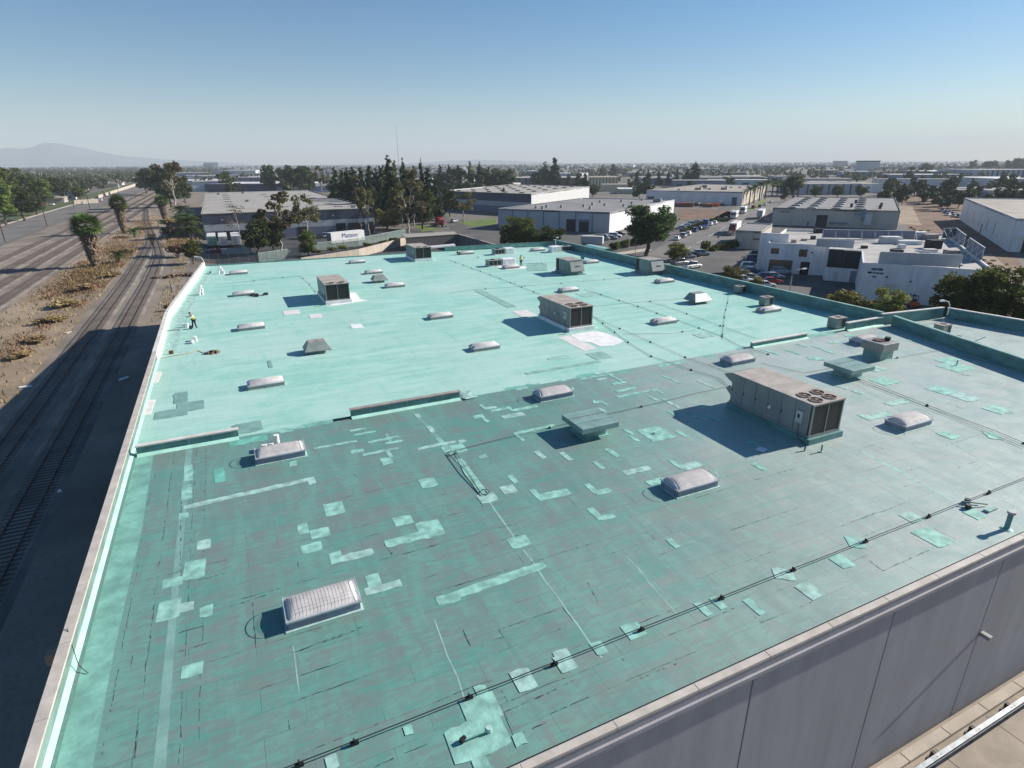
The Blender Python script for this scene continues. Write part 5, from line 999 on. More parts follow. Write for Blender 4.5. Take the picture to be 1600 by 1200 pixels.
def outer6(a, b, n, bands):
    A, B = Vector((*a, 0)), Vector((*b, 0)); d = (B - A); L = d.length; d.normalize(); nn = Vector((-d.y, d.x, 0))
    for (z0, z1, mt) in bands:
        for i in range(n):
            p, q = A + d * (L * i / n + .02), A + d * (L * (i + 1) / n - .02); MB().prism([p - nn * .08, q - nn * .08, q + nn * .18, p + nn * .18], z0, z1).build('panel', mt, w6)
outer6(A0, A1, 3, [(0, H6, 'wall_white')]); outer6(B0, B1, 2, [(0, 3.0, 'wall_white'), (3.03, H6 - .1, 'wall_black')]); outer6(C0, C1, 5, [(0, H6, 'wall_white')]); outer6(C1, BR6, 5, [(0, H6 - .1, 'wall_white')]); outer6(BR6, BL6, 6, [(0, H6, 'wall_white')]); outer6(BL6, A0, 4, [(0, H6 + .3, 'wall_white')]); outer6(B1, C0, 2, [(0, H6, 'wall_white')]); outer6(A1, B0, 1, [(0, H6, 'wall_white')])
LA = math.dist(A0, A1); LC = math.dist(C0, C1); LB = math.dist(B0, B1)
for s0, s1, z0, z1, mt in [(.06, .20, 4.6, 5.9, 'glass_bronze'), (.54, .68, 4.2, 5.9, 'glass_bronze'), (.06, .46, .3, 3.2, 'glass_bronze'), (.60, .75, 0, 3.0, 'glass_dark')]:
    f = on_wall(w6, 'window', A0, A1, LA * s0, LA * s1, z0, z1, mt, .11, .12); f2 = on_wall(w6, 'window_frame', A0, A1, LA * s0 - .08, LA * s1 + .08, z0 - .08, z0 - .002, 'wall_grey', .13, .1)
on_wall(w6, 'small_sign', A0, A1, LA * .73, LA * .78, 5.1, 5.35, 'sign_black', .12, .1)
on_wall(w6, 'door', B0, B1, LB * .28, LB * .42, 0, 2.2, 'wall_lightgrey', .11, .12); on_wall(w6, 'tall_door', B0, B1, LB * .78, LB * .97, 0, 2.6, 'wall_slate', .11, .12)
on_wall(w6, 'roller_door', C0, C1, LC * .205, LC * .31, 0, 3.4, 'wall_lightgrey', .11, .12); on_wall(w6, 'vent_plate', C0, C1, LC * .40, LC * .415, 4.0, 4.3, 'black', .12, .1)
# the faded logo sign: blue and green bands over two short lines of lettering
for s0, s1, z0, z1, mt in [(.075, .125, 5.75, 6.25, 'sign_blue'), (.128, .17, 5.75, 6.25, 'sign_green'), (.05, .085, 5.15, 5.5, 'sign_black'), (.09, .115, 5.15, 5.5, 'sign_blue'), (.12, .148, 5.1, 5.45, 'sign_green'), (.152, .18, 5.1, 5.45, 'sign_green'), (.097, .108, 4.42, 4.72, 'sign_black'), (.11, .125, 4.42, 4.72, 'sign_black'), (.205, .22, 4.5, 4.85, 'sign_black')]: on_wall(w6, 'sign_lettering', C0, C1, LC * s0, LC * s1, z0, z1, mt, .14, .06)
for a, b in ((A0, A1), (C0, C1), (C1, BR6), (BR6, BL6), (BL6, A0), (B0, B1)):
    Av, Bv = Vector((*a, 0)), Vector((*b, 0)); d = (Bv - Av).normalized(); nn = Vector((-d.y, d.x, 0)); MB().prism([Av - nn * .1, Bv - nn * .1, Bv + nn * .22, Av + nn * .22], H6 + .001, H6 + .12).build('coping', 'paint_white', w6)
def screen(a, b, h, mat, braces, back=1, slats=0):
    """louvred plant screen on posts with diagonal braces behind"""
    A, B = Vector((a[0], a[1], H6 - .34)), Vector((b[0], b[1], H6 - .34)); d = (B - A); L = d.length; d.normalize(); nn = Vector((-d.y, d.x, 0)) * back
    s = MB().prism([A, B, B + nn * .06, A + nn * .06], H6 - .1, H6 - .1 + h).build('plant_screen', mat, w6)
    if slats:
        for k in range(slats): z = H6 - .1 + h * (k + .5) / slats; MB().prism([A - nn * .05, B - nn * .05, B - nn * .005, A - nn * .005], z - .04, z + .04).build('slat', 'wall_lightgrey', s)
    MB().prism([A - nn * .04, B - nn * .04, B + nn * .1, A + nn * .1], H6 - .099 + h, H6 + .0 + h).build('rail', 'paint_white', s)
    for k in range(braces + 1):
        p = A + d * (L * k / max(1, braces)); MB().tube([p + nn * .12, p + nn * .12 + Vector((0, 0, h + .1))], .06, 5).build('post', 'paint_white', s); MB().tube([p + nn * .14 + Vector((0, 0, h)), p + nn * (1.9) + Vector((0, 0, .1))], .05, 5).build('brace', 'paint_white', s)
pz = lambda x, y: at(x, y, H6 - .1)
screen(pz(1284, 371), pz(1428, 374), 2.0, 'wall_slate', 7, -1); screen(pz(1275, 385), pz(1333, 388), 1.7, 'wall_grey', 2, 1, 4); screen(pz(1372, 412), pz(1500, 418), 2.2, 'wall_grey', 5, 1, 8)
screen(pz(1471, 372), pz(1491, 371), 2.3, 'wall_slate', 2, -1); screen(pz(1491, 371), pz(1506, 384), 2.3, 'wall_slate', 2, -1); screen(pz(1511, 390), pz(1534, 408), 2.5, 'wall_slate', 3, -1)
for x, y, hx, hy, h, mt in [(1390, 380, 2.2, 1.2, 1.6, 'roof_white'), (1435, 372, 1.8, 1.1, 1.6, 'paint_white'), (1452, 374, 1.5, 1.2, 1.3, 'unit_dust'), (1457, 388, 1.3, 1.2, 1.9, 'coil'), (1400, 397, 1.0, .9, 1.0, 'coil'), (1485, 402, 1.2, 1.0, 1.5, 'unit_dust'), (1452, 394, 1.3, .8, .7, 'roof_white'), (1460, 402, 1.2, .8, .8, 'unit_beige'), (1365, 372, 1.3, .9, 1.3, 'wall_grey'), (1312, 366, .9, .5, 1.1, 'paint_white'), (1240, 379, .5, .5, .7, 'unit_dust'), (1256, 376, .6, .5, .5, 'roof_tan'), (1270, 374, .5, .5, .9, 'joint_dark'), (1408, 388, .7, .6, .9, 'paint_white'), (1350, 388, .6, .5, .6, 'coil'), (1420, 382, 2.6, .7, .9, 'paint_white'), (1278, 364, 1.0, .9, 1.2, 'black'), (1440, 401, .6, .5, .5, 'unit_beige')]:
    p = at(x, y, H6 - .34); MB().obox(p.x, p.y, H6 - .345, H6 - .34 + h, hx, hy, -.5).build('roof_machine', mt, w6, bevel=.03)
for pts in ([(1420, 378), (1455, 380)], [(1330, 378), (1372, 376)], [(1430, 392), (1470, 396)]): MB().tube([at(x, y, H6) for x, y in pts], .18, 6).build('duct', 'paint_white', w6)
p = at(1210, 371, 8.0); MB().obox(p.x, p.y, 0, 9.0, 3.2, .25, -.9).build('tall_fin_wall', 'wall_white', w6)

# ---------------------------------------------------------------- far industrial buildings picked one by one
def far_box(px0, px1, pyb, h, depth, wall, roof, label, side=None, name='warehouse', ang=None, group='distant warehouses', bays=0, bay_mat='joint_navy'):
    a, b = at(px0, pyb), at(px1, pyb); d = (b - a); L = d.length; d.normalize(); nn = Vector((-d.y, d.x, 0))
    if nn.dot(a) < 0: nn = -nn
    A, B, C, D = a, b, b + nn * depth, a + nn * depth
    t = thing(name, label, 'building', (a.x, a.y, 0), group=group); q = [tuple(v[:2]) for v in (A, B, C, D)]
    MB().prism(q, 0, h - .3).build('wall', wall, t); MB().prism(q, h - .299, h).build('roof', roof, t)
    if side: MB().prism([B + d * .05, B + d * .4, C + d * .4, C + d * .05], 0, h + .3).build('side_wall', side, t)
    for i in range(bays): s0 = L * (i + .5) / bays; on_wall(t, 'joint_strip', q[0], q[1], s0 - L * .012, s0 + L * .012, 0, h - .1, bay_mat, .2, .25)
    return t
def R_px(pyb): return (at(800, pyb)).length
for i, (p0, p1, pb, h, dp, wl_, rf, lab, sd, bays) in enumerate([
 (1255, 1344, 304, 8, 70, 'wall_grey', 'roof_grey', 'pale warehouse with navy vertical joints behind the arched-skylight building', 'wall_white', 8), (1344, 1378, 301, 7, 60, 'wall_white', 'roof_tan', 'plain white shed to the right of the navy-jointed warehouse', None, 0),
 (919, 965, 295, 11, 60, 'wall_yellow', 'roof_tan', 'tall yellow panel building far behind the skylit warehouse', None, 9), (806, 916, 291, 9, 80, 'wall_brown', 'roof_gravel', 'long left part of the yellow panel building, its shade painted dark', None, 10), (322, 480, 301, 8, 60, 'wall_navy', 'roof_white', 'long navy-fronted building with white roof edge behind the long warehouse', None, 0),  # brown wall colour paints shade on the yellow building's left face
 (305, 321, 299, 7, 40, 'wall_blue', 'roof_grey', 'small blue box building left of the navy-fronted building', None, 0), (326, 430, 287, 8, 90, 'wall_blue', 'roof_gravel', 'blue-grey walled warehouse with pale roof beyond the long warehouse', None, 0), (335, 400, 274, 11, 120, 'wall_lightgrey', 'roof_white', 'far long white-roofed warehouse left of the tall trees', None, 0),
 (1134, 1164, 279, 9, 60, 'wall_slate', 'roof_grey', 'white-ended warehouse with front shade painted slate right of the tall dark tree', 'wall_white', 0), (1095, 1200, 287, 7, 110, 'wall_brown', 'roof_grey', 'long low grey-roofed building behind the palm trees', None, 6), (1002, 1052, 290, 8, 110, 'wall_slate', 'roof_grey', 'grey-roofed building with striped shaded wall behind slim conifers', None, 6), (1058, 1070, 286, 8, 40, 'wall_white', 'roof_grey', 'bright white end wall left of the tall dark tree', None, 0),  # slate wall colour puts front shade onto the white-ended warehouse
 (1492, 1540, 311, 6, 50, 'wall_slate', 'roof_grey', 'slate-walled low building behind the right-edge warehouse', None, 4), (1540, 1640, 312, 6, 60, 'wall_grey', 'roof_grey', 'pale low building behind the right-edge warehouse', None, 0), (1555, 1660, 295, 9, 80, 'wall_lightgrey', 'roof_white', 'large white box building near the right frame edge', None, 0),
 (1455, 1525, 279, 10, 120, 'wall_slate', 'roof_white', 'long grey building with pale roof line at far right', None, 0), (1528, 1640, 282, 13, 120, 'wall_grey', 'roof_grey', 'big grey panel building at far right edge', None, 14), (1398, 1440, 289, 5, 40, 'wall_grey', 'roof_gravel', 'pale low building left of the far right trees', None, 0), (1282, 1332, 273, 8, 120, 'wall_slate', 'roof_grey', 'far grey warehouse left of the big white screen', None, 0),
 (966, 1010, 303, 4, 30, 'wall_sand', 'roof_white', 'cluster of low white roofs beside the yellow panel building', None, 0), (940, 985, 299, 6, 25, 'wall_yellow', 'roof_tan', 'small yellow annex in front of the yellow panel building', None, 0), (663, 700, 300, 6, 50, 'wall_brown', 'roof_gravel', 'low brown building glimpsed between the tall conifers', None, 0), (726, 755, 294, 7, 60, 'wall_grey', 'roof_white', 'white-roofed building glimpsed behind the eucalyptus', None, 0), (556, 600, 293, 7, 50, 'wall_lightgrey', 'roof_white', 'white-roofed building glimpsed between dark trees right of the long warehouse', None, 0), (1215, 1245, 285, 7, 60, 'wall_slate', 'roof_grey', 'slate low building left of the navy-jointed warehouse', None, 0)]):
    far_box(p0, p1, pb, h, dp, wl_, rf, lab, sd, bays=bays)
# drive-in style screen
t = thing('outdoor_screen', 'huge pale outdoor screen with a dark top edge standing near the horizon', 'screen', at(1335, 271)); a, b = at(1335, 271), at(1372, 271); d = (b - a).normalized(); nn = Vector((-d.y, d.x, 0))
MB().prism([a, b, b + nn * 4, a + nn * 4], 5, 23).build('screen_face', 'wall_lightgrey', t); MB().prism([a - nn * .5, b - nn * .5, b + nn * 4, a + nn * 4], 23.01, 25).build('top_edge', 'wall_black', t)
for k in range(5): p = a.lerp(b, k / 4); MB().obox(p.x, p.y, 0, 5, .8, .8).build('support', 'wall_brown', t)
# ---------------------------------------------------------------- houses beyond the left road
def house0():
    t = thing('house', 'x', 'house'); MB().box(-7, 7, -5, 5, 0, 3.0).build('wall', 'wall_beige', t, False)
    m = MB(); m.add([(-7.6, -5.7, 2.9), (7.6, -5.7, 2.9), (7.6, 5.7, 2.9), (-7.6, 5.7, 2.9), (-5.5, 0, 5.2), (5.5, 0, 5.2)], [(0, 1, 5, 4), (2, 3, 4, 5), (1, 2, 5), (3, 0, 4), (3, 2, 1, 0)]); r = m.build('roof', 'roof_shingle', t, False)
    MB().box(2, 2.9, 1, 1.9, 3.8, 6.0).build('chimney', 'wall_sand', r, False)
    for x in (-5, 3.4): w = MB().box(x, x + 1.8, -5.06, -4.98, 1.0, 2.2).build('window', 'glass_dark', t, False); MB().box(x - .1, x + 1.9, -5.1, -5.065, .9, 1.0).build('sill', 'paint_white', w, False)
    MB().box(-1.0, .1, -5.06, -4.98, 0, 2.1).build('door', 'wall_brown', t, False); MB().box(7.0, 7.06, -2.5, 2.5, .1, 2.4).build('garage_door', 'paint_white', t, False)
    return t
h0 = house0(); first = True
hs_ = [(48, 288), (60, 285), (72, 287), (105, 283), (116, 287), (122, 299), (132, 297), (140, 292), (152, 291), (165, 290), (176, 293), (185, 289), (98, 312), (90, 316), (160, 284), (172, 282), (130, 280), (196, 284), (84, 280), (60, 276), (110, 275), (150, 277), (205, 281), (30, 283), (14, 287)]
for i, (x, y) in enumerate(hs_):
    o = h0 if first else copy_tree(h0); first = False
    o.location = at(x, y, ZL); o.rotation_euler[2] = random.choice([0, math.pi / 2, math.pi]) + random.uniform(-.1, .1); s = random.uniform(.85, 1.3); o.scale = (s, s, s)
    rm = random.choice(['roof_shingle', 'roof_tile', 'roof_gravel', 'roof_white', 'roof_tan']); wm = random.choice(['wall_beige', 'wall_white', 'wall_sand', 'wall_white'])
    tag(o, '%s house with %s hipped roof beyond the left road' % (dict(wall_beige='beige', wall_white='white', wall_sand='sandy')[wm], dict(roof_shingle='dark', roof_tile='reddish', roof_gravel='pale', roof_white='white', roof_tan='tan')[rm]), 'house', 'houses among the trees beyond the left road')
    for c in o.children:
        if c.name.split('.')[0] in ('roof', 'wall'): c.material_slots[0].link = 'OBJECT'; c.material_slots[0].material = MAT[rm if c.name.startswith('roof') else wm]

# ---------------------------------------------------------------- walls and fences behind the roof
t = thing('block_enclosure', 'dark stone block enclosure wall just behind the rear roof edge', 'wall', at(640, 372, 4))
E0, E1, E2 = at(634, 371.5, 4), at(716, 366, 4), at(775, 383, 4)
def block_wall(parent, A, B, z1, cols, rows):
    d = (B - A); L = d.length; d.normalize(); ang = math.atan2(d.y, d.x); w = L / cols; h = z1 / rows
    me = MB().box(.02, w - .02, -.16, .16, .015, h - .015).mesh('block', 'stone_block'); nn = Vector((-d.y, d.x, 0)); MB().prism([A - nn * .1, B - nn * .1, B + nn * .1, A + nn * .1], 0, z1 - .02).build('mortar_core', 'joint_dark', parent)
    for r in range(rows):
        for c in range(cols):
            o = link('block', me, parent, False); p = A + d * (w * c); o.location = Vector((p.x, p.y, h * r)) - wloc(parent); o.rotation_euler[2] = ang
    MB().prism([A - nn * .25, B - nn * .25, B + nn * .25, A + nn * .25], z1 + .002, z1 + .14).build('cap', 'concrete_pale', parent)
block_wall(t, E0, E1, 4.0, 18, 9); block_wall(t, E1, E2, 4.0, 14, 9)
E3 = E0 + Vector((2, 12, 0)); MB().prism([E0, E1, E1 + Vector((2, 9, 0)), E3], 3.6, 3.9).build('cover_slab', 'roof_gravel', t)
rw = [at(470, 403, 2.2), at(560, 390, 2.2), at(637, 371, 2.2)]
t = thing('retaining_wall', 'sunlit beige concrete retaining wall rising beside the rear driveway', 'wall', rw[0])
for k in range(10):
    f0, f1 = k / 10, (k + 1) / 10; pa = rw[0].lerp(rw[1], f0 * 2) if f0 < .5 else rw[1].lerp(rw[2], f0 * 2 - 1); pb = rw[0].lerp(rw[1], f1 * 2) if f1 <= .5 else rw[1].lerp(rw[2], f1 * 2 - 1); dd = (pb - pa).normalized() * .03
    MB().prism([pa + dd, pb - dd, pb - dd + Vector((0, .3, 0)), pa + dd + Vector((0, .3, 0))], -.1, 2.2 + .25 * k / 10).build('panel', 'concrete_pale', t)
def fence(label, pts, h, mat, zb=0.0, step=2.6, lean=0.0):
    t = thing('privacy_fence', label, 'fence', (pts[0][0], pts[0][1], zb), group='slatted wire fences behind the roof')
    for a, b in zip(pts, pts[1:]):
        d = (b - a); L = d.length; n = max(1, round(L / step)); d.normalize(); nn = Vector((-d.y, d.x, 0)); w = L / n
        me = MB()
        # diagonal slats woven through the wire
        k = int(w / .36) + 6
        for s in (1, -1):
            for i in range(-6, k):
                x0 = i * .36; zz0, zz1 = 0.0, h; xa, xb = (x0, x0 + h * .8) if s > 0 else (x0 + h * .8, x0)
                f = lambda x: max(0, min(w, x))
                if xb == xa: continue
                za = (f(xa) - xa) / (xb - xa) * h; zb_ = (f(xb) - xa) / (xb - xa) * h
                if abs(f(xa) - f(xb)) < .02: continue
                me.add([(f(xa), .02 * s, za), (f(xa) + .12, .02 * s, za), (f(xb) + .12, .02 * s, zb_), (f(xb), .02 * s, zb_)], [(0, 1, 2, 3)])
        me = me.mesh('slat_weave', mat)
        for i in range(n):
            p = a + d * (w * i); o = link('fence_panel', me, t, False); o.location = Vector((p.x, p.y, zb + .05)) - wloc(t); o.rotation_euler[2] = math.atan2(d.y, d.x)
            MB().cyl(p.x, p.y, zb, zb + h + .12, .05, 6).build('post', 'galv', t)
        MB().tube([a + Vector((0, 0, zb + h + .06 - a.z)), b + Vector((0, 0, zb + h + .06 - b.z))], .035, 5).build('top_rail', 'galv', t)
fence('dark slatted fence below the parked dock trailers', [at(296, 409, .5), at(404, 407, .5)], 2.4, 'fence_dark'); fence('mint slatted fence to the right of the dark fence section', [at(405, 408, .5), at(471, 398, .5)], 2.6, 'fence_slat'); fence('long mint slatted fence above the beige retaining wall', [at(490, 392, 1.5), at(560, 383, 1.5), at(634, 368, 1.5)], 2.4, 'fence_slat', 1.2)

# ================================================================== VEHICLES
def loft(mb, secs):
    """cross-sections (x, [(y, z) ...]) joined along x"""
    n = len(secs[0][1]); base = len(mb.v); vs = [(x, y, z) for x, pr in secs for y, z in pr]
    fs = [tuple(range(n - 1, -1, -1)), tuple(range((len(secs) - 1) * n, len(secs) * n))]
    for i in range(len(secs) - 1):
        for k in range(n): fs.append((i * n + k, i * n + (k + 1) % n, (i + 1) * n + (k + 1) % n, (i + 1) * n + k))
    return mb.add(vs, fs)
def wheels(t, xs, yw, r, w=.22, dual=False):
    for x in xs:
        for s in (-1, 1):
            ws = MB().cyl(x, r, s * yw - w / 2, s * yw + w / 2, r, 14, axis='y').build('wheel', 'rubber', t, False); MB().cyl(x, r, s * (yw + w / 2) - .01 * s, s * (yw + w / 2) + .012 * s, r * .62, 10, axis='y').build('rim', 'rim', ws, False)
def car_model(kind):
    L, W, hb, ht = dict(sedan=(4.7, 1.8, .92, 1.43), suv=(4.75, 1.9, 1.05, 1.75), pickup=(5.5, 1.95, 1.05, 1.80), van=(5.2, 1.95, 1.15, 2.0))[kind]; h = W / 2; l = L / 2
    t = thing(kind if kind in ('pickup', 'van', 'suv') else 'sedan_car', 'x', 'car')
    def sec(x, zb, zt, w): return (x, [(-w, zb + .12), (-w * .92, zb), (w * .92, zb), (w, zb + .12), (w, zt - .14), (w * .9, zt), (-w * .9, zt), (-w, zt - .14)])
    hood = hb - .04 if kind != 'van' else hb
    b = MB(); loft(b, [sec(-l, .42, hb - .18, h * .84), sec(-l + .12, .26, hb - .04, h * .95), sec(-l * .6, .22, hb, h), sec(l * .3, .22, hb, h), sec(l * .75, .24, hood - .08, h * .98), sec(l - .12, .28, hood - .2, h * .93), sec(l, .42, hood - .30, h * .8)])
    body = b.build('body', 'car_white', t, False, smooth=False)
    x0, x1, x2, x3 = dict(sedan=(-1.75, -1.15, .35, 1.05), suv=(-2.25, -2.0, .45, 1.05), pickup=(-.45, -.3, .75, 1.25), van=(-2.5, -2.4, 1.3, 2.0))[kind]
    g = MB(); loft(g, [(x, [(-w, z0), (w, z0), (w * .82, z1), (-w * .82, z1)]) for x, w, z0, z1 in ((x0, h * .90, hb - .02, hb + .01), (x1, h * .90, hb - .02, ht - .05), (x2, h * .90, hb - .02, ht - .05), (x3, h * .88, hb - .02, hb + .01))]); g.build('windows', 'glass_dark', t, False)
    r = MB(); loft(r, [(x, [(-w, z0), (w, z0), (w * .94, z1), (-w * .94, z1)]) for x, w, z0, z1 in ((x1 - .06, h * .76, ht - .06, ht - .04), (x1 + .12, h * .78, ht - .06, ht), (x2 - .15, h * .78, ht - .06, ht), (x2 + .06, h * .74, ht - .06, ht - .04))]); r.build('roof', 'car_white', t, False)
    for s in (-1, 1):
        for xa, xb in ((x1, x0), (x2, x3)): MB().tube([(xb, s * h * .88, hb), (xa, s * h * .75, ht - .05)], .045, 4).build('pillar', 'car_white', t, False)
        if kind != 'van': xm = (x1 + x2) / 2; MB().tube([(xm, s * h * .905, hb), (xm, s * h * .755, ht - .05)], .05, 4).build('pillar', 'car_white', t, False)
        MB().box(l - .22, l - .02, s * h * .68 - .16, s * h * .68 + .16, hood - .34, hood - .22).build('headlight', 'lamp_clear', t, False); MB().box(-l + .0, -l + .1, s * h * .70 - .13, s * h * .70 + .13, hb - .34, hb - .2).build('tail_light', 'lamp_red', t, False)
        MB().obox(x2 + .35, s * (h + .1), hb - .02, hb + .14, .07, .1).build('mirror', 'car_white', t, False)
    if kind == 'pickup': MB().box(-l + .12, x0 - .08, -h * .82, h * .82, hb + .002, hb + .012).build('bed_cover', 'black', t, False)
    wheels(t, (-l * .60, l * .62), h - .10, .34 if kind != 'pickup' else .39); MB().box(-l + .3, l - .3, -h * .8, h * .8, .15, .24).build('underbody', 'black', t, False)
    return t
CARS = {k: [car_model(k), True] for k in ('sedan', 'suv', 'pickup', 'van')}
def put_car(kind, colr, px, py, ang, label, group):
    src, fresh = CARS[kind]; o = src if fresh else copy_tree(src); CARS[kind][1] = False
    p = at(px, py, 0 if px > 200 else ZL)
    o.location = (p.x, p.y, .014 if px > 200 else ZL + .03); o.rotation_euler[2] = ang; tag(o, label, 'car' if kind != 'pickup' else 'pickup truck', group)
    for c in o.children:
        if c.name.split('.')[0] in ('body', 'roof', 'pillar', 'mirror'): c.material_slots[0].link = 'OBJECT'; c.material_slots[0].material = MAT['car_' + colr]
ST = math.atan2(at(1196, 302).y - at(1062, 368).y, at(1196, 302).x - at(1062, 368).x)
g1, g2, g3, g4, g5 = 'cars parked along the street kerb', 'cars in the lot behind the kerb row', 'cars parked by the right parapet', 'cars parked before the white offices', 'cars by the pale warehouse'
ordn = ['nearest', 'second', 'third', 'fourth', 'fifth', 'sixth', 'seventh', 'eighth', 'ninth']
for i, (k, c, x, y) in enumerate([('sedan', 'white', 1058, 375), ('suv', 'silver', 1068, 370.5), ('sedan', 'white', 1076, 367), ('suv', 'blue', 1086, 362), ('sedan', 'grey', 1094, 359), ('sedan', 'white', 1110, 352), ('sedan', 'white', 1117, 350)]): put_car(k, c, x, y, ST, '%s car %s from the near end of the row along the street kerb' % (c, ordn[i]), g1)
for i, (k, c, x, y) in enumerate([('sedan', 'silver', 1063, 358), ('sedan', 'white', 1072, 354), ('suv', 'silver', 1077, 352), ('sedan', 'black', 1082, 350), ('sedan', 'silver', 1087, 348.5)]): put_car(k, c, x, y, ST + math.pi / 2 + .25, '%s car %s from the left in the lot behind the kerb row' % (c, ordn[i]), g2)
for i, (k, c, x, y) in enumerate([('sedan', 'blue', 1062, 405), ('sedan', 'silver', 1074, 403), ('sedan', 'black', 1083, 401), ('suv', 'teal', 1096, 399)]): put_car(k, c, x, y, -.35, '%s car %s from the left in the row of four below the big pine' % (c, ordn[i]), g3)
put_car('pickup', 'grey', 1062, 414, .1, 'grey pickup with ladder rack half hidden by the right parapet', g3); put_car('pickup', 'white', 1081, 419, .1, 'white pickup right behind the right parapet', g3)
for k, c, x, y, a, lab in [('suv', 'black', 1184, 401, -.55, 'black car in the shade at the far end before the white offices'), ('suv', 'blue', 1178, 408, -.55, 'dark blue car in the shade beside the white offices'), ('suv', 'silver', 1172, 420, -.55, 'silver suv parked right of the round shrub'), ('sedan', 'blue', 1173, 426, -.55, 'dark blue sedan just in front of the silver suv'), ('sedan', 'silver', 1164, 432, -.55, 'silver sedan behind the round shrub'), ('sedan', 'sand', 1172, 437, -.55, 'sand coloured car under the small dry tree'), ('pickup', 'white', 1158, 442, -.55, 'white pickup seen over the right parapet'), ('suv', 'silver', 1220, 428, -.55, 'silver suv under the bronze window of the white offices'), ('sedan', 'silver', 1209, 435, -.55, 'silver sedan before the bronze window'), ('sedan', 'blue', 1196, 435, -.55, 'blue sedan between the silver sedan and the red car'), ('sedan', 'red', 1205, 443, -.55, 'red car parked before the white offices'), ('sedan', 'white', 1195, 449, -.55, 'white sedan next to the red car')]: put_car(k, c, x, y, a, lab, g4)
for k, c, x, y, lab in [('van', 'silver', 941, 375, 'silver van parked by the sunlit white warehouse side'), ('sedan', 'grey', 955, 374, 'grey car between the silver van and the white car'), ('suv', 'white', 961, 371, 'white suv by the sunlit white warehouse side'), ('sedan', 'black', 968, 367, 'black car closest to the sunlit white warehouse wall')]: put_car(k, c, x, y, -.75, lab, g5)
for i, (c, x, y) in enumerate([('white', 1474, 331), ('blue', 1479, 333), ('silver', 1484, 334), ('white', 1481, 337), ('black', 1489, 336), ('silver', 1490, 339), ('white', 1497, 338), ('grey', 1498, 340)]): put_car('sedan', c, x, y, .2 + random.uniform(-.1, .1), '%s car %s from the left in the lot before the slit-windowed warehouse' % (c, ordn[i]), 'cars before the slit-windowed warehouse')
for k, c, x, y, lab in [('sedan', 'white', 1195, 321, 'white car farthest along the street near the palms'), ('sedan', 'white', 1204, 317, 'white car near the end of the street beside the lawn strip'), ('suv', 'grey', 1187, 324, 'grey car by the lawn strip of the palms'), ('suv', 'black', 1134, 345, 'dark car at the kerb before the bare dirt lot'), ('sedan', 'black', 1240, 309, 'dark car at the far street end by the arched-skylight building'), ('suv', 'red', 1177, 325.5, 'dark red car behind the second white motorhome'), ('sedan', 'silver', 710, 347, 'silver car on the drive by the small lawn')]: put_car(k, c, x, y, ST, lab, 'cars farther off on the street')
for k, c, x, y, lab in [('sedan', 'white', 130, 319, 'white car driving on the left road'), ('sedan', 'white', 83, 321, 'white car parked under the trees beyond the left road'), ('van', 'red', 70, 319, 'dark red van parked under the trees beyond the left road'), ('pickup', 'white', 158, 314, 'white pickup beside the pale wall on the left road'), ('suv', 'silver', 288, 318, 'silver car in the yard left of the long warehouse'), ('suv', 'silver', 507, 371, 'silver car parked at the dock of the long warehouse')]: put_car(k, c, x, y, math.pi / 2, lab, 'cars across the railway and in the dock yard')

def trailer(label, p, ang, L=13.5, W=2.55, H=4.0, mat='paint_white', zf=1.15, group='parked semi trailers', front=None, wheelset=True):
    t = thing('semi_trailer', label, 'trailer', p, ang, group); h = W / 2
    MB().box(-L / 2, L / 2, -h, h, zf, H).build('box_body', mat, t, False, bevel=.03); MB().box(-L / 2 + .03, L / 2 - .03, -h + .03, h - .03, H + .001, H + .02).build('roof_sheet', 'roof_white', t, False)
    MB().box(L / 2 + .002, L / 2 + .05, -h + .1, h - .1, zf + .1, H - .1).build('front_panel', front or mat, t, False)
    for s in (-1, 1): d = MB().box(-L / 2 - .05, -L / 2 - .002, min(0, s * (h - .08)) + .02, max(0, s * (h - .08)) - .02, zf + .08, H - .1).build('rear_door', front or mat, t, False); MB().box(-L / 2 - .08, -L / 2 - .052, s * .3 - .03, s * .3 + .03, zf + .2, H - .3).build('lock_bar', 'galv', d, False)
    MB().box(-L / 2, L / 2, -.5, .5, zf - .3, zf - .002).build('chassis', 'black', t, False)
    if wheelset: wheels(t, (-L / 2 + 1.2, -L / 2 + 2.5), h - .18, .5, .36)
    for s in (-1, 1): MB().box(L / 2 - 3.2, L / 2 - 3.05, s * .7 - .06, s * .7 + .06, 0, zf - .3).build('landing_leg', 'black', t, False)
    return t
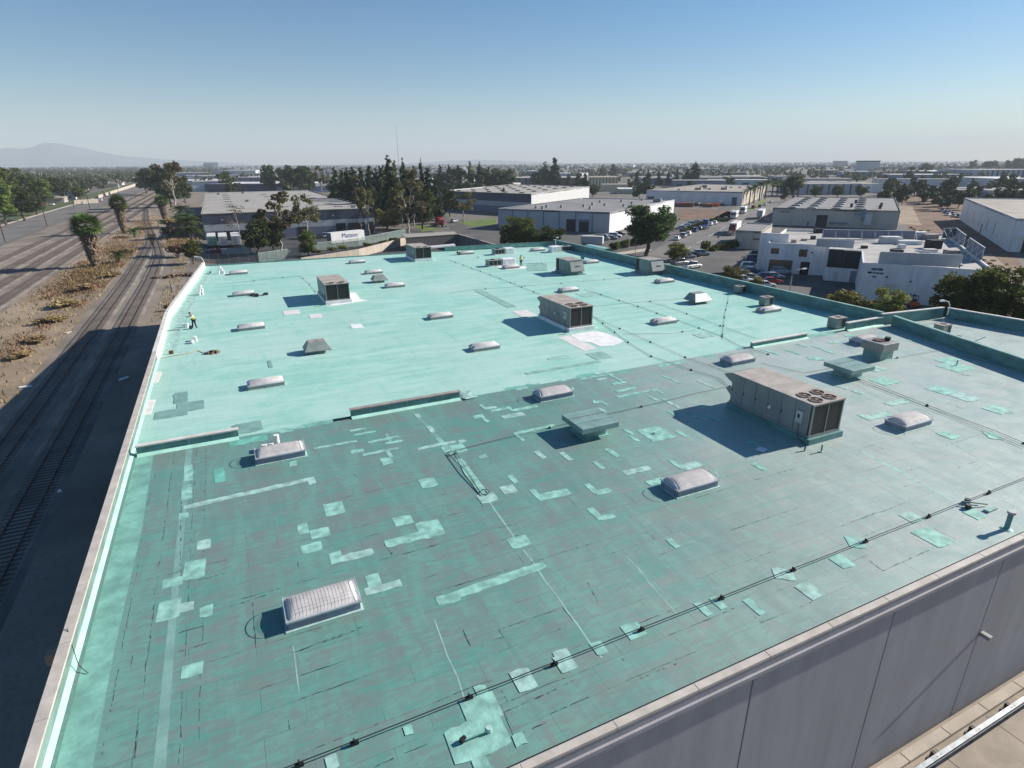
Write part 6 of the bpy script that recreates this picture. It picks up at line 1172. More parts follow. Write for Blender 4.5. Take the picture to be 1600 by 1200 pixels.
def tractor(label, p, ang, colr, group='semi tractors'):
    t = thing('semi_tractor', label, 'truck', p, ang, group)
    def bx(n, *a, m=colr, bev=.06): return MB().box(*a).build(n, m, t, False, bevel=bev)
    bx('hood', 1.2, 3.2, -.85, .85, .9, 2.0); bx('cab', -.6, 1.25, -1.15, 1.15, .9, 2.9); bx('sleeper', -2.0, -.62, -1.2, 1.2, .9, 3.3); bx('roof_fairing', -1.8, .4, -1.0, 1.0, 3.31, 3.8)
    bx('windshield', 1.20, 1.29, -1.0, 1.0, 2.02, 2.75, m='glass_dark', bev=0)
    for s in (-1, 1): bx('side_window', -.1, .9, s * 1.155 - .02, s * 1.155 + .02, 2.0, 2.65, m='glass_dark', bev=0); bx('headlight', 3.0, 3.24, s * .7 - .15, s * .7 + .15, 1.2, 1.45, m='lamp_clear', bev=0); MB().cyl(-2.1, s * 1.0, 1.0, 4.0, .09, 8).build('exhaust_stack', 'chrome', t, False); bx('fender', 2.0, 3.1, s * 1.0 - .2, s * 1.0 + .2, 1.05, 1.25); bx('fuel_tank', -.5, .9, s * 1.1 - .12, s * 1.1 + .12, .45, .88, m='chrome')
    bx('grille', 3.2, 3.28, -.6, .6, .95, 1.85, m='chrome', bev=0); bx('bumper', 3.1, 3.4, -1.15, 1.15, .45, .85, m='chrome'); bx('frame', -4.6, 3.0, -.45, .45, .6, .88, m='black', bev=0)
    wheels(t, (2.45,), 1.0, .52, .32); wheels(t, (-2.9, -4.1), .95, .52, .5)
    return t
pr_ = at(1143, 367); tractor('maroon semi tractor pulling a white trailer down the street', (pr_.x, pr_.y, .014), ST + math.pi, 'truck_maroon'); dv = Vector((math.cos(ST), math.sin(ST), 0)); pt_ = pr_ + dv * 8.2; trailer('white trailer behind the maroon tractor on the street', (pt_.x, pt_.y, .014), ST + math.pi, group='trailers on the street')
p = at(1188, 341); trailer('white trailer standing alone on the street before the beige warehouse', (p.x, p.y, .014), ST + math.pi, mat='paint_white', front='wall_grey', group='trailers on the street')
p = at(1101, 358); tractor('blue semi tractor parked in the kerb row', (p.x, p.y, .014), ST + math.pi, 'truck_blue'); p = at(688, 354); tractor('bright red semi tractor parked by the small lawns', (p.x, p.y, .014), -1.2, 'truck_red')
def motorhome(label, px, py, L=9.0):
    p = at(px, py); t = thing('motorhome', label, 'motorhome', (p.x, p.y, .014), ST + math.pi, 'motorhomes on the street'); MB().box(-L / 2, L / 2, -1.25, 1.25, .5, 3.4).build('body', 'paint_white', t, False, bevel=.15); MB().box(L / 2 + .002, L / 2 + .04, -1.05, 1.05, 1.7, 2.7).build('windshield', 'glass_dark', t, False)
    for s in (-1, 1):
        for k in range(4): MB().box(-L / 2 + 1 + k * 2, -L / 2 + 2.2 + k * 2, s * 1.26 - .01, s * 1.26 + .01, 1.8, 2.5).build('side_window', 'glass_dark', t, False)
        MB().box(L / 2 - .02, L / 2 + .05, s * .8 - .15, s * .8 + .15, .9, 1.15).build('headlight', 'lamp_clear', t, False)
    MB().box(-L / 2 + .5, -L / 2 + 1.6, -.5, .5, 3.401, 3.7).build('roof_unit', 'unit_beige', t, False); wheels(t, (-L / 2 + 2, L / 2 - 1.8), 1.05, .45, .3)
motorhome('pale motorhome parked at the kerb before the bare dirt lot', 1147, 341); motorhome('white motorhome parked behind the pale one near the palms', 1161, 333)
# delivery box by the pale warehouse
p = at(925, 384); trailer('small white storage trailer just behind the right parapet', (p.x, p.y, .0), -.75, L=7, H=3.1, W=2.4, zf=.7, mat='wall_lightgrey')
# dock trailers with their doors towards us
for x, y, mt, lab in [(333, 384, 'trailer_teal', 'teal-backed trailer at the dock, leftmost of three'), (351, 384, 'wall_lightgrey', 'pale grey trailer at the dock, middle of three'), (371, 383, 'wall_grey', 'grey trailer at the dock, rightmost of three')]:
    p = at(x, y + 6); trailer(lab, (p.x, p.y + 7, 0), math.pi / 2, L=12, H=4.0, mat=mt, front=mt, group='trailers backed to the dock')
# container with company lettering
ca, cb = at(520, 385.5, 1), at(563, 380.5, 1); cm = (ca + cb) / 2; cang = math.atan2((cb - ca).y, (cb - ca).x)
mt_ = trailer('white container trailer with blue lettering behind the mint fence', (cm.x, cm.y, 1.0), cang, L=12.2, H=4.3, mat='paint_white', front='wall_slate')
def lettering(text, size, mat, parent, loc, rot):
    cu = bpy.data.curves.new('lettering', 'FONT'); cu.body = text; cu.size = size; cu.extrude = .01; cu.align_x = 'CENTER'; tmp = bpy.data.objects.new('lettering', cu); COL.objects.link(tmp)
    dg = bpy.context.evaluated_depsgraph_get(); me = bpy.data.meshes.new_from_object(tmp.evaluated_get(dg)); bpy.data.objects.remove(tmp); me.materials.clear(); me.materials.append(MAT[mat])
    o = link('lettering', me, parent, False); o.location = loc; o.rotation_euler = rot; return o
lettering('Matson', 2.0, 'letter_blue', mt_, (.6, -1.31, 2.55), (math.pi / 2, 0, 0))
# things in the dock yard corner
def bin_(label, px, py, mat, L=5.5, W=2.2, H=1.7, ang=0):
    p = at(px, py); t = thing('roll_off_bin', label, 'skip', (p.x, p.y, 0), ang, 'open bins in the dock yard'); m = MB()
    for x0, x1, y0, y1 in ((-L / 2, L / 2, -W / 2, -W / 2 + .08), (-L / 2, L / 2, W / 2 - .08, W / 2), (-L / 2, -L / 2 + .08, -W / 2 + .08, W / 2 - .08), (L / 2 - .08, L / 2, -W / 2 + .08, W / 2 - .08)): m.box(x0, x1, y0, y1, .15, H)
    m.build('side_walls', mat, t, False); MB().box(-L / 2 + .09, L / 2 - .09, -W / 2 + .09, W / 2 - .09, .15, H * .7).build('contents', 'black', t, False)
    for k in range(5): MB().box(-L / 2 + .5 + k * (L - 1) / 4 - .05, -L / 2 + .5 + k * (L - 1) / 4 + .05, -W / 2 - .08, -W / 2 - .002, .2, H).build('rib', mat, t, False)
bin_('white-rimmed bin at the left of the dock yard corner', 327, 398, 'wall_slate', 4); bin_('rusty red bin between two pale bins', 345, 398, 'container_red', 5); bin_('pale blue bin right of the rusty red one', 364, 397, 'wall_grey', 6); bin_('pale bin at the right end of the dock yard bins', 380, 396, 'wall_lightgrey', 5)
# forklift
p = at(1425, 480); t = thing('forklift', 'orange forklift parked against the white plant wall', 'forklift', (p.x, p.y, 0), 1.0)
MB().box(-1.1, .7, -.55, .55, .3, 1.05).build('body', 'fork_orange', t, False, bevel=.06); MB().box(-1.25, -.6, -.52, .52, .35, 1.25).build('counterweight', 'fork_orange', t, False, bevel=.1); MB().box(-.45, .1, -.3, .3, 1.06, 1.2).build('seat', 'black', t, False); MB().box(-.5, -.38, -.3, .3, 1.2, 1.65).build('seat_back', 'black', t, False)
for x in (-.7, .6):
    for s in (-.48, .48): MB().tube([(x, s, 1.05), (x * .75, s * .95, 2.15)], .05, 5).build('guard_post', 'black', t, False)
for k in range(5): MB().box(-.55 + .24 * k, -.49 + .24 * k, -.5, .5, 2.15, 2.2).build('overhead_bar', 'black', t, False)
for s in (-.3, .3): MB().box(.75, .87, s - .06, s + .06, .1, 2.4).build('mast', 'black', t, False); MB().box(.9, 1.95, s - .06, s + .06, .06, .12).build('fork', 'black', t, False)
wheels(t, (-.75, .45), .5, .3, .22)
# rail tank cars and red trailers in the far right yard
for i, (x, y, mt, lab) in enumerate([(1412, 299, 'container_red', 'dark red trailer in the far right yard'), (1440, 295, 'paint_white', 'white trailer behind the dark red one in the far right yard'), (1447, 301, 'paint_white', 'nearest white trailer in the far right yard'), (1458, 290, 'container_red', 'small red trailer under the far right trees'), (1475, 291, 'paint_white', 'white trailer under the far right trees'), (1290, 302, 'paint_white', 'white trailer before the navy-jointed warehouse')]):
    p = at(x, y); trailer(lab, (p.x, p.y, 0), -.55, L=16, mat=mt, group='trailers in far yards')
# stacks in the contractor yard behind the bare lot
for i in range(12):
    p = at(1066 + i * 5 + random.uniform(-2, 2), 324 - random.uniform(0, 3)); o = MB().obox(0, 0, 0, random.uniform(1.2, 2.4), random.uniform(2, 5), random.uniform(.8, 1.5), -.8).build('material_stack', random.choice(['timber', 'rust', 'fork_orange', 'concrete', 'container_red']), None, False, bevel=.05); o.location = (p.x, p.y, 0.01); tag(o, 'stack of building material in the yard behind the bare dirt lot', 'material stack', 'stacks in the contractor yard')
# sleepers stacked beside the siding
t0 = thing('tie_stack', 'left pile of old brown sleepers beside the siding', 'timber pile', at(258, 434, ZL)); t1 = thing('tie_stack', 'right pile of old brown sleepers beside the far left roof corner', 'timber pile', at(285, 431, ZL))
for t, n in ((t0, 26), (t1, 34)):
    for k in range(n): o = MB().obox(0, 0, 0, .2, .12, 1.25, 0).build('sleeper', 'timber', t, False); o.location = (random.uniform(-2.4, 2.4), random.uniform(-.5, .5), .22 * random.choice([0, 0, 1, 1, 2])); o.rotation_euler = (random.uniform(-.05, .05), 0, random.uniform(-.35, .35))
t = thing('signal_post', 'thin post with a white plate beside the siding', 'signpost', at(269, 459, ZL)); MB().cyl(0, 0, 0, 2.6, .06, 8).build('post', 'wood_pole', t, False); MB().box(.15, .65, -.05, .05, .8, 1.7).build('plate', 'paint_white', t, False)
for k, (x, y) in enumerate([(40, 605), (82, 772), (194, 592), (106, 520)]): o = MB().obox(0, 0, 0, .12, .6, .25, .4 * k).build('litter', 'paint_white' if k < 3 else 'concrete_pale', None, False); o.location = at(x, y, ZL + .03); tag(o, ['pale scrap lying on the sunlit dirt bank at the left', 'white scrap on the shaded siding ground', 'dark-shaded scrap between the siding rails', 'pale block beside the outer siding'][k], 'scrap')

# ================================================================== POLES, LAMPS, WIRES
def utility_pole(label, px, py, h, z=1.0):
    p = at(px, py, z); t = thing('utility_pole', label, 'utility pole', p, group='utility poles along the left road'); MB().cyl(0, 0, -.2, h, .19, 8, .12).build('pole', 'wood_pole', t, False); c = MB().box(-1.3, 1.3, -.07, .07, h - .9, h - .72).build('cross_arm', 'wood_pole', t, False)
    for x in (-1.2, -.5, .5, 1.2): MB().cyl(x, 0, h - .72, h - .5, .05, 6).build('insulator', 'glass_dark', c, False)
    return p + Vector((0, 0, h - .5))
tops = [utility_pole('dark utility pole %s along the left road' % s, x, y, h) for s, x, y, h in [('at the left frame edge', 8, 377.5, 13.5), ('in front of the dense left trees', 73.7, 353.7, 13), ('tallest in view beside the big palm', 141, 328, 15.5), ('just left of the tallest one', 115.6, 325, 15), ('before the pale wall', 163, 313, 14), ('far along the road, last in the row', 186, 304, 13)]]
for k, (a, b) in enumerate(((0, 1), (1, 2), (2, 4), (4, 5))):
    m = MB()
    for off in (-1.2, -.5, .5, 1.2):
        A, B = tops[a] + Vector((off, 0, 0)), tops[b] + Vector((off, 0, 0)); m.tube([A.lerp(B, i / 8) - Vector((0, 0, 1.5 * 4 * (i / 8) * (1 - i / 8))) for i in range(9)], .022, 3)
    o = m.build('overhead_wires', 'cable'); o['kind'] = 'stuff'; tag(o, 'thin overhead wires strung between utility poles on the left', 'wires')
def street_lamp(label, px, py, z, h, arm, ang, mat='concrete_pale', r=.11):
    p = at(px, py, z); p.z = 0 if z < 3 else 0; t = thing('street_lamp', label, 'street lamp', (p.x, p.y, 0 if px > 300 else z), group='street lamps'); c, s = math.cos(ang), math.sin(ang)
    MB().cyl(0, 0, 0, h - .8, r, 8, r * .65).build('pole', mat, t, False); MB().tube([(0, 0, h - .9), (c * arm * .12, s * arm * .12, h - .35), (c * arm * .5, s * arm * .5, h - .03), (c * arm, s * arm, h)], r * .5, 6).build('arm', mat, t, False); MB().obox(c * (arm + .3), s * (arm + .3), h - .1, h + .08, .42, .16, ang).build('lamp_head', 'white_plastic', t, False)
pL = at(1256, 420, 9.2); 
t = thing('street_lamp', 'tall pale street lamp with curved arm before the white offices', 'street lamp', (pL.x - 2.2, pL.y + .2, 0), group='street lamps'); MB().cyl(0, 0, 0, 8.2, .13, 10, .09).build('pole', 'concrete_pale', t, False); MB().tube([(0, 0, 8.1), (.2, 0, 8.7), (.8, -.05, 9.1), (2.0, -.2, 9.25)], .06, 6).build('arm', 'concrete_pale', t, False); MB().obox(2.3, -.22, 9.12, 9.3, .4, .16).build('lamp_head', 'white_plastic', t, False)
street_lamp('slim street lamp beside the big pine', 982, 392, 0, 8.6, 1.8, .6); street_lamp('thin street lamp in front of the maroon tractor kerb', 1159, 330, 0, 8, 1.5, .6); street_lamp('thin street lamp behind the kerb row of cars', 1088, 356, 0, 9.5, .6, .6, 'steel', .09); street_lamp('street lamp at the lot before the motorhome', 1122, 347, 0, 9, .6, .6, 'steel', .09); street_lamp('white leaning street lamp by the left trees', 14, 345, ZL, 9.5, 1.8, 2.8); street_lamp('thin lamp pole in front of the big pine', 992, 403, 0, 5, .5, .6, 'steel', .08)
p = at(630, 362); t = thing('radio_mast', 'very tall thin radio mast rising far above the central trees', 'mast', p); MB().cyl(0, 0, 0, 39.5, .14, 6, .03).build('mast', 'galv', t, False)
for z in (12, 22): MB().cyl(0, 0, z, z + .3, .2, 6).build('joint_collar', 'galv', t, False)
p = at(401, 407, .5); t = thing('street_lamp', 'dark slim pole standing at the slatted fence', 'pole', (p.x, p.y, 0)); MB().cyl(0, 0, 0, 9, .09, 8, .06).build('pole', 'cable', t, False)
p = at(1486, 470, ZL); t = thing('street_lamp', 'dark slim lamp pole before the big right tree', 'street lamp', (p.x, p.y, 0), group='street lamps'); MB().cyl(0, 0, 0, 7.5, .1, 8, .07).build('pole', 'cable', t, False); MB().obox(.3, 0, 7.4, 7.6, .35, .14).build('lamp_head', 'cable', t, False)
t = thing('road_sign', 'small square road sign on a post at the street corner', 'sign', at(1121, 381)); MB().cyl(0, 0, 0, 2.6, .05, 6).build('post', 'steel', t, False); MB().box(-.45, .45, -.08, -.04, 1.9, 2.7).build('plate', 'wall_slate', t, False)
# low walls and hedges
t = thing('garden_wall', 'long pale wall along the far end of the left road', 'wall', at(117, 319, ZL)); a, b = at(117, 319, ZL), at(154, 317, ZL)
for k in range(8): p, q = a.lerp(b, k / 8), a.lerp(b, (k + .97) / 8); MB().prism([p, q, q + Vector((0, .3, 0)), p + Vector((0, .3, 0))], ZL - .1, ZL + 2.6).build('panel', 'concrete_pale', t)
t = thing('garden_wall', 'pale wall farther along the left road', 'wall', at(158, 306, ZL)); a, b = at(154, 310, ZL), at(212, 290, ZL)
for k in range(10): p, q = a.lerp(b, k / 10), a.lerp(b, (k + .97) / 10); MB().prism([p, q, q + Vector((.3, .1, 0)), p + Vector((.3, .1, 0))], ZL - .1, ZL + 2.4).build('panel', 'concrete_pale', t)
t = thing('green_awning', 'curved mint canopy beyond the right parapet', 'canopy', at(935, 389, 4)); a, b = at(918, 387, 3.6), at(950, 394, 3.6); d = (b - a).normalized(); nn = Vector((-d.y, d.x, 0)); m = MB()
prf = [(-2.2 + 4.4 * k / 8, 1.0 * math.sin(math.pi * k / 8)) for k in range(9)]
m.add([tuple(a + nn * y + Vector((0, 0, z))) for y, z in prf] + [tuple(b + nn * y + Vector((0, 0, z))) for y, z in prf], [(k, k + 1, 10 + k, 9 + k) for k in range(8)]); m.build('canopy', 'cant_mint', t)
for q in (a, b):
    for s in (-2, 2): w_ = q + nn * s; MB().cyl(w_.x, w_.y, 0, 3.6, .08, 6).build('post', 'paint_white', t)
t = thing('rear_canopy', 'pale grey flat canopy at the rear roof edge below the block enclosure', 'canopy', at(690, 386, 9)); a, b = at(668, 389, 10.2), at(712, 385, 10.2); MB().prism([a, b, b + Vector((.5, 2.2, 0)), a + Vector((.5, 2.2, 0))], 10.2, 10.45).build('cover', 'wall_lightgrey', t)
for q in (a, b): MB().obox(q.x + .3, q.y + 1.0, 0, 10.2, .1, .1).build('post', 'steel', t)

# ================================================================== TREES AND PLANTS
def limbs(mb, base, tip, r0, r1, bend=.06, n=5):
    a, b = Vector(base), Vector(tip); L = (b - a).length
    pts = [a.lerp(b, i / n) + Vector((random.uniform(-1, 1), random.uniform(-1, 1), 0)) * L * bend * (0 if i in (0, n) else 1) for i in range(n + 1)]; mb.tube(pts, r0, 7, r1)
def proto_broad(v, leaf, bark='bark', H=10.0, Wd=8.0, n=2600, size=.36, open_=0.0, trunk=.28, nc=20, low=.16):
    t = thing('tree', 'x', 'tree'); m = MB(); top = Vector((random.uniform(-.4, .4), random.uniform(-.4, .4), H * .55)); limbs(m, (0, 0, -.3), (top.x * .4, top.y * .4, H * .3), trunk, trunk * .75); limbs(m, (top.x * .4, top.y * .4, H * .3), top, trunk * .75, trunk * .4); cl = []
    for i in range(nc):
        a = 6.283 * i / nc * 2.4 + random.uniform(-.5, .5); zz = H * (low + (1 - low) * (.12 + .80 * random.random())); k = math.sin(math.pi * min(1, max(.08, (zz / H - low * .6) / (1.05 - low * .6)))) ** .6
        r = Wd / 2 * k * random.uniform(.35, .82); c = (math.cos(a) * r, math.sin(a) * r, zz); rad = Wd * random.uniform(.11, .20) * (1 - open_ * .35); cl.append((*c, rad, random.uniform(.6, .95)))
        if i % 2 == 0: limbs(m, (top.x * .4, top.y * .4, H * random.uniform(.25, .5)), (c[0] * .9, c[1] * .9, c[2] - rad * .3), trunk * .38, .03)
    if not open_: cl += [(0, 0, H * .62, Wd * .30, .9), (0, 0, H * .42, Wd * .26, .8)]
    m.build('trunk', bark, t, False); link('crown', quads_mesh('crown', leaf_quads(cluster_points(cl, n), size), leaf), t, False); return t
def proto_conifer(v, leaf='leaf_conifer', H=10.0, Wd=2.6, n=2200, size=.28, ragged=.5):
    t = thing('tree', 'x', 'tree'); m = MB(); limbs(m, (0, 0, -.3), (0, 0, H * .98), .16, .02, .004); cl = []; k = 26
    for i in range(k):
        f = i / (k - 1); z = H * (.10 + .88 * f); w = Wd / 2 * (1 - f) ** .55 * random.uniform(1 - ragged, 1.1) + .08; a = i * 2.399 + random.uniform(-.4, .4)
        cl.append((math.cos(a) * w * .55, math.sin(a) * w * .55, z, max(.16, w * .62), random.uniform(.7, 1.3)))
        if i % 3 == 0: limbs(m, (0, 0, z - .1), (math.cos(a) * w * .8, math.sin(a) * w * .8, z + .1), .04, .015)
    m.build('trunk', 'bark', t, False); link('crown', quads_mesh('crown', leaf_quads(cluster_points(cl, n), size, .1), leaf), t, False); return t
def frond(c, d, up, L, droop, n, w):
    """one feather or fan frond: leaflets either side of a curved rib"""
    Q = []; d = Vector(d).normalized(); s = d.cross(Vector((0, 0, 1))).normalized(); c = Vector(c)
    for i in range(n):
        f = (i + .5) / n; p = c + d * (L * f) + Vector((0, 0, up * L * f - droop * L * f * f)); tdir = (d + Vector((0, 0, up - 2 * droop * f))).normalized()
        for sg in (-1, 1):
            e = (s * sg * math.sin(.9) + tdir * math.cos(.9)).normalized() * L * .34 * (1.15 - f * .8) + Vector((0, 0, -.10 * L * f)); o = tdir * w * .5; Q += [p - o, p + o, p + e + o * .3, p + e - o * .3]
    return Q
def fan_leaf(top, D, L, w):
    """fan leaf: a bare stalk, then blades spread like a hand"""
    D = Vector(D).normalized(); S = D.cross(Vector((0, 0, 1))); S = S.normalized() if S.length > .05 else Vector((1, 0, 0)); c = top + D * L * .45; Q = []
    st = S * .03; Q += [top - st, top + st, c + st, c - st]
    for k in range(9):
        a = -1.15 + 2.3 * k / 8; d = (D * math.cos(a) + S * math.sin(a)).normalized(); e = c + d * L * .58 * random.uniform(.85, 1.05) + Vector((0, 0, -.10 * L * (1 + abs(a)))); o = d.cross(D.cross(S)).normalized() * w * .5
        m = c.lerp(e, .55); Q += [c - o * .3, c + o * .3, m + o, m - o, m - o, m + o, e + o * .15, e - o * .15]
    return Q
def proto_palm(H=10.0, skirt=True, fr=3.0, nf=46, trunk_r=.42, leaf='leaf_palm', low=.1):
    t = thing('palm_tree', 'x', 'palm tree'); m = MB(); m.tube([(0, 0, -.2), (.08, 0, H * .3), (.05, .05, H * .7), (0, 0, H * .86)], trunk_r, 9, trunk_r * .75); m.build('trunk', 'bark', t, False); top = Vector((0, 0, H * .84)); Q = []
    for i in range(nf if not skirt else 64):
        a = i * 2.399; 
        if skirt: zc = 1 - 1.45 * (i + .5) / 64; r_ = math.sqrt(max(0, 1 - zc * zc)); Q += fan_leaf(top, (math.cos(a) * r_, math.sin(a) * r_, zc + .05), fr * 1.15 * random.uniform(.85, 1.1), fr * .10)
        else: up = random.uniform(-.5, 1.5); Q += frond(top, (math.cos(a), math.sin(a), 0), up * .8, fr * random.uniform(.7, 1.05) / math.hypot(1, up * .6), random.uniform(.25, .6), 7, fr * .11)
    link('crown', quads_mesh('crown', np.array([tuple(q) for q in Q]), leaf), t, False)
    if skirt:
        S = []
        for i in range(1500):
            f = random.random() ** .9; z = H * (.86 - .80 * f); a = random.uniform(0, 6.283); r0 = trunk_r * .9; L = random.uniform(.5, 1.1) * (1.25 - f * .6); sp = (1.55 * (1 - f) ** .7 + .25) * random.uniform(.55, 1.0); p = Vector((math.cos(a) * (r0 + sp * .5), math.sin(a) * (r0 + sp * .5), z)); e = p + Vector((math.cos(a) * sp * .5, math.sin(a) * sp * .5, -L)); s = Vector((-math.sin(a), math.cos(a), 0)) * random.uniform(.06, .16); S += [p - s * .5, p + s * .5, e + s, e - s]
        link('dead_frond_skirt', quads_mesh('skirt', np.array([tuple(q) for q in S]), 'frond_dead'), t, False)
    return t
def proto_shrub(leaf, n=900, size=.2, H=2.0, Wd=2.6):
    t = thing('shrub', 'x', 'shrub'); m = MB()
    for i in range(6): a = i * 1.05; limbs(m, (0, 0, -.1), (math.cos(a) * Wd * .3, math.sin(a) * Wd * .3, H * .7), .05, .015)
    m.build('stems', 'bark', t, False); cl = [(random.uniform(-1, 1) * Wd * .32, random.uniform(-1, 1) * Wd * .32, H * random.uniform(.3, .72), Wd * random.uniform(.16, .27), .8) for i in range(11)]
    link('foliage', quads_mesh('foliage', leaf_quads(cluster_points(cl, n), size), leaf), t, False); return t
PR = {}
PR['broad_dark'] = [proto_broad(i, 'leaf_dark') for i in range(3)]; PR['broad_mid'] = [proto_broad(i, 'leaf_mid') for i in range(2)]; PR['broad_olive'] = [proto_broad(i, 'leaf_olive', n=5200, size=.26, nc=26, low=.05) for i in range(2)]
PR['broad_near'] = [proto_broad(i, 'leaf_mid', n=11000, size=.21, nc=40, low=.08) for i in range(2)]; PR['euc'] = [proto_broad(i, 'leaf_euc', 'bark_pale', n=1500, size=.30, open_=1.0, trunk=.2, nc=22, low=.36) for i in range(3)]
PR['pine_big'] = [proto_broad(9, 'leaf_dark', n=9000, size=.24, nc=34, low=.18, trunk=.34)]; PR['conifer'] = [proto_conifer(i) for i in range(3)]; PR['conifer_wide'] = [proto_conifer(i, Wd=4.2, n=1500 + 450 * i, size=.34, ragged=.5 + .1 * i) for i in range(4)] + [proto_conifer(9, 'leaf_mid', Wd=4.2, n=1900, size=.34, ragged=.7)]
PR['palm'] = [proto_palm()]; PR['palm_bare'] = [proto_palm(skirt=False, trunk_r=.22, fr=2.6)]; PR['palm_bush'] = [proto_palm(H=2.6, skirt=False, fr=2.4, nf=40, trunk_r=.3)]; PR['bare'] = [proto_broad(5, 'leaf_red', 'bark_pale', n=260, size=.2, open_=1.0, trunk=.12, nc=14, low=.3)]
PR['shrub_green'] = [proto_shrub('leaf_mid'), proto_shrub('leaf_dark')]; PR['shrub_olive'] = [proto_shrub('leaf_olive')]; PR['shrub_dry'] = [proto_shrub('grass_dry')]
NOM = dict(broad_dark=(10, 8), broad_mid=(10, 8), broad_olive=(10, 8), broad_near=(10, 8), euc=(10, 8), pine_big=(10, 8), conifer=(10, 2.6), conifer_wide=(10, 4.2), palm=(11.4, 7.4), palm_bare=(10.2, 4.4), palm_bush=(3.6, 4.0), bare=(10, 8), shrub_green=(2, 2.6), shrub_olive=(2, 2.6), shrub_dry=(2, 2.6))
USED = {}
def height_px(px, py, ty, z):
    b = at(px, py, z); f0 = b.x * math.sin(YAW) + b.y * math.cos(YAW); u = px - 800; v = (ty - 600) + u * ROLL
    fr = FPX * math.cos(PITCH) - v * math.sin(PITCH); dn = v * math.cos(PITCH) + FPX * math.sin(PITCH)
    depth = f0 * math.cos(PITCH) + (CZ - z) * math.sin(PITCH)
    return CZ - z - dn * f0 / fr, FPX / depth
def tree(kind, px, py, ty, wpx, label, group=None, z=None, cat=None):
    if z is None: z = ZL if at(px, py, ZL).x < -9 else 0.0
    h, ppm = height_px(px, py, ty, z); w = wpx / ppm; k = USED.get(kind, 0); USED[kind] = k + 1; srcs = PR[kind]
    o = srcs[k] if k < len(srcs) else copy_tree(srcs[k % len(srcs)])
    nh, nw = NOM[kind]; o.location = at(px, py, z); o.scale = (w / nw, w / nw, h / nh); o.rotation_euler[2] = random.uniform(0, 6.28)
    base = 'palm_tree' if kind.startswith('palm') else ('shrub' if kind.startswith('shrub') else ('conifer_tree' if kind.startswith('conif') else ('eucalyptus_tree' if kind in ('euc', 'bare') else 'broadleaf_tree')))
    o.name = base; tag(o, label, cat or ('palm' if base == 'palm_tree' else ('shrub' if base == 'shrub' else 'tree')), group); return o
# rail side
tree('palm', 150, 417, 329, 58, 'big fan palm with thick skirt of dead fronds by the sidings', 'fan palms by the railway'); tree('palm', 195, 365, 301, 34, 'second fan palm with dead frond skirt along the main line', 'fan palms by the railway'); tree('palm', 258, 344, 303, 28, 'third, farthest fan palm with skirt left of the dock yard', 'fan palms by the railway')
tree('palm_bush', 187, 411, 388, 26, 'small bushy palm right beside the big fan palm', 'young bushy palms'); tree('palm_bush', 211, 371, 354, 22, 'small bushy palm right of the second fan palm', 'young bushy palms')
for x, y, ty, w, lab in [(288, 356, 318, 34, 'feather palm farthest back in the palm clump by the dock yard'), (300, 385, 334, 40, 'feather palm in the middle of the palm clump by the dock yard'), (306, 398, 350, 38, 'feather palm nearest the dark fence in the palm clump'), (292, 372, 330, 34, 'leftmost feather palm in the palm clump by the dock yard')]: tree('palm_bare', x, y, ty, w, lab, 'palm clump by the dock yard', 1.0)
tree('broad_mid', 303, 412, 376, 36, 'round bright green bush below the palm clump', z=1.0); tree('shrub_dry', 278, 402, 380, 34, 'reddish dry bush beside the siding bend', z=ZL); tree('shrub_dry', 264, 372, 352, 30, 'dry brown bush left of the palm clump', z=ZL); tree('shrub_dry', 262, 355, 340, 26, 'dry brown bush behind the siding bend', z=ZL)
for i, (x, y, w, h) in enumerate([(128, 455, 40, 11), (105, 478, 46, 12), (76, 505, 44, 11), (60, 535, 40, 10), (178, 432, 30, 9), (205, 395, 24, 8), (30, 560, 40, 10)]): tree('shrub_dry', x, y, y - h, w, 'brown dry bush on the bank beside the sidings', 'dry bushes on the bank', ZL)
tree('shrub_dry', 262, 486, 474, 12, 'lone dry tumbleweed beside the left parapet', z=ZL)
tree('euc', 276, 328, 252, 62, 'tallest eucalyptus with pale trunks beyond the palm clump', 'eucalyptus by the railway'); tree('broad_dark', 268, 324, 262, 50, 'dark tree merging with the tallest eucalyptus'); tree('broad_dark', 246, 305, 262, 44, 'dark tree left of the tallest eucalyptus'); tree('broad_mid', 229, 303, 267, 34, 'tree at the vanishing end of the main line'); tree('broad_dark', 290, 318, 275, 30, 'dark tree right of the tallest eucalyptus')
for i, (x, y, ty, w) in enumerate([(10, 352, 285, 60), (38, 345, 288, 58), (58, 336, 290, 44), (4, 332, 262, 60), (28, 322, 268, 56), (50, 318, 276, 50), (72, 320, 281, 40), (90, 316, 283, 40), (84, 308, 277, 44), (20, 300, 262, 50), (40, 303, 270, 40), (108, 311, 291, 26), (126, 312, 292, 30), (60, 300, 272, 36)]):
    tree('broad_dark' if i % 3 else 'broad_mid', x, y, ty, w, 'dense dark tree in the grove beyond the left road', 'grove beyond the left road', ZL)
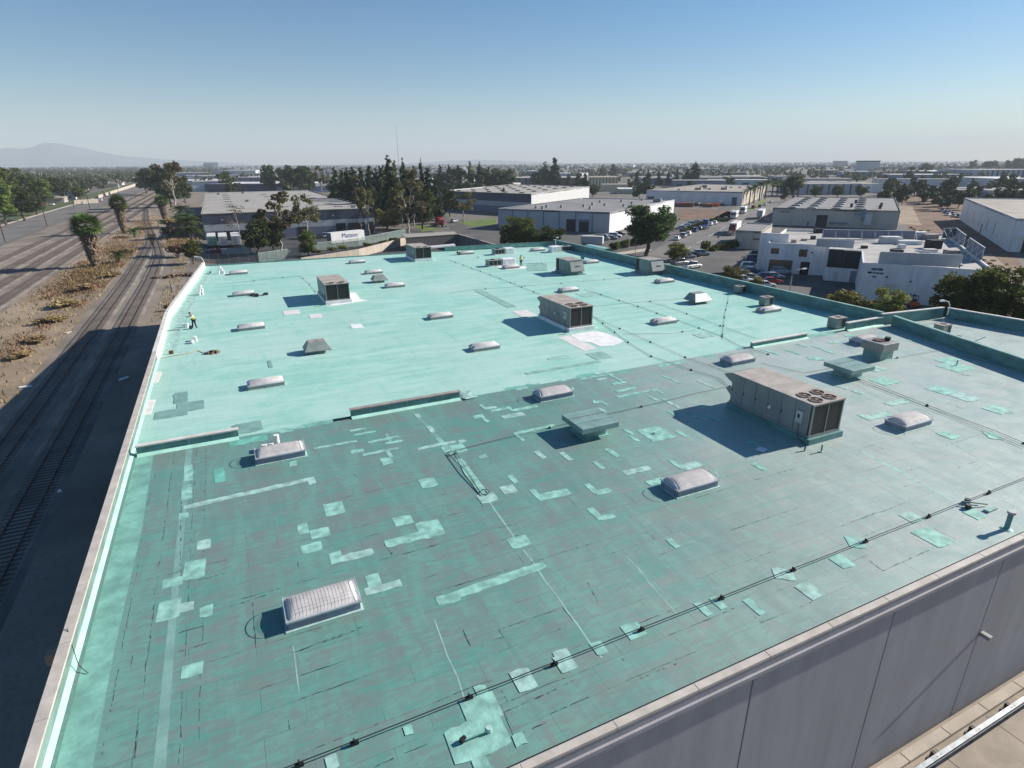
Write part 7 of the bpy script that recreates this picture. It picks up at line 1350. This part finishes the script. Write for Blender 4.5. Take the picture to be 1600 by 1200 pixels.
# in front of and around the long warehouse
tree('euc', 441, 391, 299, 74, 'tall open eucalyptus with white trunk before the long warehouse'); tree('euc', 484, 380, 302, 52, 'second open eucalyptus before the long warehouse'); tree('euc', 577, 368, 296, 34, 'slim eucalyptus with white trunk at the right end of the long warehouse'); tree('bare', 566, 370, 328, 22, 'thin nearly bare tree beside the slim eucalyptus'); tree('bare', 377, 380, 318, 50, 'bare twiggy tree before the left part of the long warehouse')
tree('broad_dark', 404, 398, 341, 52, 'dark round tree right of the dock trailers'); tree('broad_dark', 428, 394, 346, 42, 'dark tree beside the white eucalyptus trunk'); tree('broad_near', 483, 400, 361, 34, 'bright green round tree at the break in the mint fence'); tree('broad_olive', 556, 384, 358, 15, 'ivy-covered bush before the white container')
for x, y, ty, w in [(355, 300, 268, 34)]: tree('broad_dark', x, y, ty, w, 'dark tree behind the left part of the long warehouse roof')
for i, (k, x, y, ty, w) in enumerate([('broad_dark', 423, 301, 256, 26), ('conifer_wide', 413, 300, 266, 12), ('broad_dark', 448, 301, 257, 32), ('broad_dark', 467, 301, 259, 34), ('broad_dark', 484, 303, 258, 28), ('euc', 504, 306, 259, 26)]): tree(k, x, y, ty, w, ['round dark tree first in the row behind the long warehouse roof', 'slim conifer behind the long warehouse roof', 'dark tree third in the row behind the long warehouse roof', 'widest dark tree in the row behind the long warehouse roof', 'dark tree right end of the row behind the long warehouse roof', 'eucalyptus with white trunk behind the warehouse roof corner'][i], 'row behind the long warehouse')
for x, y, ty, w in [(528, 338, 258, 16), (538, 340, 256, 16), (548, 342, 258, 17), (558, 342, 257, 18), (569, 344, 262, 18), (582, 344, 258, 18), (597, 346, 255, 18), (612, 350, 240, 20), (622, 350, 250, 18), (634, 348, 247, 16), (646, 348, 256, 18), (661, 346, 243, 18), (672, 346, 260, 18), (652, 344, 254, 16), (605, 340, 252, 16), (684, 344, 272, 18), (590, 340, 262, 18)]: tree('conifer_wide' if x % 3 else 'conifer', x + random.uniform(-3, 3), y, ty + random.uniform(-2, 5), w * random.uniform(1.1, 1.8), 'tall dark conifer in the central clump behind the mint fence', 'central conifer clump')
for x, y, ty, w in [(689, 300, 255, 14), (703, 302, 256, 14), (717, 300, 258, 12), (735, 300, 251, 16), (750, 301, 253, 17), (763, 300, 258, 14)]: tree('conifer_wide', x, y, ty, w * 1.3, 'dark conifer on the skyline behind the skylit warehouse', 'skyline conifers behind the skylit warehouse')
tree('euc', 566, 352, 272, 34, 'open eucalyptus among the left of the conifer clump'); tree('broad_olive', 588, 350, 285, 34, 'olive tree in the middle of the conifer clump'); tree('broad_mid', 622, 352, 292, 36, 'green tree low in the conifer clump'); tree('euc', 648, 352, 262, 40, 'tall eucalyptus at the right of the conifer clump'); tree('euc', 640, 364, 284, 74, 'large forked eucalyptus with white trunk in front of the conifer clump'); tree('euc', 724, 348, 298, 46, 'open eucalyptus on the small lawn'); tree('broad_dark', 661, 358, 290, 50, 'dense dark tree left of the red tractor'); tree('broad_dark', 703, 338, 292, 34, 'dark tree behind the red tractor'); tree('conifer_wide', 682, 340, 276, 22, 'dark conifer just right of the conifer clump'); tree('broad_olive', 605, 358, 325, 50, 'round olive bush left of the forked eucalyptus'); tree('conifer', 787, 328, 293, 16, 'slim conifer at the corner of the pale warehouse')
for x, y, ty, w, lab in [(712, 300, 262, 40, 'broad dark tree above the skylit warehouse, leftmost'), (777, 300, 262, 38, 'broad tree above the skylit warehouse, second'), (792, 300, 264, 34, 'broad tree above the skylit warehouse, third'), (760, 300, 262, 34, 'broad tree above the skylit warehouse between the conifers')]: tree('broad_dark', x, y, ty, w, lab, 'broad trees above the skylit warehouse')
tree('broad_near', 812, 392, 336, 56, 'leafy green tree in front of the pale warehouse front'); tree('broad_dark', 838, 394, 355, 34, 'dark low tree before the pale warehouse front'); tree('broad_dark', 862, 396, 352, 50, 'dark round tree right of the leafy green one by the pale warehouse'); tree('broad_mid', 790, 390, 352, 26, 'small tree left of the leafy green one by the pale warehouse')
tree('conifer_wide', 866, 292, 246, 26, 'tallest skyline conifer before the yellow building'); tree('conifer_wide', 851, 292, 252, 26, 'skyline conifer left of the tallest one'); tree('broad_dark', 838, 292, 268, 24, 'dark tree at the foot of the tallest skyline conifer')
for x, y, ty, w in [(888, 293, 271, 14), (903, 294, 268, 16), (914, 295, 269, 16)]: tree('conifer_wide', x, y, ty, w, 'dark conifer before the yellow panel building', 'conifers before the yellow building')
tree('broad_dark', 926, 308, 288, 20, 'dark tree at the right corner of the skylit warehouse'); tree('conifer_wide', 958, 274, 256, 18, 'dark conifer on the skyline right of the yellow building'); tree('conifer_wide', 941, 274, 257, 14, 'dark conifer on the skyline above the yellow building')
for x, y, ty, w in [(994, 291, 268, 10), (1012, 290, 264, 9), (1029, 290, 268, 12), (1043, 290, 266, 9), (1056, 290, 263, 9)]: tree('conifer', x, y, ty, w, 'slim conifer in the spaced row before the grey-roofed building', 'spaced slim conifers')
tree('conifer_wide', 1084, 290, 252, 26, 'tallest dark tree standing alone behind the brown-roofed warehouse'); tree('conifer_wide', 1072, 290, 262, 18, 'dark tree just left of the tallest lone one'); tree('broad_dark', 1137, 291, 276, 26, 'rounded dark tree behind the brown-roofed warehouse')
for x, y, ty, w, lab in [(1170, 320, 290, 22, 'first palm by the street lawn strip'), (1177, 318, 286, 22, 'second palm by the street lawn strip'), (1186, 314, 281, 22, 'third palm by the street lawn strip'), (1195, 311, 279, 24, 'fourth palm by the street lawn strip'), (1206, 308, 281, 24, 'fifth palm by the street lawn strip'), (1214, 306, 285, 20, 'sixth palm by the street lawn strip')]: tree('palm_bare', x, y, ty, w, lab, 'palms along the street')
tree('palm_bare', 1238, 306, 272, 34, 'large palm at the far end of the street'); tree('palm_bare', 1246, 307, 280, 26, 'palm right of the large one at the street end'); tree('broad_dark', 1224, 305, 282, 24, 'dark tree left of the large palm'); tree('broad_dark', 1240, 306, 274, 28, 'dark tree behind the large palm')
for x, lab in [(1274, 'left dark tree before the navy-jointed warehouse'), (1308, 'middle dark tree before the navy-jointed warehouse'), (1345, 'right dark tree before the navy-jointed warehouse')]: tree('broad_dark', x, 309, 289, 22, lab, 'trees before the navy-jointed warehouse')
tree('broad_dark', 1468, 323, 297, 30, 'round green tree by the bare right lot'); tree('broad_dark', 1497, 325, 299, 24, 'dark tree left of the slit-windowed warehouse'); tree('broad_mid', 1532, 289, 274, 34, 'wide green tree in front of the big grey panel building'); tree('broad_olive', 1583, 312, 296, 28, 'olive round tree behind the slit-windowed warehouse roof'); tree('palm_bare', 1420, 283, 259, 22, 'palm tree on the skyline right of the big screen'); tree('broad_dark', 1443, 276, 254, 22, 'dark feathery tree on the skyline right of the palm'); tree('broad_mid', 1482, 280, 268, 22, 'green tree left of the far long grey building')
for x, ty, w in [(1517, 250, 14), (1540, 251, 16), (1552, 250, 12), (1572, 250, 14), (1589, 246, 26)]: tree('broad_dark', x, 268, ty, w, 'dark crown rising over the far right grey building', 'crowns over the far right building', 0.0)
tree('pine_big', 1010, 400, 319, 84, 'big dense pine standing beyond the right parapet'); tree('broad_olive', 1058, 408, 378, 40, 'olive scrub at the foot of the big pine'); tree('shrub_green', 1100, 394, 374, 18, 'small bush at the driveway corner'); tree('broad_olive', 1143, 452, 412, 46, 'round feathery shrub beside the right parapet'); tree('broad_olive', 1180, 452, 432, 24, 'small dry tree among the parked cars')
tree('broad_olive', 1322, 512, 446, 76, 'olive tree left of the roller door of the white plant'); tree('broad_olive', 1378, 520, 448, 66, 'olive tree right of the first before the white plant'); tree('broad_near', 1492, 520, 424, 86, 'large leafy tree hiding the right end of the white plant'); tree('broad_near', 1556, 530, 416, 108, 'largest leafy tree at the right frame edge behind the well'); tree('broad_near', 1608, 545, 470, 70, 'leafy tree at the extreme right frame edge')
for i in range(7): tree('shrub_green', 957 + i * 8, 391 - i * 1.6, 378 - i * 2.0, 13, 'clipped hedge bush in the kerb island before the big pine', 'hedge before the big pine')
for i in range(9): tree('shrub_green', 1112 + i * 5, 392 - i * .6, 384 - i * 1.6, 14, 'dark bush in the bed beside the small beige building', 'bushes by the small beige building')
for i in range(7): tree('shrub_green', 1066 + i * 6, 366 - i * 2.5, 357 - i * 2.5, 9, 'low bush in the strip between the two car rows', 'bushes between the car rows')
for i in range(4): tree('shrub_green', 1110 + i * 9, 347 - i * .2, 340, 10, 'low dark bush at the edge of the bare dirt lot', 'bushes at the bare dirt lot')
for i, (x, y) in enumerate([(495, 396), (520, 393), (535, 390), (575, 386), (600, 382), (615, 378)]): tree('shrub_olive', x, y, y - 9, 16, 'scrubby weed clump at the top of the retaining wall', 'weeds on the retaining wall', 1.2)
for i in range(20):
    x = random.uniform(1420, 1600); y = 360 + (x - 1420) * .42 + random.uniform(-14, 14)
    if x < 1560 and y > 430: continue
    tree('shrub_dry', x, y, y - random.uniform(2, 5), random.uniform(4, 9), 'low dry weed on the bare right lot', 'dry weeds on the bare right lot')
# where a row of look-alikes can be counted, each says its place in it
def ordinal(n):
    W = ['first', 'second', 'third', 'fourth', 'fifth', 'sixth', 'seventh', 'eighth', 'ninth', 'tenth', 'eleventh', 'twelfth', 'thirteenth', 'fourteenth', 'fifteenth', 'sixteenth', 'seventeenth', 'eighteenth', 'nineteenth', 'twentieth']; return W[n]
def count_rows():
    rows = {}
    for o in COL.objects:
        if o.parent is None and o.get('group') and o.get('label'): rows.setdefault((o['group'], o['label']), []).append(o)
    for (g, l), os_ in rows.items():
        if 1 < len(os_) <= 20:
            os_.sort(key=lambda o: math.atan2(o.location.x, o.location.y))
            for i, o in enumerate(os_): o['label'] = l + ', ' + (ordinal(i) + ' from left' if i < len(os_) - 1 else 'rightmost')
# unused prototypes must not stay behind at the world origin
for k, srcs in PR.items():
    for o in srcs[USED.get(k, 0):]:
        for c in list(o.children): bpy.data.objects.remove(c)
        bpy.data.objects.remove(o)
# dry grass on the bank between the main line and the sidings
def tufts(name, label, n, fx, mat, hmin, hmax, z=1.02):
    P = np.array([fx() for _ in range(n)]); h = rng.uniform(hmin, hmax, n); a = rng.uniform(0, 6.283, n); ln = rng.uniform(-.5, .5, (n, 2)); w = h * rng.uniform(.12, .35, n); zz = np.full(n, z); c, s = np.cos(a) * w, np.sin(a) * w
    V = np.stack([np.stack([P[:, 0] - c, P[:, 1] - s, zz], 1), np.stack([P[:, 0] + c, P[:, 1] + s, zz], 1), np.stack([P[:, 0] + c * .4 + ln[:, 0] * h, P[:, 1] + s * .4 + ln[:, 1] * h, zz + h], 1), np.stack([P[:, 0] - c * .4 + ln[:, 0] * h, P[:, 1] - s * .4 + ln[:, 1] * h, zz + h], 1)], 1).reshape(-1, 3)
    o = link(name, quads_mesh(name, V, mat)); tag(o, label, 'grass', kind='stuff'); return o
cent = [(random.uniform(-34, -24.5), random.uniform(60, 330), random.uniform(1.2, 4.0)) for _ in range(60)]
def bank():
    c = random.choice(cent); return (min(-24.8, max(-38, random.gauss(c[0], c[2] * .5) - 1)), random.gauss(c[1], c[2] * 1.5))
tufts('dry_grass', 'brown dry grass clumps on the bank between main line and sidings', 17000, bank, 'grass_dry', .10, .45); tufts('dry_grass', 'golden dry grass on the bank near the big fan palm', 4000, lambda: (min(-24.8, max(-37.5, random.gauss(-30.5, 2.4))), random.gauss(170, 14)), 'grass_gold', .15, .5)
tufts('dry_grass', 'thin scattered dry weeds over the gravel by the sidings', 3500, lambda: (random.uniform(-37, -24), random.uniform(50, 360)), 'grass_dry', .15, .5); tufts('dry_grass', 'dry brush beyond the siding bend', 9000, lambda: (random.gauss(-13.5, 2.6), random.uniform(215, 345)), 'grass_dry', .2, .8); tufts('dry_grass', 'dry weeds by the sleeper piles', 900, lambda: (random.uniform(-13.2, -10.2), random.uniform(112, 190)), 'grass_dry', .12, .4)

# ================================================================== THE FAR TOWN
quads = [q1, q2, q3, q4, q5, q7, [A0, C0, C1, BR6]]
def inside(p, q):
    s = 0
    for i in range(len(q)):
        a, b = q[i], q[(i + 1) % len(q)]
        s |= 1 if (b[0] - a[0]) * (p.y - a[1]) - (b[1] - a[1]) * (p.x - a[0]) > 0 else 2
    return s != 3
def far_pos(rmin, rmax, pxa, pxb):
    while True:
        px = random.uniform(pxa, pxb); a = YAW + math.atan2(px - 800, FPX / math.cos(PITCH)); r = math.exp(random.uniform(math.log(rmin), math.log(rmax)))
        p = Vector((math.sin(a) * r, math.cos(a) * r, 0.0))
        if any(inside(p, q) for q in quads): continue
        if -108 < p.x < -20 and p.y < 1500: continue      # railway and road
        if p.x < 60 and p.x > -12 and p.y < 430: continue
        return p, px, r
LANDM = [(10, 'at the left frame edge'), (40, 'behind the left grove'), (70, 'beyond the left grove'), (110, 'by the leaning poles'), (150, 'under the mountain'), (235, 'along the far railway'), (310, 'right of the tallest eucalyptus'), (380, 'over the left warehouse end'), (470, 'over the long warehouse middle'), (540, 'left of the conifer clump'), (650, 'behind the conifer clump'), (740, 'behind the skyline conifers'), (830, 'above the skylit warehouse'), (920, 'above the yellow building'), (1000, 'above the pale warehouse'), (1085, 'by the tall lone dark tree'), (1150, 'above the brown-roofed warehouse'), (1240, 'above the street palms'), (1310, 'above the arched-skylight building'), (1375, 'by the big outdoor screen'), (1440, 'above the bare right lot'), (1480, 'left of the far right yard'), (1520, 'above the far right yard'), (1550, 'above the slit-windowed warehouse'), (1580, 'above the right-edge brown roof'), (1700, 'at the right frame edge')]
def landmark(p):
    px = 800 + math.tan(math.atan2(p.x, p.y) - YAW) * FPX / math.cos(PITCH); return next((l for x, l in LANDM if px < x), LANDM[-1][1])
# pale warehouses far off: one box with walls, roof and a row of doors, copied and scaled
fb = thing('warehouse', 'x', 'building'); MB().box(-.5, .5, -.5, .5, 0, .97).build('wall', 'wall_lightgrey', fb, False); MB().box(-.51, .51, -.51, .51, .971, 1).build('roof', 'roof_white', fb, False); MB().box(-.40, -.30, -.512, -.502, 0, .5).build('dock_door', 'joint_dark', fb, False); MB().box(.1, .2, -.512, -.502, 0, .5).build('dock_door', 'joint_dark', fb, False)
first = True; spots = []
for i in range(150):
    p, px, r = far_pos(620, 3600, 300, 1640)
    if any((p - s).length < 75 for s in spots): continue
    spots.append(p); o = fb if first else copy_tree(fb); first = False
    o.location = p; o.rotation_euler[2] = (0 if px < 700 else -.75) + random.choice([0, math.pi / 2]); o.scale = (random.uniform(30, 90), random.uniform(22, 60), random.uniform(5, 10))
    wm = random.choice(['wall_lightgrey', 'wall_white', 'wall_slate', 'wall_beige', 'wall_grey', 'wall_blue']); rm = random.choice(['roof_white', 'roof_white', 'roof_gravel', 'roof_grey'])
    tag(o, 'far %s warehouse with %s roof %s' % (dict(wall_lightgrey='pale grey', wall_white='white', wall_slate='slate', wall_beige='beige', wall_grey='grey', wall_blue='bluish')[wm], dict(roof_white='white', roof_gravel='sandy', roof_grey='grey')[rm], landmark(p)), 'building', 'pale warehouses near the horizon')
    for c in o.children:
        if c.name.split('.')[0] in ('roof', 'wall'): c.material_slots[0].link = 'OBJECT'; c.material_slots[0].material = MAT[rm if c.name.startswith('roof') else wm]
# trees one can still tell apart in the middle distance
def proto_far():
    t = thing('far_tree', 'x', 'tree'); cl = [(random.uniform(-2.4, 2.4), random.uniform(-2.4, 2.4), random.uniform(3.5, 8.5), random.uniform(1.2, 2.2), .8) for _ in range(9)]; m = MB(); limbs(m, (0, 0, -.3), (0, 0, 5), .25, .1); m.build('trunk', 'bark', t, False); link('crown', quads_mesh('crown', leaf_quads(cluster_points(cl, 420), .8), 'leaf_far'), t, False); return t
FT = [proto_far() for _ in range(3)]; k = 0
for i in range(290):
    left = i < 120; p, px, r = far_pos(330, 1100, -60, 240) if left else (far_pos(430, 1000, 300, 1660) if i < 210 else far_pos(400, 800, 1390, 1680))
    if left and p.x > -95: continue
    if any((p - s).length < 50 for s in spots) or (not left and p.x > 330 and p.y < 190 and p.x < 420): continue
    o = FT[k] if k < 3 else copy_tree(FT[k % 3]); k += 1; p.z = ZL if left else 0.0; o.location = p; s = random.uniform(.7, 1.35); o.scale = (s, s, s * random.uniform(.8, 1.3)); o.rotation_euler[2] = random.uniform(0, 6.28)
    tag(o, ('%s street tree among the houses ' % ('near' if r < 520 else 'mid-distance' if r < 780 else 'far') + landmark(p)) if left else '%s bushy tree between industrial roofs ' % ('near' if r < 600 else 'far') + landmark(p), 'tree', 'street trees among the houses on the left' if left else 'trees between the far industrial roofs')
# the mass of trees out to the horizon
V = []
for i in range(5200):
    sel = random.random(); p, px, r = far_pos(700, 7000, -80, 330) if sel < .36 else far_pos(850, 8000, 300, 1680)
    if any((p - s).length < 45 for s in spots): continue
    n = 26 if r < 2000 else 14; h = random.uniform(6, 13) * (1.25 if random.random() < .08 else 1); w = h * random.uniform(.35, .6)
    d = rng.normal(size=(n, 3)); d /= np.linalg.norm(d, axis=1)[:, None]; c = np.array([p.x, p.y, h * .58]) + d * np.array([w, w, h * .45]) * rng.uniform(.3, 1, n)[:, None] ** .5; V.append(leaf_quads(c, 2.0 if r < 2000 else 3.4))
o = link('distant_trees', quads_mesh('distant_trees', np.concatenate(V), 'leaf_far')); tag(o, 'mass of distant trees across the flat town to the horizon', 'trees', kind='stuff')
# thin lattice pylons and tower blocks on the skyline
for i, (x, y, w, h) in enumerate([(330, 262, 60, 32), (325, 262, 40, 26), (1312, 262, 70, 24)]):
    b = at(x, 259.5); b = b.normalized() * 3300; t = thing('tower_block', ['pale tower block on the far left skyline', 'second pale block on the far left skyline', 'long dark block on the right skyline'][i], 'building', (b.x, b.y, 0)); MB().box(-w / 2, w / 2, -12, 12, 0, h).build('wall', 'wall_slate' if i == 2 else 'wall_white', t, False)
    for k in range(5): MB().box(-w / 2 + 1, w / 2 - 1, -12.3, -12.05, h * (k + .3) / 5, h * (k + .7) / 5).build('window_band', 'glass_dark', t, False)
# ================================================================== HILLS AND AIR
def hill(name, prof, dist, depth, label):
    """ridge profile in pixels of the photograph turned into real heights at its distance"""
    m = MB(); N = len(prof); rows = [[], [], []]
    for px, py in prof:
        a = YAW + math.atan2(px - 800, FPX / math.cos(PITCH)); yh = 253.2 - (px - 800) * ROLL; el = (yh - py) / (FPX / math.cos(PITCH)) * math.cos(PITCH); h = max(0, CZ + dist * el * math.cos(math.atan2(px - 800, FPX / math.cos(PITCH))))
        for k, (dd, hh) in enumerate(((-depth, -5), (0, h), (depth * .8, -5))): rows[k].append((math.sin(a) * (dist + dd), math.cos(a) * (dist + dd), hh))
    vs = rows[0] + rows[1] + rows[2]; m.add(vs, [(i, i + 1, N + i + 1, N + i) for i in range(N - 1)] + [(N + i, N + i + 1, 2 * N + i + 1, 2 * N + i) for i in range(N - 1)]); o = m.build(name, 'hill', None, smooth=True); tag(o, label, kind='structure')
hill('mountain', [(-420, 240), (-200, 236), (-60, 235), (0, 233), (22, 231), (45, 232), (62, 229), (72, 225), (84, 223), (104, 224), (118, 227), (135, 230), (150, 234), (172, 239), (196, 243), (225, 246), (260, 248.5), (300, 250.5), (345, 253), (390, 255.5)], 12800, 1000, 'hazy blue mountain ridge at the left of the skyline')
hill('hills', [(640, 254), (680, 252.5), (705, 250.5), (730, 250), (748, 249), (775, 250), (800, 251), (840, 252.5), (880, 253.5)], 12600, 800, 'faint low hills behind the central trees')
hm_, ht_, hb_ = nt('haze_air'); ht_.nodes.remove(hb_); pv = ht_.nodes.new('ShaderNodeVolumePrincipled'); pv.inputs['Color'].default_value = (0.82, 0.91, 1.0, 1); pv.inputs['Density'].default_value = 0.00012; pv.inputs['Anisotropy'].default_value = 0.0
ht_.links.new(pv.outputs[0], ht_.nodes['Material Output'].inputs['Volume'])
o = MB().box(-14200, 14200, -3100, 14200, -6, 470).build('haze', 'haze_air'); o['kind'] = 'stuff'; tag(o, 'pale blue haze lying over the whole plain', 'haze')
count_rows()
